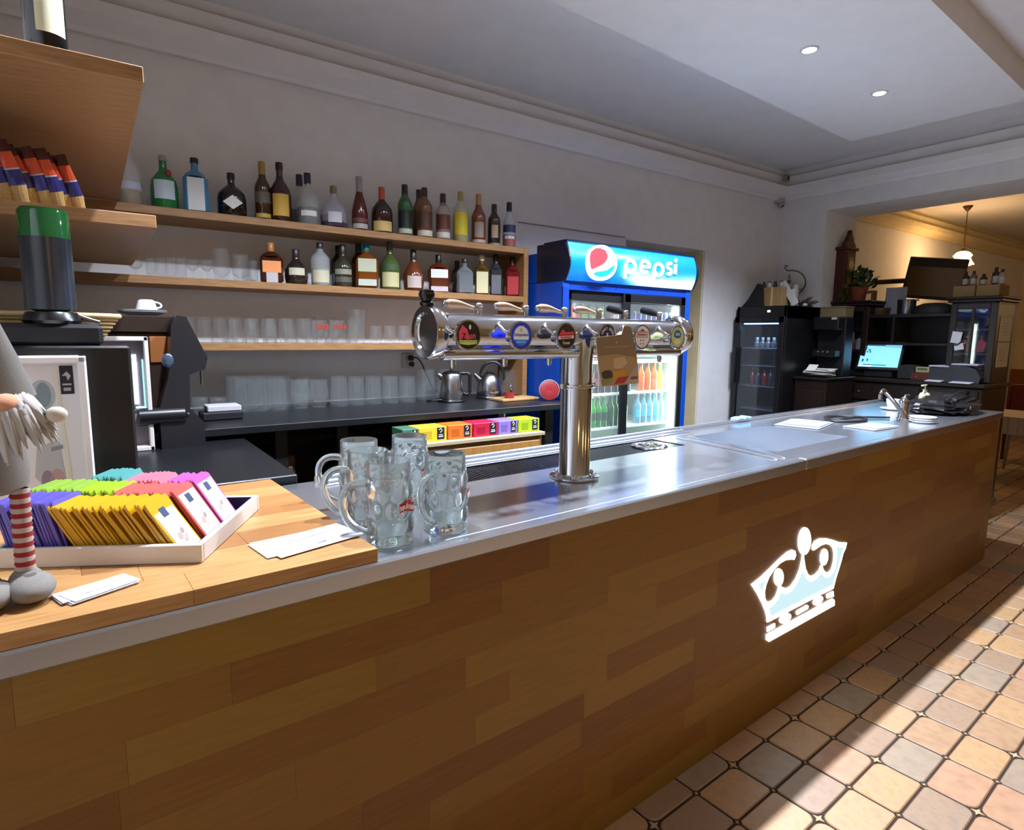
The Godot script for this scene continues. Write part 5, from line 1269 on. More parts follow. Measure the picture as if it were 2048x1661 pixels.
func left_corner():
	# deep boards on the left wall
	for k in 2:
		var y: float = [2.19, 1.905][k]; var x1: float = [0.147, 0.185][k]; var z1: float = [-1.76, -2.12][k]
		solo("deep_wall_shelf", "deep beech board on the side wall, %s" % ["the upper one carrying the wine bottle", "the lower one carrying the peanut bags"][k], "shelf", one_box(Vector3((x1 - 0.449) / 2, y + 0.019, (z1 + SHZ) / 2), Vector3(x1 + 0.449, 0.037, z1 - SHZ - 0.002), 0.002), grain("deep_board", ["7d5a36", "8e6840", "9c764c"], Vector3(0.8, 10, 10), 0.5, 0.018, 4, 17))
	var y2 := 2.19 + 0.0375; var y1 := 1.905 + 0.0375
	var at := on_y(93, 105, y2); 
	var b := bottle(Vector3(at.x, y2, -1.86), 0.31, 0.083, "std", mt("101418", 0.08, 0.0, 0.6), "1a1020", [[0.16, 0.46, "c6c8a8", 0.75], [0.46, 0.50, "b89a3a", 0.75]], "dark wine bottle with pale label on the upper deep shelf", "")
	b.rotation.y = 0.35
	var q := MB.new(); q.lathe(P2([0, 0, 0.036, 0, 0.037, 0.003, 0.005, 0.008, 0.004, 0.09, 0.03, 0.12, 0.045, 0.16, 0.036, 0.22, 0.0345, 0.22, 0.043, 0.16, 0.028, 0.123, 0, 0.1]), 28)
	solo("wine_glass", "clear wine glass beside the wine bottle on the upper deep shelf", "wine glass", q.mesh(), glass("c8cdd0", 0.16), Vector3(-0.185, y2, -1.89))
	# peanut bags leaning in a row
	var px := [-28, 6, 34, 58, 84, 104, 126, 150]
	var first: Node3D = null
	for k in 8:
		var w := on_y(px[k], 412, y1); 
		var pos := Vector3(w.x, y1 + 0.001, -2.22 + 0.014 * (k % 3) - 0.012 * k)
		if first == null:
			first = thing("snack_bag", "small bag of peanuts with orange and blue print leaning in the row", "snack bag", pos, 0.5, "peanut bags on the lower deep shelf")
			var lean := Basis(Vector3.BACK, 0.33)
			var sec := func(y0: float, y1b: float, nm: String, mat: Material, wb: float, wt: float, d0: float, d1: float):
				var s := MB.new(); var n := 20
				for i in 4:
					for j in n:
						var pt := func(ii, jj):
							var f: float = ii / 4.0; var a: float = TAU * jj / n
							var ww: float = lerpf(wb, wt, f); var dd: float = lerpf(d0, d1, f) * (1.0 + 0.12 * sin(a * 3.0 + f * 4.0))
							return Vector3(cos(a) * dd, lerpf(y0, y1b, f), sin(a) * ww)
						var A: Vector3 = pt.call(i, j); var Bq: Vector3 = pt.call(i, j + 1); var C: Vector3 = pt.call(i + 1, j + 1); var D: Vector3 = pt.call(i + 1, j)
						var nn := (A + C) * Vector3(1, 0, 0.4); nn = nn.normalized()
						s.tri(A, Bq, C, nn, nn, nn); s.tri(A, C, D, nn, nn, nn)
				return part(first, nm, s.mesh(), mat, Vector3(0, 0.004, 0), lean)
			sec.call(0.0, 0.05, "peanut_window", grain("peanuts", ["8e6a30", "b48c48", "d9bf86", "a87c3a"], Vector3(22, 22, 22), 0.4, 0.03, 2, 33), 0.042, 0.052, 0.018, 0.023)
			sec.call(0.05, 0.09, "blue_print", mt("2a2d78", 0.3), 0.052, 0.053, 0.023, 0.018); sec.call(0.09, 0.094, "white_stripe", mt("c9c4cc", 0.3), 0.053, 0.053, 0.018, 0.017)
			sec.call(0.094, 0.135, "orange_print", mt("d8502e", 0.3), 0.053, 0.05, 0.017, 0.008); sec.call(0.135, 0.165, "red_top_seal", mt("4a1016", 0.35), 0.05, 0.05, 0.008, 0.0015)
		else: dup(first, pos, 0.5 + 0.12 * (k % 3))
	q = MB.new(); q.lathe(P2([0, 0, 0.045, 0, 0.05, 0.02, 0.047, 0.02, 0.042, 0.003, 0, 0.003]), 22)
	solo("glass_ashtray", "small clear glass dish next to the peanut bags", "dish", q.mesh(), glass("a9adb4", 0.35), Vector3(0.10, y1, -2.62))
	var W := 1.125     # top of the side worktop
	# black coffee machine with its knob, standing where oak slab and side worktop meet
	var zm := -1.925; var mx: float = on_z(260, 692, zm).x; var my: float = on_z(260, 692, zm).y; var S := TOP + 0.0308
	var t := thing("coffee_machine", "big black coffee machine behind the white advertising frame", "coffee machine", Vector3(0, S, 0))
	var hx: float = on_z(205, 648, zm).x; var hy: float = on_z(120, 648, zm).y
	part(t, "body", one_box(Vector3((mx - 0.44) / 2, (my - S) / 2, zm - 0.15), Vector3(mx + 0.44, my - S, 0.30), 0.006), mt("0b0a0a", 0.36))
	part(t, "top_hood", one_box(Vector3((hx - 0.43) / 2, (my + hy) / 2 - S, zm - 0.07), Vector3(hx + 0.43, hy - my, 0.12), 0.010), mt("1c1e22", 0.3))
	var kn := on_z(104, 648, zm); q = MB.new(); q.ball(Vector3(kn.x, hy - S + 0.004, zm - 0.06), Vector3(0.029, 0.032, 0.026), 20, 12); part(t, "dome_knob", q.mesh(), mt("0a0a0c", 0.35))
	# wicker basket behind the hood: rings of cane
	var bxr: float = on_z(205, 682, zm - 0.21).x
	t = thing("wicker_basket", "shallow light wicker basket on top of the coffee machine", "basket", Vector3(bxr - 0.19, my + 0.0005, zm - 0.215))
	for r in 8:
		q = MB.new(); var f := r / 7.0; var pts := []
		for k in 33:
			var a := TAU * k / 32.0
			pts.append(Vector3(cos(a) * (0.185 + 0.05 * f), 0.008 + 0.0105 * r + 0.002 * sin(a * 16.0 + r * PI), sin(a) * (0.05 + 0.03 * f)))
		q.tube(pts, 0.006 if r < 7 else 0.008, 6, false); part(t, "cane_ring", q.mesh(), mt(["a98c58", "bd9f68", "b39660"][r % 3] if r < 7 else "cdb27c", 0.7))
	q = MB.new(); q.lathe(P2([0, 0.0, 0.185, 0.0, 0.185, 0.006, 0, 0.006]), 28, Transform3D.IDENTITY, 0, TAU, Vector2(1, 0.27)); part(t, "bottom", q.mesh(), mt("8f7546", 0.8))
	# upturned green bottle in a black dispenser
	var bc := on_z(97, 560, zm - 0.06); var bh: float = on_z(97, 420, zm - 0.06).y - hy; var br: float = 42.0 * m_per_px(bc)
	t = thing("bottle_dispenser", "tall green bottle standing upside down in a black dispenser", "dispenser", Vector3(bc.x, hy + 0.0005, zm - 0.07))
	q = MB.new(); q.lathe(P2([0, 0.0, br * 1.1, 0, br * 1.2, 0.008, br * 1.1, 0.022, br, 0.03, 0, 0.03]), 24); part(t, "holder", q.mesh(), mt("0d0d0f", 0.25))
	q = MB.new(); q.tube([Vector3(br * 1.1, 0.02, 0), Vector3(br * 1.5, 0.012, 0), Vector3(br * 1.9, 0.006, 0)], [0.008, 0.006, 0.004], 8); part(t, "lever", q.mesh(), chrome)
	q = MB.new(); q.lathe(P2([0, bh - 0.010, br * 0.65, bh - 0.002, br * 0.9, bh, br, bh - 0.008, br, 0.05, br * 0.8, 0.035, br * 0.5, 0.029]), 32); part(t, "green_bottle", q.mesh(), mt("0f5a26", 0.06, 0.0, 0.6))
	q = MB.new(); label_patch(q, br + 0.0006, 0.036, bh * 0.75, 2.6, 26); part(t, "dark_label", q.mesh(), mt("20262e", 0.25))
	# white display frame with an advertising print in front of the machine
	t = thing("display_frame", "white box frame with a tea advertisement on the side worktop", "picture frame", Vector3(0, S, -1.885))
	var fx0 := -0.29; var fx1: float = on_z(171, 712, -1.86).x; var fh: float = on_z(171, 712, -1.86).y - S; var fw2 := 0.019
	var m := MB.new()
	m.cbox(Vector3((fx0 + fx1) / 2, fh - fw2 / 2, 0), Vector3(fx1 - fx0, fw2, 0.05), 0.004); m.cbox(Vector3((fx0 + fx1) / 2, fw2 / 2, 0), Vector3(fx1 - fx0, fw2, 0.05), 0.004); m.cbox(Vector3(fx1 - fw2 / 2, fh / 2, 0), Vector3(fw2, fh, 0.05), 0.004); m.cbox(Vector3(fx0 + fw2 / 2, fh / 2, 0), Vector3(fw2, fh, 0.05), 0.004)
	part(t, "frame", m.mesh(), mt("dddbd8", 0.45))
	var pr := part(t, "print_sheet", one_box(Vector3((fx0 + fx1) / 2, fh / 2, -0.02), Vector3(fx1 - fx0 - 0.03, fh - 0.03, 0.006), 0.001), mt("dfe2e6", 0.5))
	var lay := func(nm, poly, hex, z := 0.0005):
		var sp := PackedVector2Array()
		for v in poly: sp.append(Vector2(fx1 + (v.x + 0.018) * 0.82, v.y / 0.395 * fh))
		var s := MB.new(); s.prism(sp, -0.017, -0.0165 + z); part(pr, nm, s.mesh(), mt(hex, 0.5))
	lay.call("brand_panel", rrect(Vector2(-0.071, 0.335), 0.034, 0.070, 0.002), "1d1a26"); 
	lay.call("brand_mark", V2([-0.083, 0.345, -0.07, 0.356, -0.06, 0.345, -0.068, 0.333, -0.072, 0.345]), "b4b4be", 0.0012); lay.call("brand_mark", V2([-0.083, 0.322, -0.06, 0.322, -0.06, 0.326, -0.083, 0.326]), "b4b4be", 0.0012); lay.call("brand_mark", V2([-0.081, 0.308, -0.062, 0.308, -0.062, 0.316, -0.081, 0.316]), "a4a4ae", 0.0012)
	lay.call("picture", oval(Vector2(-0.135, 0.30), 0.032, 0.036), "a9bcc0"); lay.call("picture", oval(Vector2(-0.132, 0.30), 0.018, 0.03), "7d949c", 0.001)
	lay.call("picture", V2([-0.16, 0.17, -0.105, 0.19, -0.095, 0.1, -0.14, 0.06, -0.17, 0.1]), "b4bac0"); lay.call("picture", oval(Vector2(-0.115, 0.085), 0.02, 0.03), "b89a98", 0.001); lay.call("picture", oval(Vector2(-0.14, 0.09), 0.015, 0.024), "8a8292", 0.001); lay.call("picture", V2([-0.125, 0.16, -0.095, 0.165, -0.097, 0.175, -0.125, 0.17]), "868e96", 0.001)
	for r in 4: lay.call("print_line", V2([-0.17, 0.02 + r * 0.009, -0.06, 0.026 + r * 0.009, -0.06, 0.029 + r * 0.009, -0.17, 0.023 + r * 0.009]), "9fb0b0", 0.001)
	lay.call("pale_stripe", V2([-0.104, 0.36, -0.094, 0.36, -0.076, 0.05, -0.086, 0.05]), "dcdcc8")
	# second, taller white frame with a light strip, behind the machine
	t = thing("lit_display_frame", "tall white display frame with a lit edge behind the coffee machine", "picture frame", Vector3(0, W, -2.80))
	m = MB.new(); var gx0 := 0.02; var gx1 := 0.186; var gh := 0.455
	m.cbox(Vector3((gx0 + gx1) / 2, gh - 0.009, 0), Vector3(gx1 - gx0, 0.018, 0.06), 0.003); m.cbox(Vector3(gx1 - 0.008, gh / 2, 0), Vector3(0.016, gh, 0.06), 0.003); m.cbox(Vector3((gx0 + gx1) / 2, 0.009, 0), Vector3(gx1 - gx0, 0.018, 0.06), 0.003); m.cbox(Vector3(gx0 + 0.008, gh / 2, 0), Vector3(0.016, gh, 0.06), 0.003)
	part(t, "frame", m.mesh(), mt("cfcbc4", 0.45)); part(t, "backing", one_box(Vector3((gx0 + gx1) / 2, gh / 2, -0.025), Vector3(gx1 - gx0 - 0.02, gh - 0.02, 0.006), 0.001), mt("8f8590", 0.4))
	part(t, "light_strip", one_box(Vector3(0.137, 0.285, -0.012), Vector3(0.016, 0.20, 0.006), 0.002), glow("d6f4ff", 1.6)); part(t, "light_strip", one_box(Vector3(0.165, 0.265, -0.012), Vector3(0.006, 0.2, 0.006), 0.002), glow("a9e8ea", 1.0)); part(t, "light_strip", one_box(Vector3(0.15, 0.172, -0.012), Vector3(0.036, 0.008, 0.006), 0.002), glow("c8f2ff", 1.3))
	# dark wooden box, orange box, cup and saucer stack behind
	t = thing("wooden_crate", "dark brown wooden box behind the lit frame with an orange drawer", "box", Vector3(0.16, W, -3.02))
	part(t, "body", one_box(Vector3(0, 0.235, 0), Vector3(0.30, 0.47, 0.2), 0.004), mt("2b1a0e", 0.5)); part(t, "lid_band", one_box(Vector3(0, 0.505, 0), Vector3(0.33, 0.07, 0.23), 0.004), mt("241309", 0.45)); part(t, "drawer", one_box(Vector3(0.09, 0.40, 0.103), Vector3(0.10, 0.11, 0.012), 0.003), mt("a0602c", 0.5))
	for k in 2:
		q = MB.new(); q.lathe(P2([0, 0.002, 0.045, 0.0, 0.055, 0.002, 0.09, 0.013, 0.095, 0.015, 0.09, 0.018, 0.05, 0.007, 0, 0.006]), 30); solo("glass_plate", "clear glass plate under the upturned white cup on the dark box", "plate", q.mesh(), glass("a8aaae", 0.5), Vector3(0.19, W + 0.541 + 0.006 * k, -3.0), 0, "plates on the dark box")
	t = thing("espresso_cup", "small white cup turned upside down on glass plates", "cup", Vector3(0.205, W + 0.5545, -3.0), 0.3)
	q = MB.new(); q.lathe(P2([0.042, 0.0, 0.044, 0.002, 0.03, 0.05, 0.022, 0.054, 0.0, 0.054]), 24); part(t, "bowl", q.mesh(), mt("d8d8de", 0.25)); q = MB.new(); q.tube(bez(Vector3(0.038, 0.02, 0), Vector3(0.07, 0.02, 0), Vector3(0.065, 0.045, 0), Vector3(0.031, 0.045, 0), 8), 0.004, 7); part(t, "handle", q.mesh(), mt("d8d8de", 0.25))
	# slanting black grinder with a chrome spout
	t = thing("coffee_grinder", "slanting black coffee grinder with a chrome spout on the side worktop", "coffee grinder", Vector3(0.27, W, -2.84))
	m = MB.new(); m.prism(V2([-0.06, 0.0, 0.10, 0.0, 0.10, 0.10, 0.05, 0.16, 0.055, 0.30, 0.115, 0.325, 0.125, 0.37, 0.055, 0.535, 0.02, 0.54, 0.0, 0.50, -0.02, 0.30, -0.06, 0.16]), -0.07, 0.07); part(t, "body", m.mesh(), mt("1b1d21", 0.3))
	q = MB.new(); q.cyl(Vector3(0.105, 0.255, 0.02), 0.006, 0.075, 12); q.cyl(Vector3(0.105, 0.315, 0.02), 0.014, 0.014, 12); part(t, "spout", q.mesh(), chrome)
	q = MB.new(); q.tube([Vector3(-0.13, 0.135, 0.05), Vector3(0.03, 0.135, 0.05)], 0.036, 14); part(t, "portafilter", q.mesh(), mt("0b0b0c", 0.35))
	q = MB.new(); q.ball(Vector3(0.04, 0.14, 0.075), Vector3(0.006, 0.006, 0.004), 8, 6); part(t, "button", q.mesh(), mt("5a6a80", 0.2, 0.6))
	q = MB.new(); q.ball(Vector3(-0.02, 0.36, 0.07), Vector3(0.022, 0.03, 0.01), 14, 8); part(t, "dosing_knob", q.mesh(), mt("5a6a80", 0.2, 0.6))
	# folded white napkin heap on the counter behind the grinder
	t = thing("napkin_holder", "low black holder with white napkins at the left end of the back counter", "napkin holder", Vector3(0.50, CT, -3.2))
	part(t, "holder", one_box(Vector3(0, 0.02, 0), Vector3(0.18, 0.04, 0.14), 0.006), mt("17181b", 0.4)); part(t, "napkins", one_box(Vector3(0.01, 0.055, 0), Vector3(0.15, 0.028, 0.12), 0.004), mt("a9a9ae", 0.8))

func cola_fridge():
	var x0 := 2.53; var x1 := 3.80; var zf := -3.05; var zb := -3.69; var top := 1.955
	var blue := mt("0b3f9a", 0.3); var blk := mt("14161a", 0.35)
	var t := thing("drinks_cooler", "tall blue drinks cooler with sliding glass doors and a lit header sign", "drinks cooler", Vector3(0, 0, 0))
	var m := MB.new()
	m.cbox(Vector3(x0 + 0.025, top / 2 + 0.05, (zf + zb) / 2), Vector3(0.05, top - 0.1, zf - zb), 0.004); m.cbox(Vector3(x1 - 0.025, top / 2 + 0.05, (zf + zb) / 2), Vector3(0.05, top - 0.1, zf - zb), 0.004)
	m.cbox(Vector3((x0 + x1) / 2, top + 0.1, (zf + zb) / 2), Vector3(x1 - x0, 0.2, zf - zb), 0.004); m.cbox(Vector3((x0 + x1) / 2, 0.15, (zf + zb) / 2), Vector3(x1 - x0, 0.3, zf - zb), 0.004)
	part(t, "cabinet", m.mesh(), blue)
	m = MB.new(); m.box(Vector3((x0 + x1) / 2, 1.1, zb + 0.02), Vector3(x1 - x0 - 0.1, 1.7, 0.02)); m.box(Vector3(x0 + 0.055, 1.1, (zf + zb) / 2), Vector3(0.008, 1.7, 0.55)); m.box(Vector3(x1 - 0.055, 1.1, (zf + zb) / 2), Vector3(0.008, 1.7, 0.55)); part(t, "liner", m.mesh(), mt("b9c8be", 0.45))
	# black door frames
	var dt := 1.90; var db := 0.34
	for d in [[x0 + 0.05, 3.18, zf - 0.035], [3.10, x1 - 0.05, zf - 0.012]]:
		var dr := MB.new(); var cx: float = (d[0] + d[1]) / 2; var w: float = d[1] - d[0]
		dr.cbox(Vector3(cx, dt - 0.03, d[2]), Vector3(w, 0.06, 0.02), 0.003); dr.cbox(Vector3(cx, db + 0.03, d[2]), Vector3(w, 0.06, 0.02), 0.003); dr.cbox(Vector3(d[0] + 0.025, (dt + db) / 2, d[2]), Vector3(0.05 if d[0] < 3 else 0.07, dt - db, 0.02), 0.003); dr.cbox(Vector3(d[1] - 0.025, (dt + db) / 2, d[2]), Vector3(0.05, dt - db, 0.02), 0.003)
		var o := part(t, "sliding_door", dr.mesh(), blk)
		part(o, "glass_pane", one_box(Vector3(cx, (dt + db) / 2, d[2]), Vector3(w - 0.1, dt - db - 0.12, 0.005), 0.001), glass("e4f0ee", 0.05, 0.02))
	m = MB.new(); m.cbox(Vector3((x0 + x1) / 2, 1.925, zf - 0.02), Vector3(x1 - x0 - 0.02, 0.05, 0.03), 0.003); m.cbox(Vector3(x0 + 0.025, 1.12, zf - 0.003), Vector3(0.05, 1.6, 0.02), 0.003); part(t, "door_track", m.mesh(), mt("0a3796", 0.3))
	var ys := [1.655, 1.425, 1.195, 0.945, 0.60]
	for y in ys: part(t, "wire_shelf", one_box(Vector3((x0 + x1) / 2, y - 0.010, (zf + zb) / 2 - 0.02), Vector3(x1 - x0 - 0.13, 0.02, 0.50), 0.003), mt("d5e2dc", 0.35))
	# light tubes inside
	for e in [[x1 - 0.115, zf - 0.055, 0.045], [x0 + 0.075, zf - 0.06, 0.02]]:
		part(t, "light_tube", one_box(Vector3(e[0], 1.12, e[1]), Vector3(e[2], 1.42, 0.02), 0.006), glow("eefcf6", 9.0 if e[0] > 3 else 3.0))
	lamp_area("cooler_light", Vector3(x1 - 0.145, 1.12, zf - 0.075), Basis(Vector3.UP, PI / 2), Vector2(0.05, 1.4), 1.1, Color("e8fff2"))
	lamp_area("cooler_light", Vector3(x0 + 0.1, 1.12, zf - 0.075), Basis(Vector3.UP, -PI / 2), Vector2(0.05, 1.4), 0.5, Color("e8fff2"))
	# header sign: bowed front
	var sy0 := 1.958; var sy1 := 2.205
	var sec := PackedVector2Array()       # z out, y
	for k in 13:
		var f := k / 12.0
		sec.append(Vector2(0.02 + 0.075 * sin(PI * (0.12 + 0.80 * f)), lerpf(sy0, sy1, f)))
	sec.append(Vector2(-0.25, sy1)); sec.append(Vector2(-0.25, sy0))
	var sg := part(t, "header_box", one_box(Vector3((x0 + x1) / 2, (sy0 + sy1) / 2, zf - 0.12), Vector3(x1 - x0 - 0.01, sy1 - sy0 - 0.004, 0.22), 0.003), mt("0a2f86", 0.3))
	m = MB.new(); var xa := x0 + 0.012; var xb := x1 - 0.012
	var zs := func(f): return zf + 0.0 + 0.055 * sin(PI * (0.10 + 0.80 * f))
	for k in 14:
		var f0 := k / 14.0; var f1 := (k + 1) / 14.0
		var n0 := Vector3(0, -cos(PI * (0.1 + 0.8 * f0)) * 0.6, 1).normalized(); var n1 := Vector3(0, -cos(PI * (0.1 + 0.8 * f1)) * 0.6, 1).normalized()
		var A := Vector3(xa, lerpf(sy0, sy1, f0), zs.call(f0)); var Bq := Vector3(xb, A.y, A.z); var D := Vector3(xa, lerpf(sy0, sy1, f1), zs.call(f1)); var C := Vector3(xb, D.y, D.z)
		m.tri(A, Bq, C, n0, n0, n1); m.tri(A, C, D, n0, n1, n1)
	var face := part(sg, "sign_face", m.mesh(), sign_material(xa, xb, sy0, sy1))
	m = MB.new()
	for x in [x0 + 0.004, x1 - 0.004]:
		m.prism(sec, -0.006, 0.006, Transform3D(Basis(Vector3(0, 0, 1), Vector3.UP, Vector3(1, 0, 0)), Vector3(x, 0, zf - 0.03)))
	m.cbox(Vector3((x0 + x1) / 2, sy1 + 0.004, zf - 0.09), Vector3(x1 - x0, 0.012, 0.24), 0.003); part(t, "end_cap", m.mesh(), mt("0c1226", 0.35))
	# round tricolour emblem and the lettering, standing slightly off the face
	var P := func(cx, cy):      # crop pixels of the sign -> sign plane
		var w := on_z(1110.0 + cx * 0.1416, 470.0 + cy * 0.1416, zf + 0.05); return Vector2(w.x, w.y)
	var poly := func(a: Array):
		var p := PackedVector2Array()
		for i in range(0, a.size(), 2): p.append(P.call(a[i], a[i + 1]))
		return p
	var lay := func(nm, p, mat, z0, z1):
		var s := MB.new(); s.prism(p, zf + z0, zf + z1); part(sg, nm, s.mesh(), mat)
	var globe := []
	for p in oval(Vector2(645, 395), 222, 252, -0.12, 40): globe.append_array([p.x, p.y])
	lay.call("emblem_disc", poly.call(globe), glow("ffffff", 1.1), 0.03, 0.0575)
	lay.call("emblem_red", poly.call([482, 300, 500, 235, 560, 190, 625, 188, 700, 220, 735, 290, 728, 340, 690, 400, 620, 445, 560, 470, 505, 492, 488, 440, 480, 370]), glow("d8343c", 0.75), 0.0575, 0.0590)
	lay.call("emblem_blue", poly.call([520, 548, 580, 520, 660, 512, 730, 495, 790, 450, 838, 418, 825, 480, 780, 540, 720, 585, 650, 598, 580, 590]), glow("0f7fd0", 0.8), 0.0575, 0.0590)
	var wm := glow("f4fffc", 1.1)
	for k in [["p", 1055, 445], ["e", 1262, 452], ["p", 1452, 492], ["s", 1603, 480], ["i", 1690, 478]]:
		letter(sg, k[0], P.call(k[1], k[2]), zf + 0.0565, wm)
	cooler_drinks(x0, x1, zf, ys)

func letter(par: Node3D, ch: String, c: Vector2, z: float, mat: Material):     # round lower case letters from tubes
	var q := MB.new(); var r := 0.040; var w := 0.0125
	var arc := func(cx, cy, rr, a0, a1, n := 14):
		var p := []
		for k in n + 1:
			var a := deg_to_rad(lerpf(a0, a1, k / float(n))); p.append(Vector3(c.x + cx + cos(a) * rr * 1.15, c.y + cy + sin(a) * rr, z))
		return p
	match ch:
		"p":
			q.tube(arc.call(0, 0, r, -150, 190), w, 8); q.tube([Vector3(c.x - r * 1.2, c.y + 0.008, z), Vector3(c.x - r * 1.25, c.y - 0.085, z)], w, 8)
		"e":
			q.tube(arc.call(0, 0, r, 0, 300), w, 8); q.tube([Vector3(c.x - r, c.y, z), Vector3(c.x + r * 1.15, c.y, z)], w * 0.85, 8)
		"s":
			q.tube(arc.call(0, 0.020, 0.020, 40, 270), w * 0.9, 8); q.tube(arc.call(0, -0.020, 0.020, 90, -140), w * 0.9, 8)
		"i":
			q.tube([Vector3(c.x, c.y + 0.03, z), Vector3(c.x, c.y - 0.04, z)], w, 8); q.ball(Vector3(c.x, c.y + 0.058, z), Vector3(w * 1.1, w * 1.1, w), 10, 6)
	part(par, "letter", q.mesh(), mat)

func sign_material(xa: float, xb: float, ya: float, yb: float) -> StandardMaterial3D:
	# backlit film: blues with a pale wave low under the lettering
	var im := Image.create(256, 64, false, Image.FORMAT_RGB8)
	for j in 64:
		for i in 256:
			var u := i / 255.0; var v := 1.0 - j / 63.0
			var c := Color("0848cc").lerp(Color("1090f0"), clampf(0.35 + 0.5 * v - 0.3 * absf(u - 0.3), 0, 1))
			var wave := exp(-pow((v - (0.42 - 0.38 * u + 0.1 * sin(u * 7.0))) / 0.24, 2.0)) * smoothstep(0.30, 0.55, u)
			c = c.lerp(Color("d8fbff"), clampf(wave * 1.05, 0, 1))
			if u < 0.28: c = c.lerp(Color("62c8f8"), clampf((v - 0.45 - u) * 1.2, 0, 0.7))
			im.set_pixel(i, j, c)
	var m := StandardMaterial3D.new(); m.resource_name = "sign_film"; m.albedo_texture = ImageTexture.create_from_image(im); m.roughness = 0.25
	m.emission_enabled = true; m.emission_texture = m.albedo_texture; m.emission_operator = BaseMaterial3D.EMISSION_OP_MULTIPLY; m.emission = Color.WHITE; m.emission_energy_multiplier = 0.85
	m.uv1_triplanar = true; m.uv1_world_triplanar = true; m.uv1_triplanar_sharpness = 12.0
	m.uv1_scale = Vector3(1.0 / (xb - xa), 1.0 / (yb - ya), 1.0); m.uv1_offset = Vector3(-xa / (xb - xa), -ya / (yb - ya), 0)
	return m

func cooler_drinks(x0: float, x1: float, zf: float, ys: Array):
	var can := func(px, hex, lid, label, z, h, y):
		var at := on_z(px, 650, z); at.y = y
		var t := thing("drink_can", label, "drink can", at, 0, "cans in the cooler")
		var q := MB.new(); q.lathe(P2([0, 0, 0.022, 0, 0.029, 0.008, 0.0295, 0.012, 0.0295, h - 0.014]), 18); part(t, "body", q.mesh(), mt(hex, 0.3, 0.3))
		q = MB.new(); q.lathe(P2([0.0295, h - 0.014, 0.025, h - 0.002, 0.0255, h, 0.023, h - 0.002, 0, h - 0.003]), 18); part(t, "lid", q.mesh(), mt("b4b6b8", 0.3, 0.9))
		q = MB.new(); q.lathe(P2([0.0298, h * 0.45, 0.0298, h * 0.62]), 18); part(t, "band", q.mesh(), mt(lid, 0.35, 0.2))
	var zc := zf - 0.12
	var cans := [[1150, "a33238", "6a1c20", "red can at the left end of the cooler's top row"], [1166, "7f9a3a", "3c5a20", "olive green can beside the red one in the cooler"], [1182, "8aa84c", "4a6a2a", "light green can in the middle of the cooler's top row"], [1198, "b0bc3a", "5a6a22", "yellow green can in the cooler's top row"], [1214, "4a2228", "2a1216", "dark maroon can in the cooler's top row"], [1229, "7a4450", "c8b4b8", "dusky pink can beside the cooler's middle post"]]
	for k in cans: can.call(k[0], k[1], k[2], k[3], zc, 0.165, ys[0])
	for k in 8: can.call(1264 + k * 10.5, "2c4f9e", "8f2f4a" if k == 3 else "23408c", "slim blue energy drink can in the cooler's right door row", zc, 0.13, ys[0])
	var bt := func(px, y, h, w, hex, cap, label, grp, clear := false, lab := "", z := zc):
		var at := on_z(px, 760, z); at.y = y
		var mat: Material = glass(hex, 0.5) if clear else mt(hex, 0.12, 0.0, 0.6)
		var b := bottle(at, h, w, "slim", mat, cap, [[0.22, 0.46, lab, 1.3]] if lab != "" else [], label, grp, "", 0.5, 0.09)
		return b
	for k in 5: bt.call(1190 + k * 13, ys[2], 0.24, 0.058, "2a0f10", "8a2a2c", "dark cola bottle in the cooler behind the menu card", "cola bottles in the cooler", false, "5c1418")
	for k in 2: bt.call(1243 + k * 11, ys[2], 0.22, 0.056, "121418", "2a3038", "black bottle next to the cooler's middle post", "black bottles in the cooler")
	for k in 3: bt.call(1281 + k * 13, ys[2], 0.225, 0.058, "e0700e", "c8302c", "orange soda bottle with red cap in the cooler", "orange soda bottles")
	bt.call(1319, ys[2], 0.21, 0.056, "d8b040", "d8d0b0", "pale yellow lemonade bottle beside the orange sodas", "")
	for k in 3: bt.call(1186 + k * 11.5, ys[3], 0.235, 0.056, "1f7a2c", "c8d4c4", "bright green beer bottle at the left of the cooler", "green beer bottles", false, "0f3a1a")
	for k in 4: bt.call(1222 + k * 9, ys[3], 0.24, 0.06, "0d4a1c", "1c5a28", "deep green mineral water bottle left of the cooler's middle post", "deep green bottles", false, "")
	for k in 5: bt.call(1276 + k * 12, ys[3], 0.235, 0.062, "7fc0d8", "b8dcea", "light blue water bottle in the right half of the cooler", "blue water bottles", true, "58b8dc")
	for k in 12: bt.call(1184 + k * 12.5, ys[4], 0.26, 0.064, "3f8fb4", ["4fb0e0", "3a9ad8", "c84a52"][2 if k == 3 else k % 2], "small water bottle standing in the cooler's bottom row", "bottom row bottles")

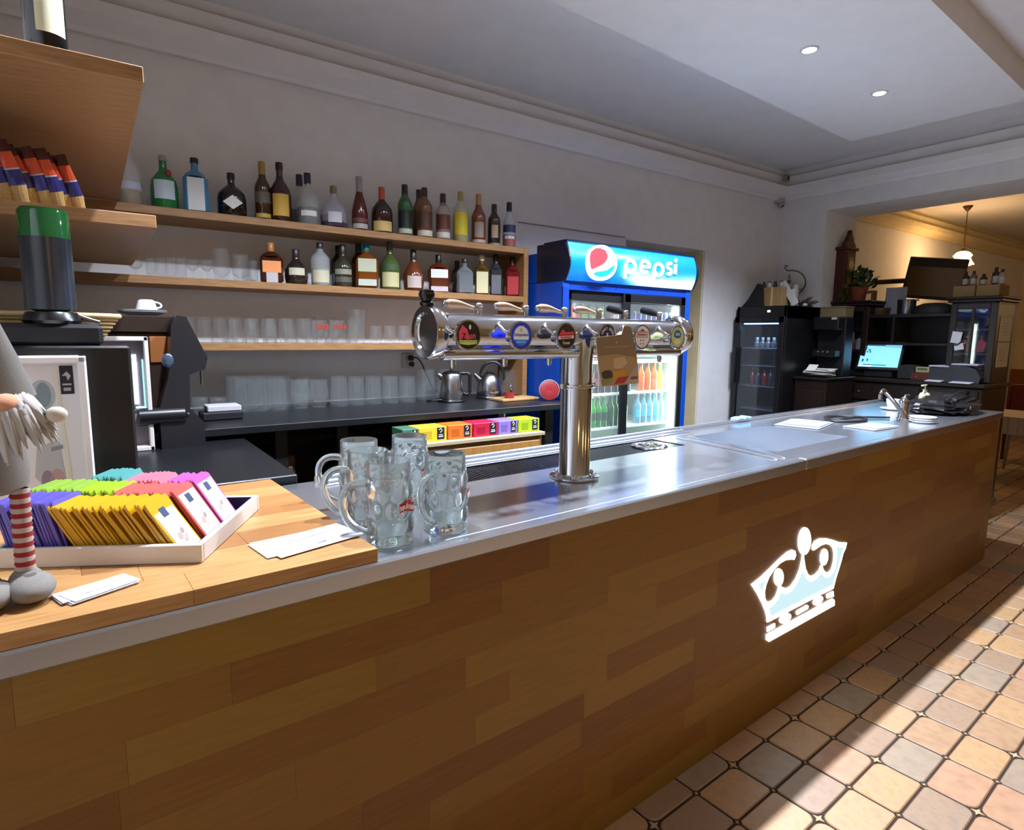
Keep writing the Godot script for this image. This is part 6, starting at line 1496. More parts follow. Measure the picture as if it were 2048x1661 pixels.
func far_end():
	# black glass door fridge in the corner, facing along the bar
	var fx := 5.3; var z0 := WALL_Z + 0.03; var z1 := -3.145; var H := 1.905
	var blk := mt("0c0d0f", 0.35)
	var t := thing("black_fridge", "tall black bottle fridge with a glass door in the corner", "fridge", Vector3.ZERO)
	var m := MB.new(); var zc := (z0 + z1) / 2; var D := z1 - z0; var xb := END_X - 0.01
	m.cbox(Vector3((fx + xb) / 2, H / 2, z1 - 0.015), Vector3(xb - fx, H, 0.03), 0.003); m.cbox(Vector3((fx + xb) / 2, H / 2, z0 + 0.015), Vector3(xb - fx, H, 0.03), 0.003)
	m.cbox(Vector3((fx + xb) / 2, H - 0.06, zc), Vector3(xb - fx, 0.12, D), 0.003); m.cbox(Vector3((fx + xb) / 2, 0.06, zc), Vector3(xb - fx, 0.12, D), 0.003); m.cbox(Vector3(xb - 0.015, H / 2, zc), Vector3(0.03, H, D), 0.003)
	part(t, "cabinet", m.mesh(), blk)
	m = MB.new(); m.cbox(Vector3(fx - 0.018, H / 2, z1 - 0.03), Vector3(0.034, H - 0.2, 0.055), 0.004); m.cbox(Vector3(fx - 0.018, H / 2, z0 + 0.03), Vector3(0.034, H - 0.2, 0.055), 0.004); m.cbox(Vector3(fx - 0.018, H - 0.13, zc), Vector3(0.034, 0.06, D), 0.004); m.cbox(Vector3(fx - 0.018, 0.13, zc), Vector3(0.034, 0.06, D), 0.004)
	var dr := part(t, "door_frame", m.mesh(), blk)
	part(dr, "glass_pane", one_box(Vector3(fx - 0.018, H / 2, zc), Vector3(0.006, H - 0.3, D - 0.1), 0.001), glass("3c4a58", 0.10, 0.02)); part(dr, "handle", one_box(Vector3(fx - 0.055, 1.33, z0 + 0.035), Vector3(0.035, 0.36, 0.035), 0.006), mt("18191d", 0.3))
	part(t, "liner", one_box(Vector3(xb - 0.05, H / 2, zc), Vector3(0.02, H - 0.3, D - 0.07), 0.001), mt("22365a", 0.5))
	var sy := [1.50, 1.33, 1.13, 0.90]
	for y in sy: part(t, "wire_shelf", one_box(Vector3((fx + xb) / 2, y, zc), Vector3(0.56, 0.014, D - 0.08), 0.003), mt("5a6878", 0.35, 0.4))
	part(t, "light_bar", one_box(Vector3(fx + 0.05, H - 0.165, zc), Vector3(0.04, 0.012, D - 0.12), 0.003), glow("8fc4ff", 4.0))
	lamp_area("fridge_light", Vector3(fx + 0.12, H - 0.185, zc), Basis(Vector3.RIGHT, -PI / 2), Vector2(0.1, 0.35), 0.12, Color("8fc4ff"))
	part(t, "status_light", one_box(Vector3(fx - 0.003, H - 0.05, zc + 0.08), Vector3(0.008, 0.02, 0.03), 0.002), glow("d8f0c8", 1.5))
	for k in 5: 
		bottle(Vector3(fx + 0.12, sy[0] + 0.008, zc - 0.10 + 0.06 * k), 0.10, 0.05, "squat", mt("9aa2a8", 0.15, 0.6), "d8dce0", [], "small silver capped bottle on the black fridge's top shelf", "bottles in the black fridge", "", 0.5, 0.3)
		bottle(Vector3(fx + 0.12, sy[2] + 0.008, zc - 0.13 + 0.065 * k), 0.17, 0.055, "slim", mt(["5a1418", "1c2a4a", "6a1c1c", "20344a", "2a2f36"][k], 0.2), "30343c", [], ["dark red bottle nearest the wall inside the black fridge", "navy bottle beside the first red one inside the black fridge", "brick red bottle in the middle inside the black fridge", "slate blue bottle inside the black fridge", "charcoal bottle nearest the door hinge inside the black fridge"][k], "bottles lower in the black fridge", "", 0.5, 0.12)
	fridge_top(fx, z0, z1, H)
	# dark low cupboard beside the fridge with tissues
	var c := thing("low_cupboard", "low nearly black cupboard between black fridge and dresser", "cupboard", Vector3(5.74, 0, -2.98))
	part(c, "body", one_box(Vector3(0, 0.61, 0), Vector3(0.50, 1.22, 0.30), 0.004), dark_wood); part(c, "top", one_box(Vector3(-0.005, 1.232, 0), Vector3(0.53, 0.024, 0.32), 0.004), dark_wood); part(c, "door", one_box(Vector3(-0.258, 0.62, 0), Vector3(0.016, 1.0, 0.25), 0.003), dark_wood)
	t = thing("coffee_brewer", "black filter coffee brewer on the low cupboard", "coffee maker", Vector3(5.82, 1.244, -2.98))
	part(t, "tower", one_box(Vector3(0.06, 0.28, 0), Vector3(0.16, 0.56, 0.26), 0.008), mt("08080a", 0.4)); part(t, "head", one_box(Vector3(-0.04, 0.50, 0), Vector3(0.20, 0.12, 0.24), 0.008), mt("0a0a0c", 0.4))
	for k in 3: part(t, "button", one_box(Vector3(-0.143, 0.235 + 0.0 * k, -0.05 + 0.045 * k), Vector3(0.008, 0.014, 0.018), 0.003), mt("9a9aa0", 0.3, 0.8))
	part(t, "badge", one_box(Vector3(-0.143, 0.545, 0.08), Vector3(0.006, 0.022, 0.05), 0.002), mt("8c8c8c", 0.4)); part(t, "panel", one_box(Vector3(-0.04, 0.22, 0), Vector3(0.196, 0.06, 0.22), 0.004), mt("0a0a0c", 0.4))
	m = MB.new(); var tr := RandomNumberGenerator.new(); tr.seed = 3
	for k in 14: m.cbox(Vector3(tr.randf_range(-0.06, 0.06), 0.012 + 0.0055 * k * 0.8, tr.randf_range(-0.02, 0.02)), Vector3(0.13, 0.004, 0.2), 0.001, Basis(Vector3.UP, tr.randf_range(-0.4, 0.4)) * Basis(Vector3.BACK, tr.randf_range(-0.12, 0.12)))
	m.cbox(Vector3(-0.03, 0.08, -0.06), Vector3(0.10, 0.004, 0.09), 0.001, Basis(Vector3.BACK, 0.7))
	solo("tissue_pile", "crumpled pile of white tissues on the low cupboard", "tissues", m.mesh(), mt("bdbdb6", 0.9), Vector3(5.62, 1.245, -2.97))
	dresser()

func fridge_top(fx: float, z0: float, z1: float, H: float):
	var z := (z0 + z1) / 2
	var t := thing("cardboard_box", "open cardboard bottle carrier on top of the black fridge", "box", Vector3(fx + 0.16, H, z + 0.02))
	var m := MB.new(); m.cbox(Vector3(0, 0.09, 0), Vector3(0.17, 0.18, 0.27), 0.003); part(t, "carton", m.mesh(), mt("8a6c44", 0.8)); m = MB.new(); m.cbox(Vector3(-0.087, 0.09, 0.03), Vector3(0.003, 0.18, 0.02), 0.001); part(t, "tape", m.mesh(), mt("b89c6c", 0.5))
	for k in 4:
		bottle(Vector3(fx + 0.14, H + 0.1805, z - 0.08 + 0.06 * k), 0.06, 0.035, "slim", mt(["0d0d0f", "b4b4b2", "15130f", "9a9a98"][k], 0.3), "131313", [], ["black bottle neck nearest the wall sticking out of the carrier", "white bottle neck sticking out of the carrier", "dark brown bottle neck in the middle of the carrier", "grey bottle neck at the outer end of the carrier"][k], "bottle necks in the carrier")
	t = thing("black_folder", "black pointed cloth bundle leaning behind the cardboard carrier", "bundle", Vector3(fx + 0.06, H, z - 0.2))
	m = MB.new(); m.prism(V2([-0.04, 0, 0.18, 0, 0.16, 0.19, 0.12, 0.22, 0.02, 0.06]), -0.03, 0.03, Transform3D(Basis(Vector3.UP, -PI / 2), Vector3.ZERO)); part(t, "cloth", m.mesh(), mt("0d0d0e", 0.8))
	t = thing("paper_roll", "grey rolled paper and sheet leaning beside the cardboard carrier", "paper roll", Vector3(fx + 0.2, H, z + 0.21))
	m = MB.new(); m.cyl(Vector3(0, 0, 0), 0.032, 0.2, 18); part(t, "roll", m.mesh(), mt("8c8a86", 0.4, 0.3)); m = MB.new(); m.cbox(Vector3(-0.05, 0.12, -0.03), Vector3(0.003, 0.26, 0.07), 0.001, Basis(Vector3.RIGHT, -0.6)); m.cbox(Vector3(-0.05, 0.08, 0.01), Vector3(0.004, 0.16, 0.03), 0.001); part(t, "sheet", m.mesh(), mt("a9a8a4", 0.6))
	t = thing("driftwood_bowl", "spiky coral like decoration lying on the fridge top's edge", "decoration", Vector3(fx + 0.42, H, z1 - 0.10))
	m = MB.new(); var rr := RandomNumberGenerator.new(); rr.seed = 9
	for k in 26:
		var a := rr.randf() * TAU; var b := rr.randf_range(0.15, 0.9)
		m.tube([Vector3(0, 0.012, 0), Vector3(cos(a) * 0.1 * cos(b), 0.015 + 0.05 * sin(b), sin(a) * 0.08 * cos(b)), Vector3(cos(a) * 0.2 * cos(b), 0.02 + 0.12 * sin(b), sin(a) * 0.15 * cos(b))], [0.016, 0.011, 0.003], 6)
	part(t, "branches", m.mesh(), mt("565046", 0.8)); m = MB.new(); m.ball(Vector3(-0.05, 0.018, 0.05), Vector3(0.03, 0.018, 0.03), 12, 8); m.ball(Vector3(0.08, 0.018, 0.04), Vector3(0.026, 0.018, 0.026), 12, 8); part(t, "pale_shells", m.mesh(), mt("bdb4a2", 0.6))
	t = thing("tan_box", "low tan box on the brewer between black fridge and dresser", "box", Vector3(5.87, 1.805, -2.98))
	part(t, "carton", one_box(Vector3(0, 0.045, 0), Vector3(0.16, 0.09, 0.24), 0.004), mt("5f5233", 0.8)); part(t, "lid", one_box(Vector3(0, 0.095, 0), Vector3(0.17, 0.012, 0.25), 0.003), mt("6b5d3c", 0.8))
	# arched wall lamp on the end wall
	var w := on_x(1590, 600, END_X)
	t = thing("wall_lamp", "arched iron wall lamp with a white flat shade, switched off", "wall lamp", Vector3(END_X, 0, 0))
	var L := func(px, py, out): var p := on_x(px, py, END_X - out); return p - Vector3(END_X, 0, 0)
	m = MB.new()
	var pts := bez(L.call(1588, 592, 0.02), L.call(1628, 575, 0.06), L.call(1612, 535, 0.14), L.call(1575, 542, 0.22), 16)
	pts.append(L.call(1570, 537, 0.235)); pts.append(L.call(1571, 531, 0.235)); pts.append(L.call(1576, 533, 0.23))
	m.tube(pts, 0.007, 8); part(t, "arm", m.mesh(), mt("5c5a54", 0.5, 0.5))
	m = MB.new(); var sc: Vector3 = L.call(1578, 562, 0.22); m.lathe(P2([0.0, 0.03, 0.016, 0.028, 0.018, 0.0, 0.026, -0.006, 0, -0.006]), 14, Transform3D(Basis.IDENTITY, sc + Vector3(0, -0.02, 0))); m.tube([sc + Vector3(0, 0.02, 0), sc + Vector3(0, 0.06, 0)], 0.006, 8); part(t, "socket", m.mesh(), mt("4d4b46", 0.5, 0.4))
	m = MB.new(); m.lathe(P2([0.02, -0.01, 0.05, -0.02, 0.095, -0.05, 0.125, -0.062, 0.127, -0.068, 0.123, -0.068, 0.09, -0.056, 0.046, -0.026, 0.018, -0.016]), 28, Transform3D(Basis.IDENTITY, sc + Vector3(0, -0.015, 0))); part(t, "shade", m.mesh(), mt("8e918a", 0.4))
	part(t, "wall_plate", one_box(L.call(1588, 592, 0.006), Vector3(0.012, 0.12, 0.06), 0.004), mt("4d4b46", 0.5, 0.4))

func dresser():
	var z0 := -3.19; var z1 := -1.82; var xf := 6.10; var ct := 1.235
	var t := thing("dresser", "large dark wooden dresser with two glazed towers in the wide opening", "dresser", Vector3(0, 0, 0))
	var W := z1 - z0; var zc := (z0 + z1) / 2
	part(t, "base_body", one_box(Vector3(xf + 0.31, 0.66, zc), Vector3(0.58, 1.07, W - 0.04), 0.006), dark_wood)
	part(t, "counter_board", one_box(Vector3(xf + 0.31, ct - 0.019, zc), Vector3(0.64, 0.038, W), 0.008), dark_wood)
	part(t, "plinth_moulding", one_box(Vector3(xf + 0.31, 0.145, zc), Vector3(0.63, 0.07, W), 0.02), dark_wood)
	for fx in [xf + 0.06, xf + 0.56]:
		for fz in [z0 + 0.07, z1 - 0.07]:
			var q := MB.new(); q.lathe(P2([0, 0, 0.022, 0, 0.03, 0.04, 0.045, 0.10, 0.05, 0.115, 0, 0.115]), 14); part(t, "foot", q.mesh(), dark_wood, Vector3(fx, 0, fz))
	var n := 3
	for k in n:
		var cz := z0 + 0.03 + (W - 0.06) * (k + 0.5) / n; var w := (W - 0.06) / n - 0.03
		var d := part(t, "drawer", one_box(Vector3(xf + 0.012, 1.10, cz), Vector3(0.02, 0.15, w), 0.005), dark_wood)
		var q := MB.new(); q.ball(Vector3(xf - 0.008, 1.10, cz + w * 0.3), Vector3(0.012, 0.012, 0.012), 10, 7); part(d, "knob", q.mesh(), mt("6a6258", 0.3, 0.7))
		var e := part(t, "cupboard_door", one_box(Vector3(xf + 0.012, 0.60, cz), Vector3(0.02, 0.76, w), 0.005), dark_wood); part(e, "raised_panel", one_box(Vector3(xf + 0.0, 0.60, cz), Vector3(0.014, 0.60, w - 0.12), 0.006), dark_wood)
	# towers and the lower middle with a niche
	var xu := xf + 0.14; var du := 0.40
	var zl1: float = on_x(1740, 612, xu).z; var zr0: float = on_x(1905, 605, xu).z
	for e in [[z0 + 0.005, zl1, on_x(1700, 612, xu).y], [zr0, z1 - 0.01, on_x(1960, 604, xu).y]]:
		var a: float = e[0]; var b: float = e[1]; var top: float = e[2]; var c := (a + b) / 2; var w := b - a
		var m := MB.new()
		m.cbox(Vector3(xu + du / 2, (ct + top) / 2, a + 0.012), Vector3(du, top - ct, 0.024), 0.003); m.cbox(Vector3(xu + du / 2, (ct + top) / 2, b - 0.012), Vector3(du, top - ct, 0.024), 0.003)
		m.cbox(Vector3(xu + du / 2, top - 0.012, c), Vector3(du, 0.024, w), 0.003); m.cbox(Vector3(xu + du - 0.01, (ct + top) / 2, c), Vector3(0.02, top - ct, w), 0.003)
		for s in [0.36, 0.66]: m.cbox(Vector3(xu + du / 2, ct + (top - ct) * s, c), Vector3(du - 0.03, 0.018, w - 0.04), 0.002)
		part(t, "tower", m.mesh(), dark_wood)
		m = MB.new(); m.cbox(Vector3(xu + du / 2 - 0.01, top + 0.012, c), Vector3(du + 0.05, 0.028, w + 0.05), 0.008); m.cbox(Vector3(xu + du / 2 - 0.01, top + 0.036, c), Vector3(du + 0.08, 0.022, w + 0.07), 0.008); part(t, "cornice", m.mesh(), dark_wood)
		m = MB.new(); var fw3 := 0.05
		m.cbox(Vector3(xu - 0.01, (ct + top) / 2, a + fw3 / 2), Vector3(0.02, top - ct - 0.02, fw3), 0.004); m.cbox(Vector3(xu - 0.01, (ct + top) / 2, b - fw3 / 2), Vector3(0.02, top - ct - 0.02, fw3), 0.004); m.cbox(Vector3(xu - 0.01, top - 0.035, c), Vector3(0.02, 0.05, w - 0.1), 0.004); m.cbox(Vector3(xu - 0.01, ct + 0.035, c), Vector3(0.02, 0.05, w - 0.1), 0.004); m.cbox(Vector3(xu - 0.01, (ct + top) / 2, c), Vector3(0.018, top - ct - 0.12, 0.018), 0.003)
		var dr := part(t, "glazed_door", m.mesh(), dark_wood); part(dr, "pane", one_box(Vector3(xu - 0.008, (ct + top) / 2, c), Vector3(0.004, top - ct - 0.12, w - 0.1), 0.001), glass("30302e", 0.06, 0.03))
		for k in 4: bottle(Vector3(xu + 0.14, ct + (top - ct) * 0.36 + 0.0095, a + 0.08 + k * (w - 0.16) / 3.0), 0.15, 0.06, ["squat", "std", "square", "squat"][k], mt([["5c5650", "7a3a34", "8a8f94", "4a3d34"], ["8a2a2c", "6a7480", "a8474a", "3c3f44"]][1 if a > -2.6 else 0][k], 0.25), "8f8a80", [], "%s glassware jar behind the glazed door of the %s tower" % [["grey brown", "rusty", "silver", "dark brown"][k] if a < -2.6 else ["red", "blue grey", "pinkish", "charcoal"][k], "papered" if a < -2.6 else "taller right hand" if false else "paper hung"], "jars in the dresser")
	var tm: float = on_x(1820, 628, xu).y
	var mz := (zl1 + zr0) / 2; var mw := zr0 - zl1
	var m2 := MB.new(); m2.cbox(Vector3(xu + du / 2, tm - 0.015, mz), Vector3(du, 0.03, mw), 0.003); m2.cbox(Vector3(xu + du - 0.01, (ct + tm) / 2, mz), Vector3(0.02, tm - ct, mw), 0.002); m2.cbox(Vector3(xu + du / 2, 1.56, mz), Vector3(du - 0.02, 0.022, mw), 0.003); m2.cbox(Vector3(xu + du / 2, (1.56 + tm) / 2, mz - mw * 0.18), Vector3(du - 0.02, tm - 1.57, 0.02), 0.002)
	part(t, "middle_shelves", m2.mesh(), dark_wood)
	# papers pinned to the right hand side of the dresser
	for k in 2:
		var y: float = [1.60, 1.38][k]
		var p := thing("pinned_sheet", ["upper white sheet pinned on the dresser's side", "lower white printed sheet pinned on the dresser's side"][k], "paper", Vector3(xu + 0.2, y, z1 - 0.008), 0, "papers on the dresser's side")
		part(p, "sheet", one_box(Vector3(0, 0.1, 0.001), Vector3(0.28, 0.21, 0.002), 0.0004), mt("b5ad98", 0.6))
		for r in 5: part(p, "print_line", one_box(Vector3(-0.02, 0.05 + 0.025 * r, 0.0024), Vector3(0.16, 0.005, 0.0008), 0.0002), mt("8d8674", 0.6))
	# papers on the left tower's door, notice hanging on the right tower's door
	for k in 2:
		var w := on_x(1678 + 22 * k, 672, xu - 0.024)
		part(self, numbered("taped_photo"), one_box(Vector3.ZERO, Vector3(0.003, 0.07, 0.075), 0.0005), mt(["6e6e70", "7d7b78"][k], 0.5), w)
		tag(get_child(get_child_count() - 1), ["small grey photo taped to the dresser's left glazed door", "lighter small photo taped beside the grey one on the dresser door"][k], "photo", "photos on the dresser door")
	var hn := on_x(1915, 680, xu - 0.03)
	var h := thing("hanging_notice", "white tag with a black ribbon hanging on the dresser's glazed door", "tag", hn)
	m2 = MB.new(); m2.cbox(Vector3(0, 0.02, -0.01), Vector3(0.003, 0.10, 0.075), 0.0005, Basis(Vector3.RIGHT, 0.12)); m2.cbox(Vector3(0, -0.06, 0.015), Vector3(0.003, 0.055, 0.07), 0.0005, Basis(Vector3.RIGHT, -0.2)); part(h, "card", m2.mesh(), mt("b9b7bd", 0.6)); m2 = MB.new(); m2.tube(bez(Vector3(-0.004, -0.04, -0.045), Vector3(-0.004, -0.06, 0.0), Vector3(-0.004, -0.03, 0.03), Vector3(-0.004, 0.02, 0.05), 8), 0.006, 6); part(h, "ribbon", m2.mesh(), mt("0e0e10", 0.6))
	dresser_things(xf, xu, ct, tm, zl1, zr0, z0, z1)

func dresser_things(xf: float, xu: float, ct: float, tm: float, zl1: float, zr0: float, z0: float, z1: float):
	# till screen
	var c := on_x(1750, 708, xf + 0.05)
	var t := thing("till_screen", "till with a bright blue touch screen on the dresser counter", "till", Vector3(xf + 0.18, ct, c.z), -PI / 2 + 0.12)
	var tilt := Basis(Vector3.RIGHT, -0.42)
	var sw := 0.34; var sh := 0.25
	part(t, "stand", one_box(Vector3(0, 0.04, -0.03), Vector3(0.26, 0.08, 0.2), 0.012), mt("0f0f11", 0.35))
	var hd := part(t, "housing", one_box(Vector3(0, 0, 0), Vector3(sw + 0.05, sh + 0.05, 0.035), 0.008), mt("101114", 0.3), Vector3(0, 0.205, 0.02), tilt)
	var scr := part(hd, "screen", one_box(Vector3(0, 0.005, 0.0185), Vector3(sw, sh, 0.003), 0.0005), glow("7cc6f2", 0.9))
	for k in [[-0.08, 0.10, 0.22, 0.008], [-0.135, 0.065, 0.03, 0.01], [-0.10, 0.05, 0.018, 0.014], [-0.14, 0.035, 0.014, 0.02], [-0.115, 0.03, 0.012, 0.016], [-0.09, 0.03, 0.014, 0.016], [-0.14, -0.06, 0.014, 0.03], [-0.10, -0.055, 0.012, 0.026], [-0.03, -0.105, 0.2, 0.008], [0.02, 0.112, 0.26, 0.006]]:
		part(hd, "screen_item", one_box(Vector3(k[0], k[1] + 0.005, 0.0202), Vector3(k[2], k[3], 0.0012), 0.0002), mt("2c5a86", 0.4))
	part(hd, "task_bar", one_box(Vector3(-0.11, -0.115, 0.0204), Vector3(0.12, 0.012, 0.0012), 0.0002), glow("e8f6ff", 0.9))
	lamp_area("till_light", Vector3(xf + 0.10, ct + 0.23, c.z), Basis(Vector3.UP, PI / 2), Vector2(0.3, 0.2), 0.02, Color("8fd0ff"))
	c = on_x(1811, 735, xf + 0.1)
	t = thing("receipt_printer", "small dark grey receipt printer beside the till", "printer", Vector3(xf + 0.2, ct, c.z), -PI / 2)
	part(t, "body", one_box(Vector3(0, 0.065, 0), Vector3(0.15, 0.13, 0.18), 0.01), mt("1e211f", 0.4)); part(t, "paper_slot", one_box(Vector3(0, 0.132, -0.02), Vector3(0.1, 0.004, 0.02), 0.001), mt("3c3f3d", 0.4)); part(t, "power_light", one_box(Vector3(0.06, 0.05, 0.091), Vector3(0.01, 0.01, 0.003), 0.001), mt("77787a", 0.4))
	c = on_x(1845, 740, xf + 0.1)
	t = thing("cigar_box", "reddish brown wooden box with a cream label packet on top", "box", Vector3(xf + 0.16, ct, c.z), -PI / 2)
	part(t, "box", one_box(Vector3(0, 0.035, 0), Vector3(0.18, 0.07, 0.14), 0.004), mt("4c1c10", 0.4)); part(t, "drawer_knob", one_box(Vector3(-0.04, 0.03, 0.074), Vector3(0.014, 0.014, 0.01), 0.003), mt("6a5a4a", 0.4))
	t = thing("label_packet", "small cream and green packet on the reddish box", "packet", Vector3(xf + 0.16, ct + 0.0705, c.z - 0.015), -PI / 2)
	part(t, "packet", one_box(Vector3(0, 0.025, 0), Vector3(0.11, 0.05, 0.05), 0.003), mt("98936a", 0.5)); part(t, "label", one_box(Vector3(0, 0.03, 0.0256), Vector3(0.08, 0.025, 0.001), 0.0002), mt("4e5a34", 0.5))
	c = on_x(1905, 750, xf + 0.05)
	t = thing("office_printer", "grey office printer with white paper trays on the dresser counter", "printer", Vector3(xf + 0.20, ct, c.z), -PI / 2 - 0.05)
	var m := MB.new(); m.prism(V2([-0.18, 0.0, 0.20, 0.0, 0.21, 0.05, 0.17, 0.12, 0.10, 0.145, -0.02, 0.15, -0.07, 0.125, -0.18, 0.12]), -0.14, 0.14); part(t, "body", m.mesh(), mt("2b2d31", 0.4))
	m = MB.new(); m.cbox(Vector3(-0.11, 0.135, 0.02), Vector3(0.16, 0.014, 0.25), 0.004); m.cbox(Vector3(0.08, 0.157, 0.0), Vector3(0.2, 0.014, 0.26), 0.004); part(t, "paper_tray", m.mesh(), mt("a9a9b4", 0.5)); m = MB.new(); m.cbox(Vector3(-0.12, 0.008, 0.16), Vector3(0.13, 0.006, 0.1), 0.001, Basis(Vector3.RIGHT, 0.12)); m.cbox(Vector3(0.09, 0.006, 0.17), Vector3(0.16, 0.006, 0.1), 0.001, Basis(Vector3.RIGHT, 0.1)); part(t, "output_sheet", m.mesh(), mt("c4c4cc", 0.6))
	solo("note_pad", "yellowed pad of paper lying on the dresser counter's end", "pad", one_box(Vector3(0, 0.009, 0), Vector3(0.22, 0.018, 0.12), 0.002), mt("8f7c44", 0.7), Vector3(xf + 0.46, ct, z1 - 0.1), 0.1)
	# on top: plant, cup, stand
	var tl: float = on_x(1700, 612, xu).y + 0.048
	c = on_x(1694, 600, xu + 0.12)
	t = thing("potted_plant", "leafy green plant in a terracotta pot on the dresser's left tower", "potted plant", Vector3(xu + 0.12, tl, maxf(c.z, -3.03)))
	m = MB.new(); m.lathe(P2([0, 0, 0.062, 0, 0.064, 0.004, 0.078, 0.11, 0.086, 0.112, 0.088, 0.14, 0.08, 0.142, 0.078, 0.13, 0, 0.128]), 24); part(t, "pot", m.mesh(), mt("7a3a1e", 0.75))
	var pr := RandomNumberGenerator.new(); pr.seed = 21
	var leaf_m := [mt("2c3d16", 0.5), mt("39501c", 0.5), mt("22310f", 0.5)]
	var lf := MB.new(); lf.prism(V2([0, 0, 0.017, 0.02, 0.019, 0.038, 0.010, 0.058, 0, 0.07, -0.010, 0.058, -0.019, 0.038, -0.017, 0.02]), -0.0008, 0.0008); var lm := lf.mesh()
	var stems := MB.new()
	for k in 120:
		var a := pr.randf() * TAU; var up := pr.randf(); var r := 0.03 + 0.10 * pr.randf()
		var p := Vector3(cos(a) * r, 0.15 + 0.17 * up - r * 0.35, sin(a) * r)
		if k < 12: p = Vector3(-0.15 - 0.02 * pr.randf(), 0.13 - 0.15 * k / 12.0, -0.07 - 0.02 * pr.randf())     # the trailing shoot
		stems.tube([Vector3(0, 0.12, 0), Vector3(p.x * 0.4, p.y + 0.02, p.z * 0.4), p], 0.0018, 5)
		part(t, "leaf", lm, leaf_m[k % 3], p, Basis.from_euler(Vector3(pr.randf_range(-1.2, 1.2), pr.randf() * TAU, pr.randf_range(-1.2, 1.2))))
	part(t, "stems", stems.mesh(), mt("2a3214", 0.6))
	c = on_x(1717, 600, xu + 0.1)
	m = MB.new(); m.lathe(P2([0, 0, 0.03, 0, 0.033, 0.02, 0.042, 0.11, 0.045, 0.112, 0.045, 0.118, 0.041, 0.116, 0.036, 0.02, 0, 0.008]), 20); solo("paper_cup", "white paper cup beside the potted plant", "cup", m.mesh(), mt("b9bac0", 0.5), Vector3(xu + 0.1, tl, c.z))
	c = on_x(1735, 600, xu + 0.16)
	t = thing("wooden_stand", "small wooden bench shaped stand beside the paper cup", "stand", Vector3(xu + 0.16, tl, c.z))
	part(t, "top", one_box(Vector3(0, 0.09, 0), Vector3(0.08, 0.025, 0.14), 0.003), mt("6b4a20", 0.6)); part(t, "leg", one_box(Vector3(0, 0.039, 0.058), Vector3(0.08, 0.078, 0.022), 0.003), mt("6b4a20", 0.6)); part(t, "leg", one_box(Vector3(0, 0.039, -0.058), Vector3(0.08, 0.078, 0.022), 0.003), mt("6b4a20", 0.6))
	# on the lower middle
	c = on_x(1760, 620, xu + 0.2); 
	m = MB.new(); m.lathe(P2([0, 0, 0.075, 0, 0.08, 0.01, 0.09, 0.07, 0.086, 0.07, 0.075, 0.008, 0, 0.006]), 24); solo("wooden_bowl", "shallow brown wooden bowl between paper sheet and left tower", "bowl", m.mesh(), mt("4b3a22", 0.6), Vector3(xu + 0.2, tm, c.z))
	c = on_x(1788, 620, xu + 0.25)
	t = thing("paper_stand", "upright blank white card standing on the dresser's middle", "card", Vector3(xu + 0.25, tm, c.z)); part(t, "sheet", one_box(Vector3(0, 0.135, 0), Vector3(0.004, 0.27, 0.19), 0.001), mt("8f8f98", 0.7), Vector3.ZERO, Basis(Vector3.BACK, -0.08)); part(t, "foot", one_box(Vector3(0.0, 0.008, 0), Vector3(0.06, 0.015, 0.12), 0.002), mt("7d7d84", 0.6))
	c = on_x(1812, 625, xu + 0.12)
	t = thing("steel_pot", "shiny steel wine bucket in front of the blank card", "bucket", Vector3(xu + 0.12, tm, c.z))
	m = MB.new(); m.lathe(P2([0, 0, 0.07, 0, 0.074, 0.01, 0.078, 0.13, 0.082, 0.134, 0.08, 0.138, 0.075, 0.13, 0.07, 0.012, 0, 0.01]), 26); part(t, "bucket", m.mesh(), mt("a5a6a8", 0.25, 1.0)); m = MB.new(); m.tube([Vector3(0, 0.12, 0.078), Vector3(0, 0.14, 0.095), Vector3(0, 0.12, 0.1)], 0.006, 8); part(t, "ear", m.mesh(), mt("a5a6a8", 0.25, 1.0))
	c = on_x(1868, 618, xu + 0.2)
	t = thing("peaked_hat", "black peaked hat lying on the dresser beside the steel bucket", "hat", Vector3(xu + 0.2, tm, c.z))
	m = MB.new(); m.lathe(P2([0.135, 0.0, 0.14, 0.03, 0.12, 0.075, 0.07, 0.1, 0, 0.105]), 26, Transform3D.IDENTITY, 0, TAU, Vector2(1.0, 1.25)); part(t, "crown", m.mesh(), mt("0d0d0e", 0.7)); m = MB.new(); m.lathe(P2([0.13, 0.004, 0.2, 0.0, 0.2, 0.006, 0.13, 0.01]), 16, Transform3D.IDENTITY, 0.1, 1.5); part(t, "peak", m.mesh(), mt("131314", 0.4))
	# wooden crates with bottles on the right tower
	var tr: float = on_x(1960, 604, xu).y + 0.048
	for k in 2:
		c = on_x([1938, 1985][k], 585, xu + 0.2)
		solo("bottle_crate", ["pale wooden crate under the bottles, next to the wall screen", "pale wooden crate under the bottles, nearest the dresser's papered side"][k], "crate", one_box(Vector3(0, 0.05, 0), Vector3(0.24, 0.1, 0.165), 0.004), mt("7d6238", 0.75), Vector3(xu + 0.2, tr, c.z), 0, "crates on the dresser")
	var bl := [[1930, "241414", 0.13, "dark red bottle with white label, first on the crates"], [1946, "5a5448", 0.13, "pale glass bottle with white label, second on the crates"], [1966, "2a1a16", 0.10, "short dark bottle in the middle of the crates"], [1990, "20161c", 0.15, "tall dark bottle near the end of the crates"], [2002, "8a8070", 0.13, "clear bottle at the end of the crates"]]
	for b in bl:
		c = on_x(b[0], 570, xu + 0.18); bottle(Vector3(xu + 0.18, tr + 0.1005, c.z), b[2], 0.055, "std", mt(b[1], 0.15), "1c1410", [[0.1, 0.5, "9d978c", 1.2]], b[3], "bottles on the crates", "", 0.5, 0.2)

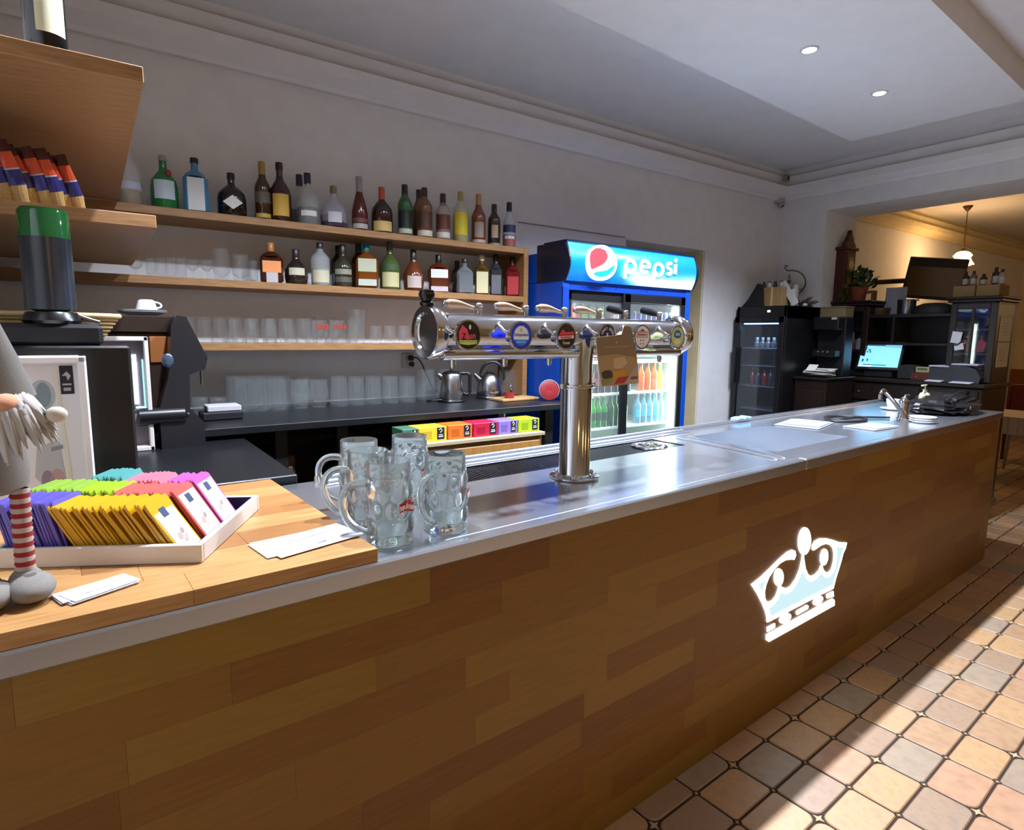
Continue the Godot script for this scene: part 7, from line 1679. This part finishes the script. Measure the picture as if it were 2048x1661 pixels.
func next_room():
	var warm := Color("ffb964")
	# hanging lamp
	var c := on_y(1936, 412, CEIL); var sh := on_z(1930, 520, c.z)
	pendant_lamp(Vector3(c.x, sh.y, c.z), "lit ruffled glass pendant lamp on a twisted chain in the next room", 0.5)
	var t2 := Vector3(11.5, 2.2, 0.5)
	pendant_lamp(t2, "second ruffled pendant lamp deeper in the next room", 0.5)
	# pendulum clock on the reveal of the opening
	var z: float = on_x(1654, 421, END_X).z
	var w := on_z(1690, 560, z + 0.1)
	var H: float = on_z(1690, 498, z + 0.1).y; var L: float = on_z(1690, 605, z + 0.1).y
	var t := thing("wall_clock", "antique red brown pendulum clock with carved top on the opening's reveal", "clock", Vector3(w.x + 0.08, L, z))
	var red := mt("3d1009", 0.45); var hh := H - L
	part(t, "case", one_box(Vector3(0, hh / 2, 0.05), Vector3(0.2, hh, 0.1), 0.006), red); part(t, "cornice", one_box(Vector3(0, hh + 0.012, 0.055), Vector3(0.25, 0.03, 0.125), 0.006), red)
	var m := MB.new(); m.prism(V2([-0.10, 0, 0.10, 0, 0.10, 0.03, 0.06, 0.05, 0.045, 0.10, 0.02, 0.12, 0.012, 0.15, 0, 0.17, -0.012, 0.15, -0.02, 0.12, -0.045, 0.10, -0.06, 0.05, -0.10, 0.03]), 0.05, 0.09, Transform3D(Basis.IDENTITY, Vector3(0, hh + 0.026, 0))); m.ball(Vector3(0.1, hh + 0.06, 0.07), Vector3(0.014, 0.025, 0.014), 10, 7); m.ball(Vector3(-0.1, hh + 0.06, 0.07), Vector3(0.014, 0.025, 0.014), 10, 7); part(t, "carved_crest", m.mesh(), red)
	var fr := part(t, "door", one_box(Vector3(0, hh / 2, 0.102), Vector3(0.16, hh - 0.06, 0.012), 0.004), mt("48140b", 0.4)); part(fr, "glass", one_box(Vector3(0, hh / 2, 0.1095), Vector3(0.10, hh - 0.14, 0.003), 0.001), mt("8a7a2e", 0.15))
	m = MB.new(); m.cyl(Vector3(0, hh * 0.72, 0.111), 0.046, 0.003, 24, Basis(Vector3.RIGHT, PI / 2)); part(fr, "dial", m.mesh(), mt("b9a860", 0.4)); m = MB.new(); m.cyl(Vector3(0, hh * 0.3, 0.111), 0.022, 0.003, 18, Basis(Vector3.RIGHT, PI / 2)); m.box(Vector3(0, hh * 0.45, 0.112), Vector3(0.004, hh * 0.3, 0.002)); part(fr, "pendulum", m.mesh(), mt("b08c3c", 0.3, 0.8))
	part(t, "base_moulding", one_box(Vector3(0, 0.0, 0.05), Vector3(0.17, 0.05, 0.11), 0.012), red)
	# television on a wall bracket, tilted forward
	var tv := on_z(1868, 558, -3.05)
	var yaw := atan2(-tv.x, -tv.z) * 0.86
	t = thing("wall_television", "flat television on the far wall, tilted forward and switched off", "television", tv, yaw)
	var tb := Basis(Vector3.RIGHT, 0.30) * Basis(Vector3.BACK, -0.10)
	var tw: float = 98.0 * m_per_px(tv); var th := 82.0 * m_per_px(tv)
	part(t, "housing", one_box(Vector3.ZERO, Vector3(tw, th, 0.05), 0.006), mt("1c140c", 0.4), Vector3.ZERO, tb); part(t, "screen", one_box(Vector3(0, -0.03, 0.026), Vector3(tw - 0.03, th - 0.14, 0.004), 0.001), mt("57461f", 0.22, 0.0, 0.7), Vector3.ZERO, tb)  # the screen's brownish gold is the warm room's reflection put into its colour
	var away := Basis(Vector3.UP, -yaw) * Vector3(0, 0, WALL_Z - tv.z)
	m = MB.new(); m.tube([Vector3(0, 0, -0.02), away], 0.03, 8); part(t, "bracket", m.mesh(), mt("15110c", 0.5))
	# wainscot on the far wall
	m = MB.new(); m.box(Vector3(13.57, 0.55, 0.1), Vector3(0.06, 1.1, 7.6)); struct("trim_7", m.mesh(), mt("7a3f14", 0.5))
	# table with a white cloth and a red brown chair
	var tc := Vector3(8.95, 0, -2.12)
	t = thing("dining_table", "metal legged table in the next room under a white cloth", "table", tc)
	part(t, "table_top", one_box(Vector3(0, 0.725, 0), Vector3(0.8, 0.03, 0.8), 0.004), mt("6a4a2a", 0.5))
	for e in [[-1, -1], [1, -1], [-1, 1], [1, 1]]:
		m = MB.new(); m.tube([Vector3(0.33 * e[0], 0.71, 0.33 * e[1]), Vector3(0.38 * e[0], 0.0, 0.38 * e[1])], [0.022, 0.014], 10); part(t, "leg", m.mesh(), mt("9a9a9e", 0.3, 1.0))
	m = MB.new(); m.cbox(Vector3(0, 0.743, 0), Vector3(0.92, 0.005, 0.92), 0.002)
	for e in 4:
		var b := Basis(Vector3.UP, PI / 2 * e)
		for k in 12:
			var f := (k + 0.5) / 12.0 - 0.5
			m.cbox(b * Vector3(f * 0.92, 0.645, 0.46 + 0.008 * sin(f * 34.0)), Vector3(0.078, 0.2, 0.004) if e % 2 == 0 else Vector3(0.004, 0.2, 0.078), 0.001)
	solo("tablecloth", "white cloth draped over the table in the next room", "tablecloth", m.mesh(), mt("b5aa97", 0.9), tc)
	for k in 2:
		var cp: Vector3 = [Vector3(9.9, 0, -2.55), Vector3(8.95, 0, -3.1)][k]
		t = thing("dining_chair", ["red brown wooden chair beyond the clothed table", "red brown wooden chair between the clothed table and the wall"][k], "chair", cp, [-PI / 2, 0.0][k], "chairs at the clothed table")
		var cw := mt("4e120a", 0.4)
		part(t, "seat", one_box(Vector3(0, 0.45, 0), Vector3(0.42, 0.04, 0.42), 0.008), cw); part(t, "backrest", one_box(Vector3(0, 0.80, -0.2), Vector3(0.34, 0.36, 0.022), 0.006), cw); part(t, "top_rail", one_box(Vector3(0, 1.0, -0.2), Vector3(0.42, 0.06, 0.03), 0.008), cw)
		for e in [[-1, -1], [1, -1], [-1, 1], [1, 1]]:
			var hgt := 1.0 if e[1] < 0 else 0.43
			part(t, "leg", one_box(Vector3(0.185 * e[0], hgt / 2, 0.19 * e[1]), Vector3(0.036, hgt, 0.036), 0.004), cw)
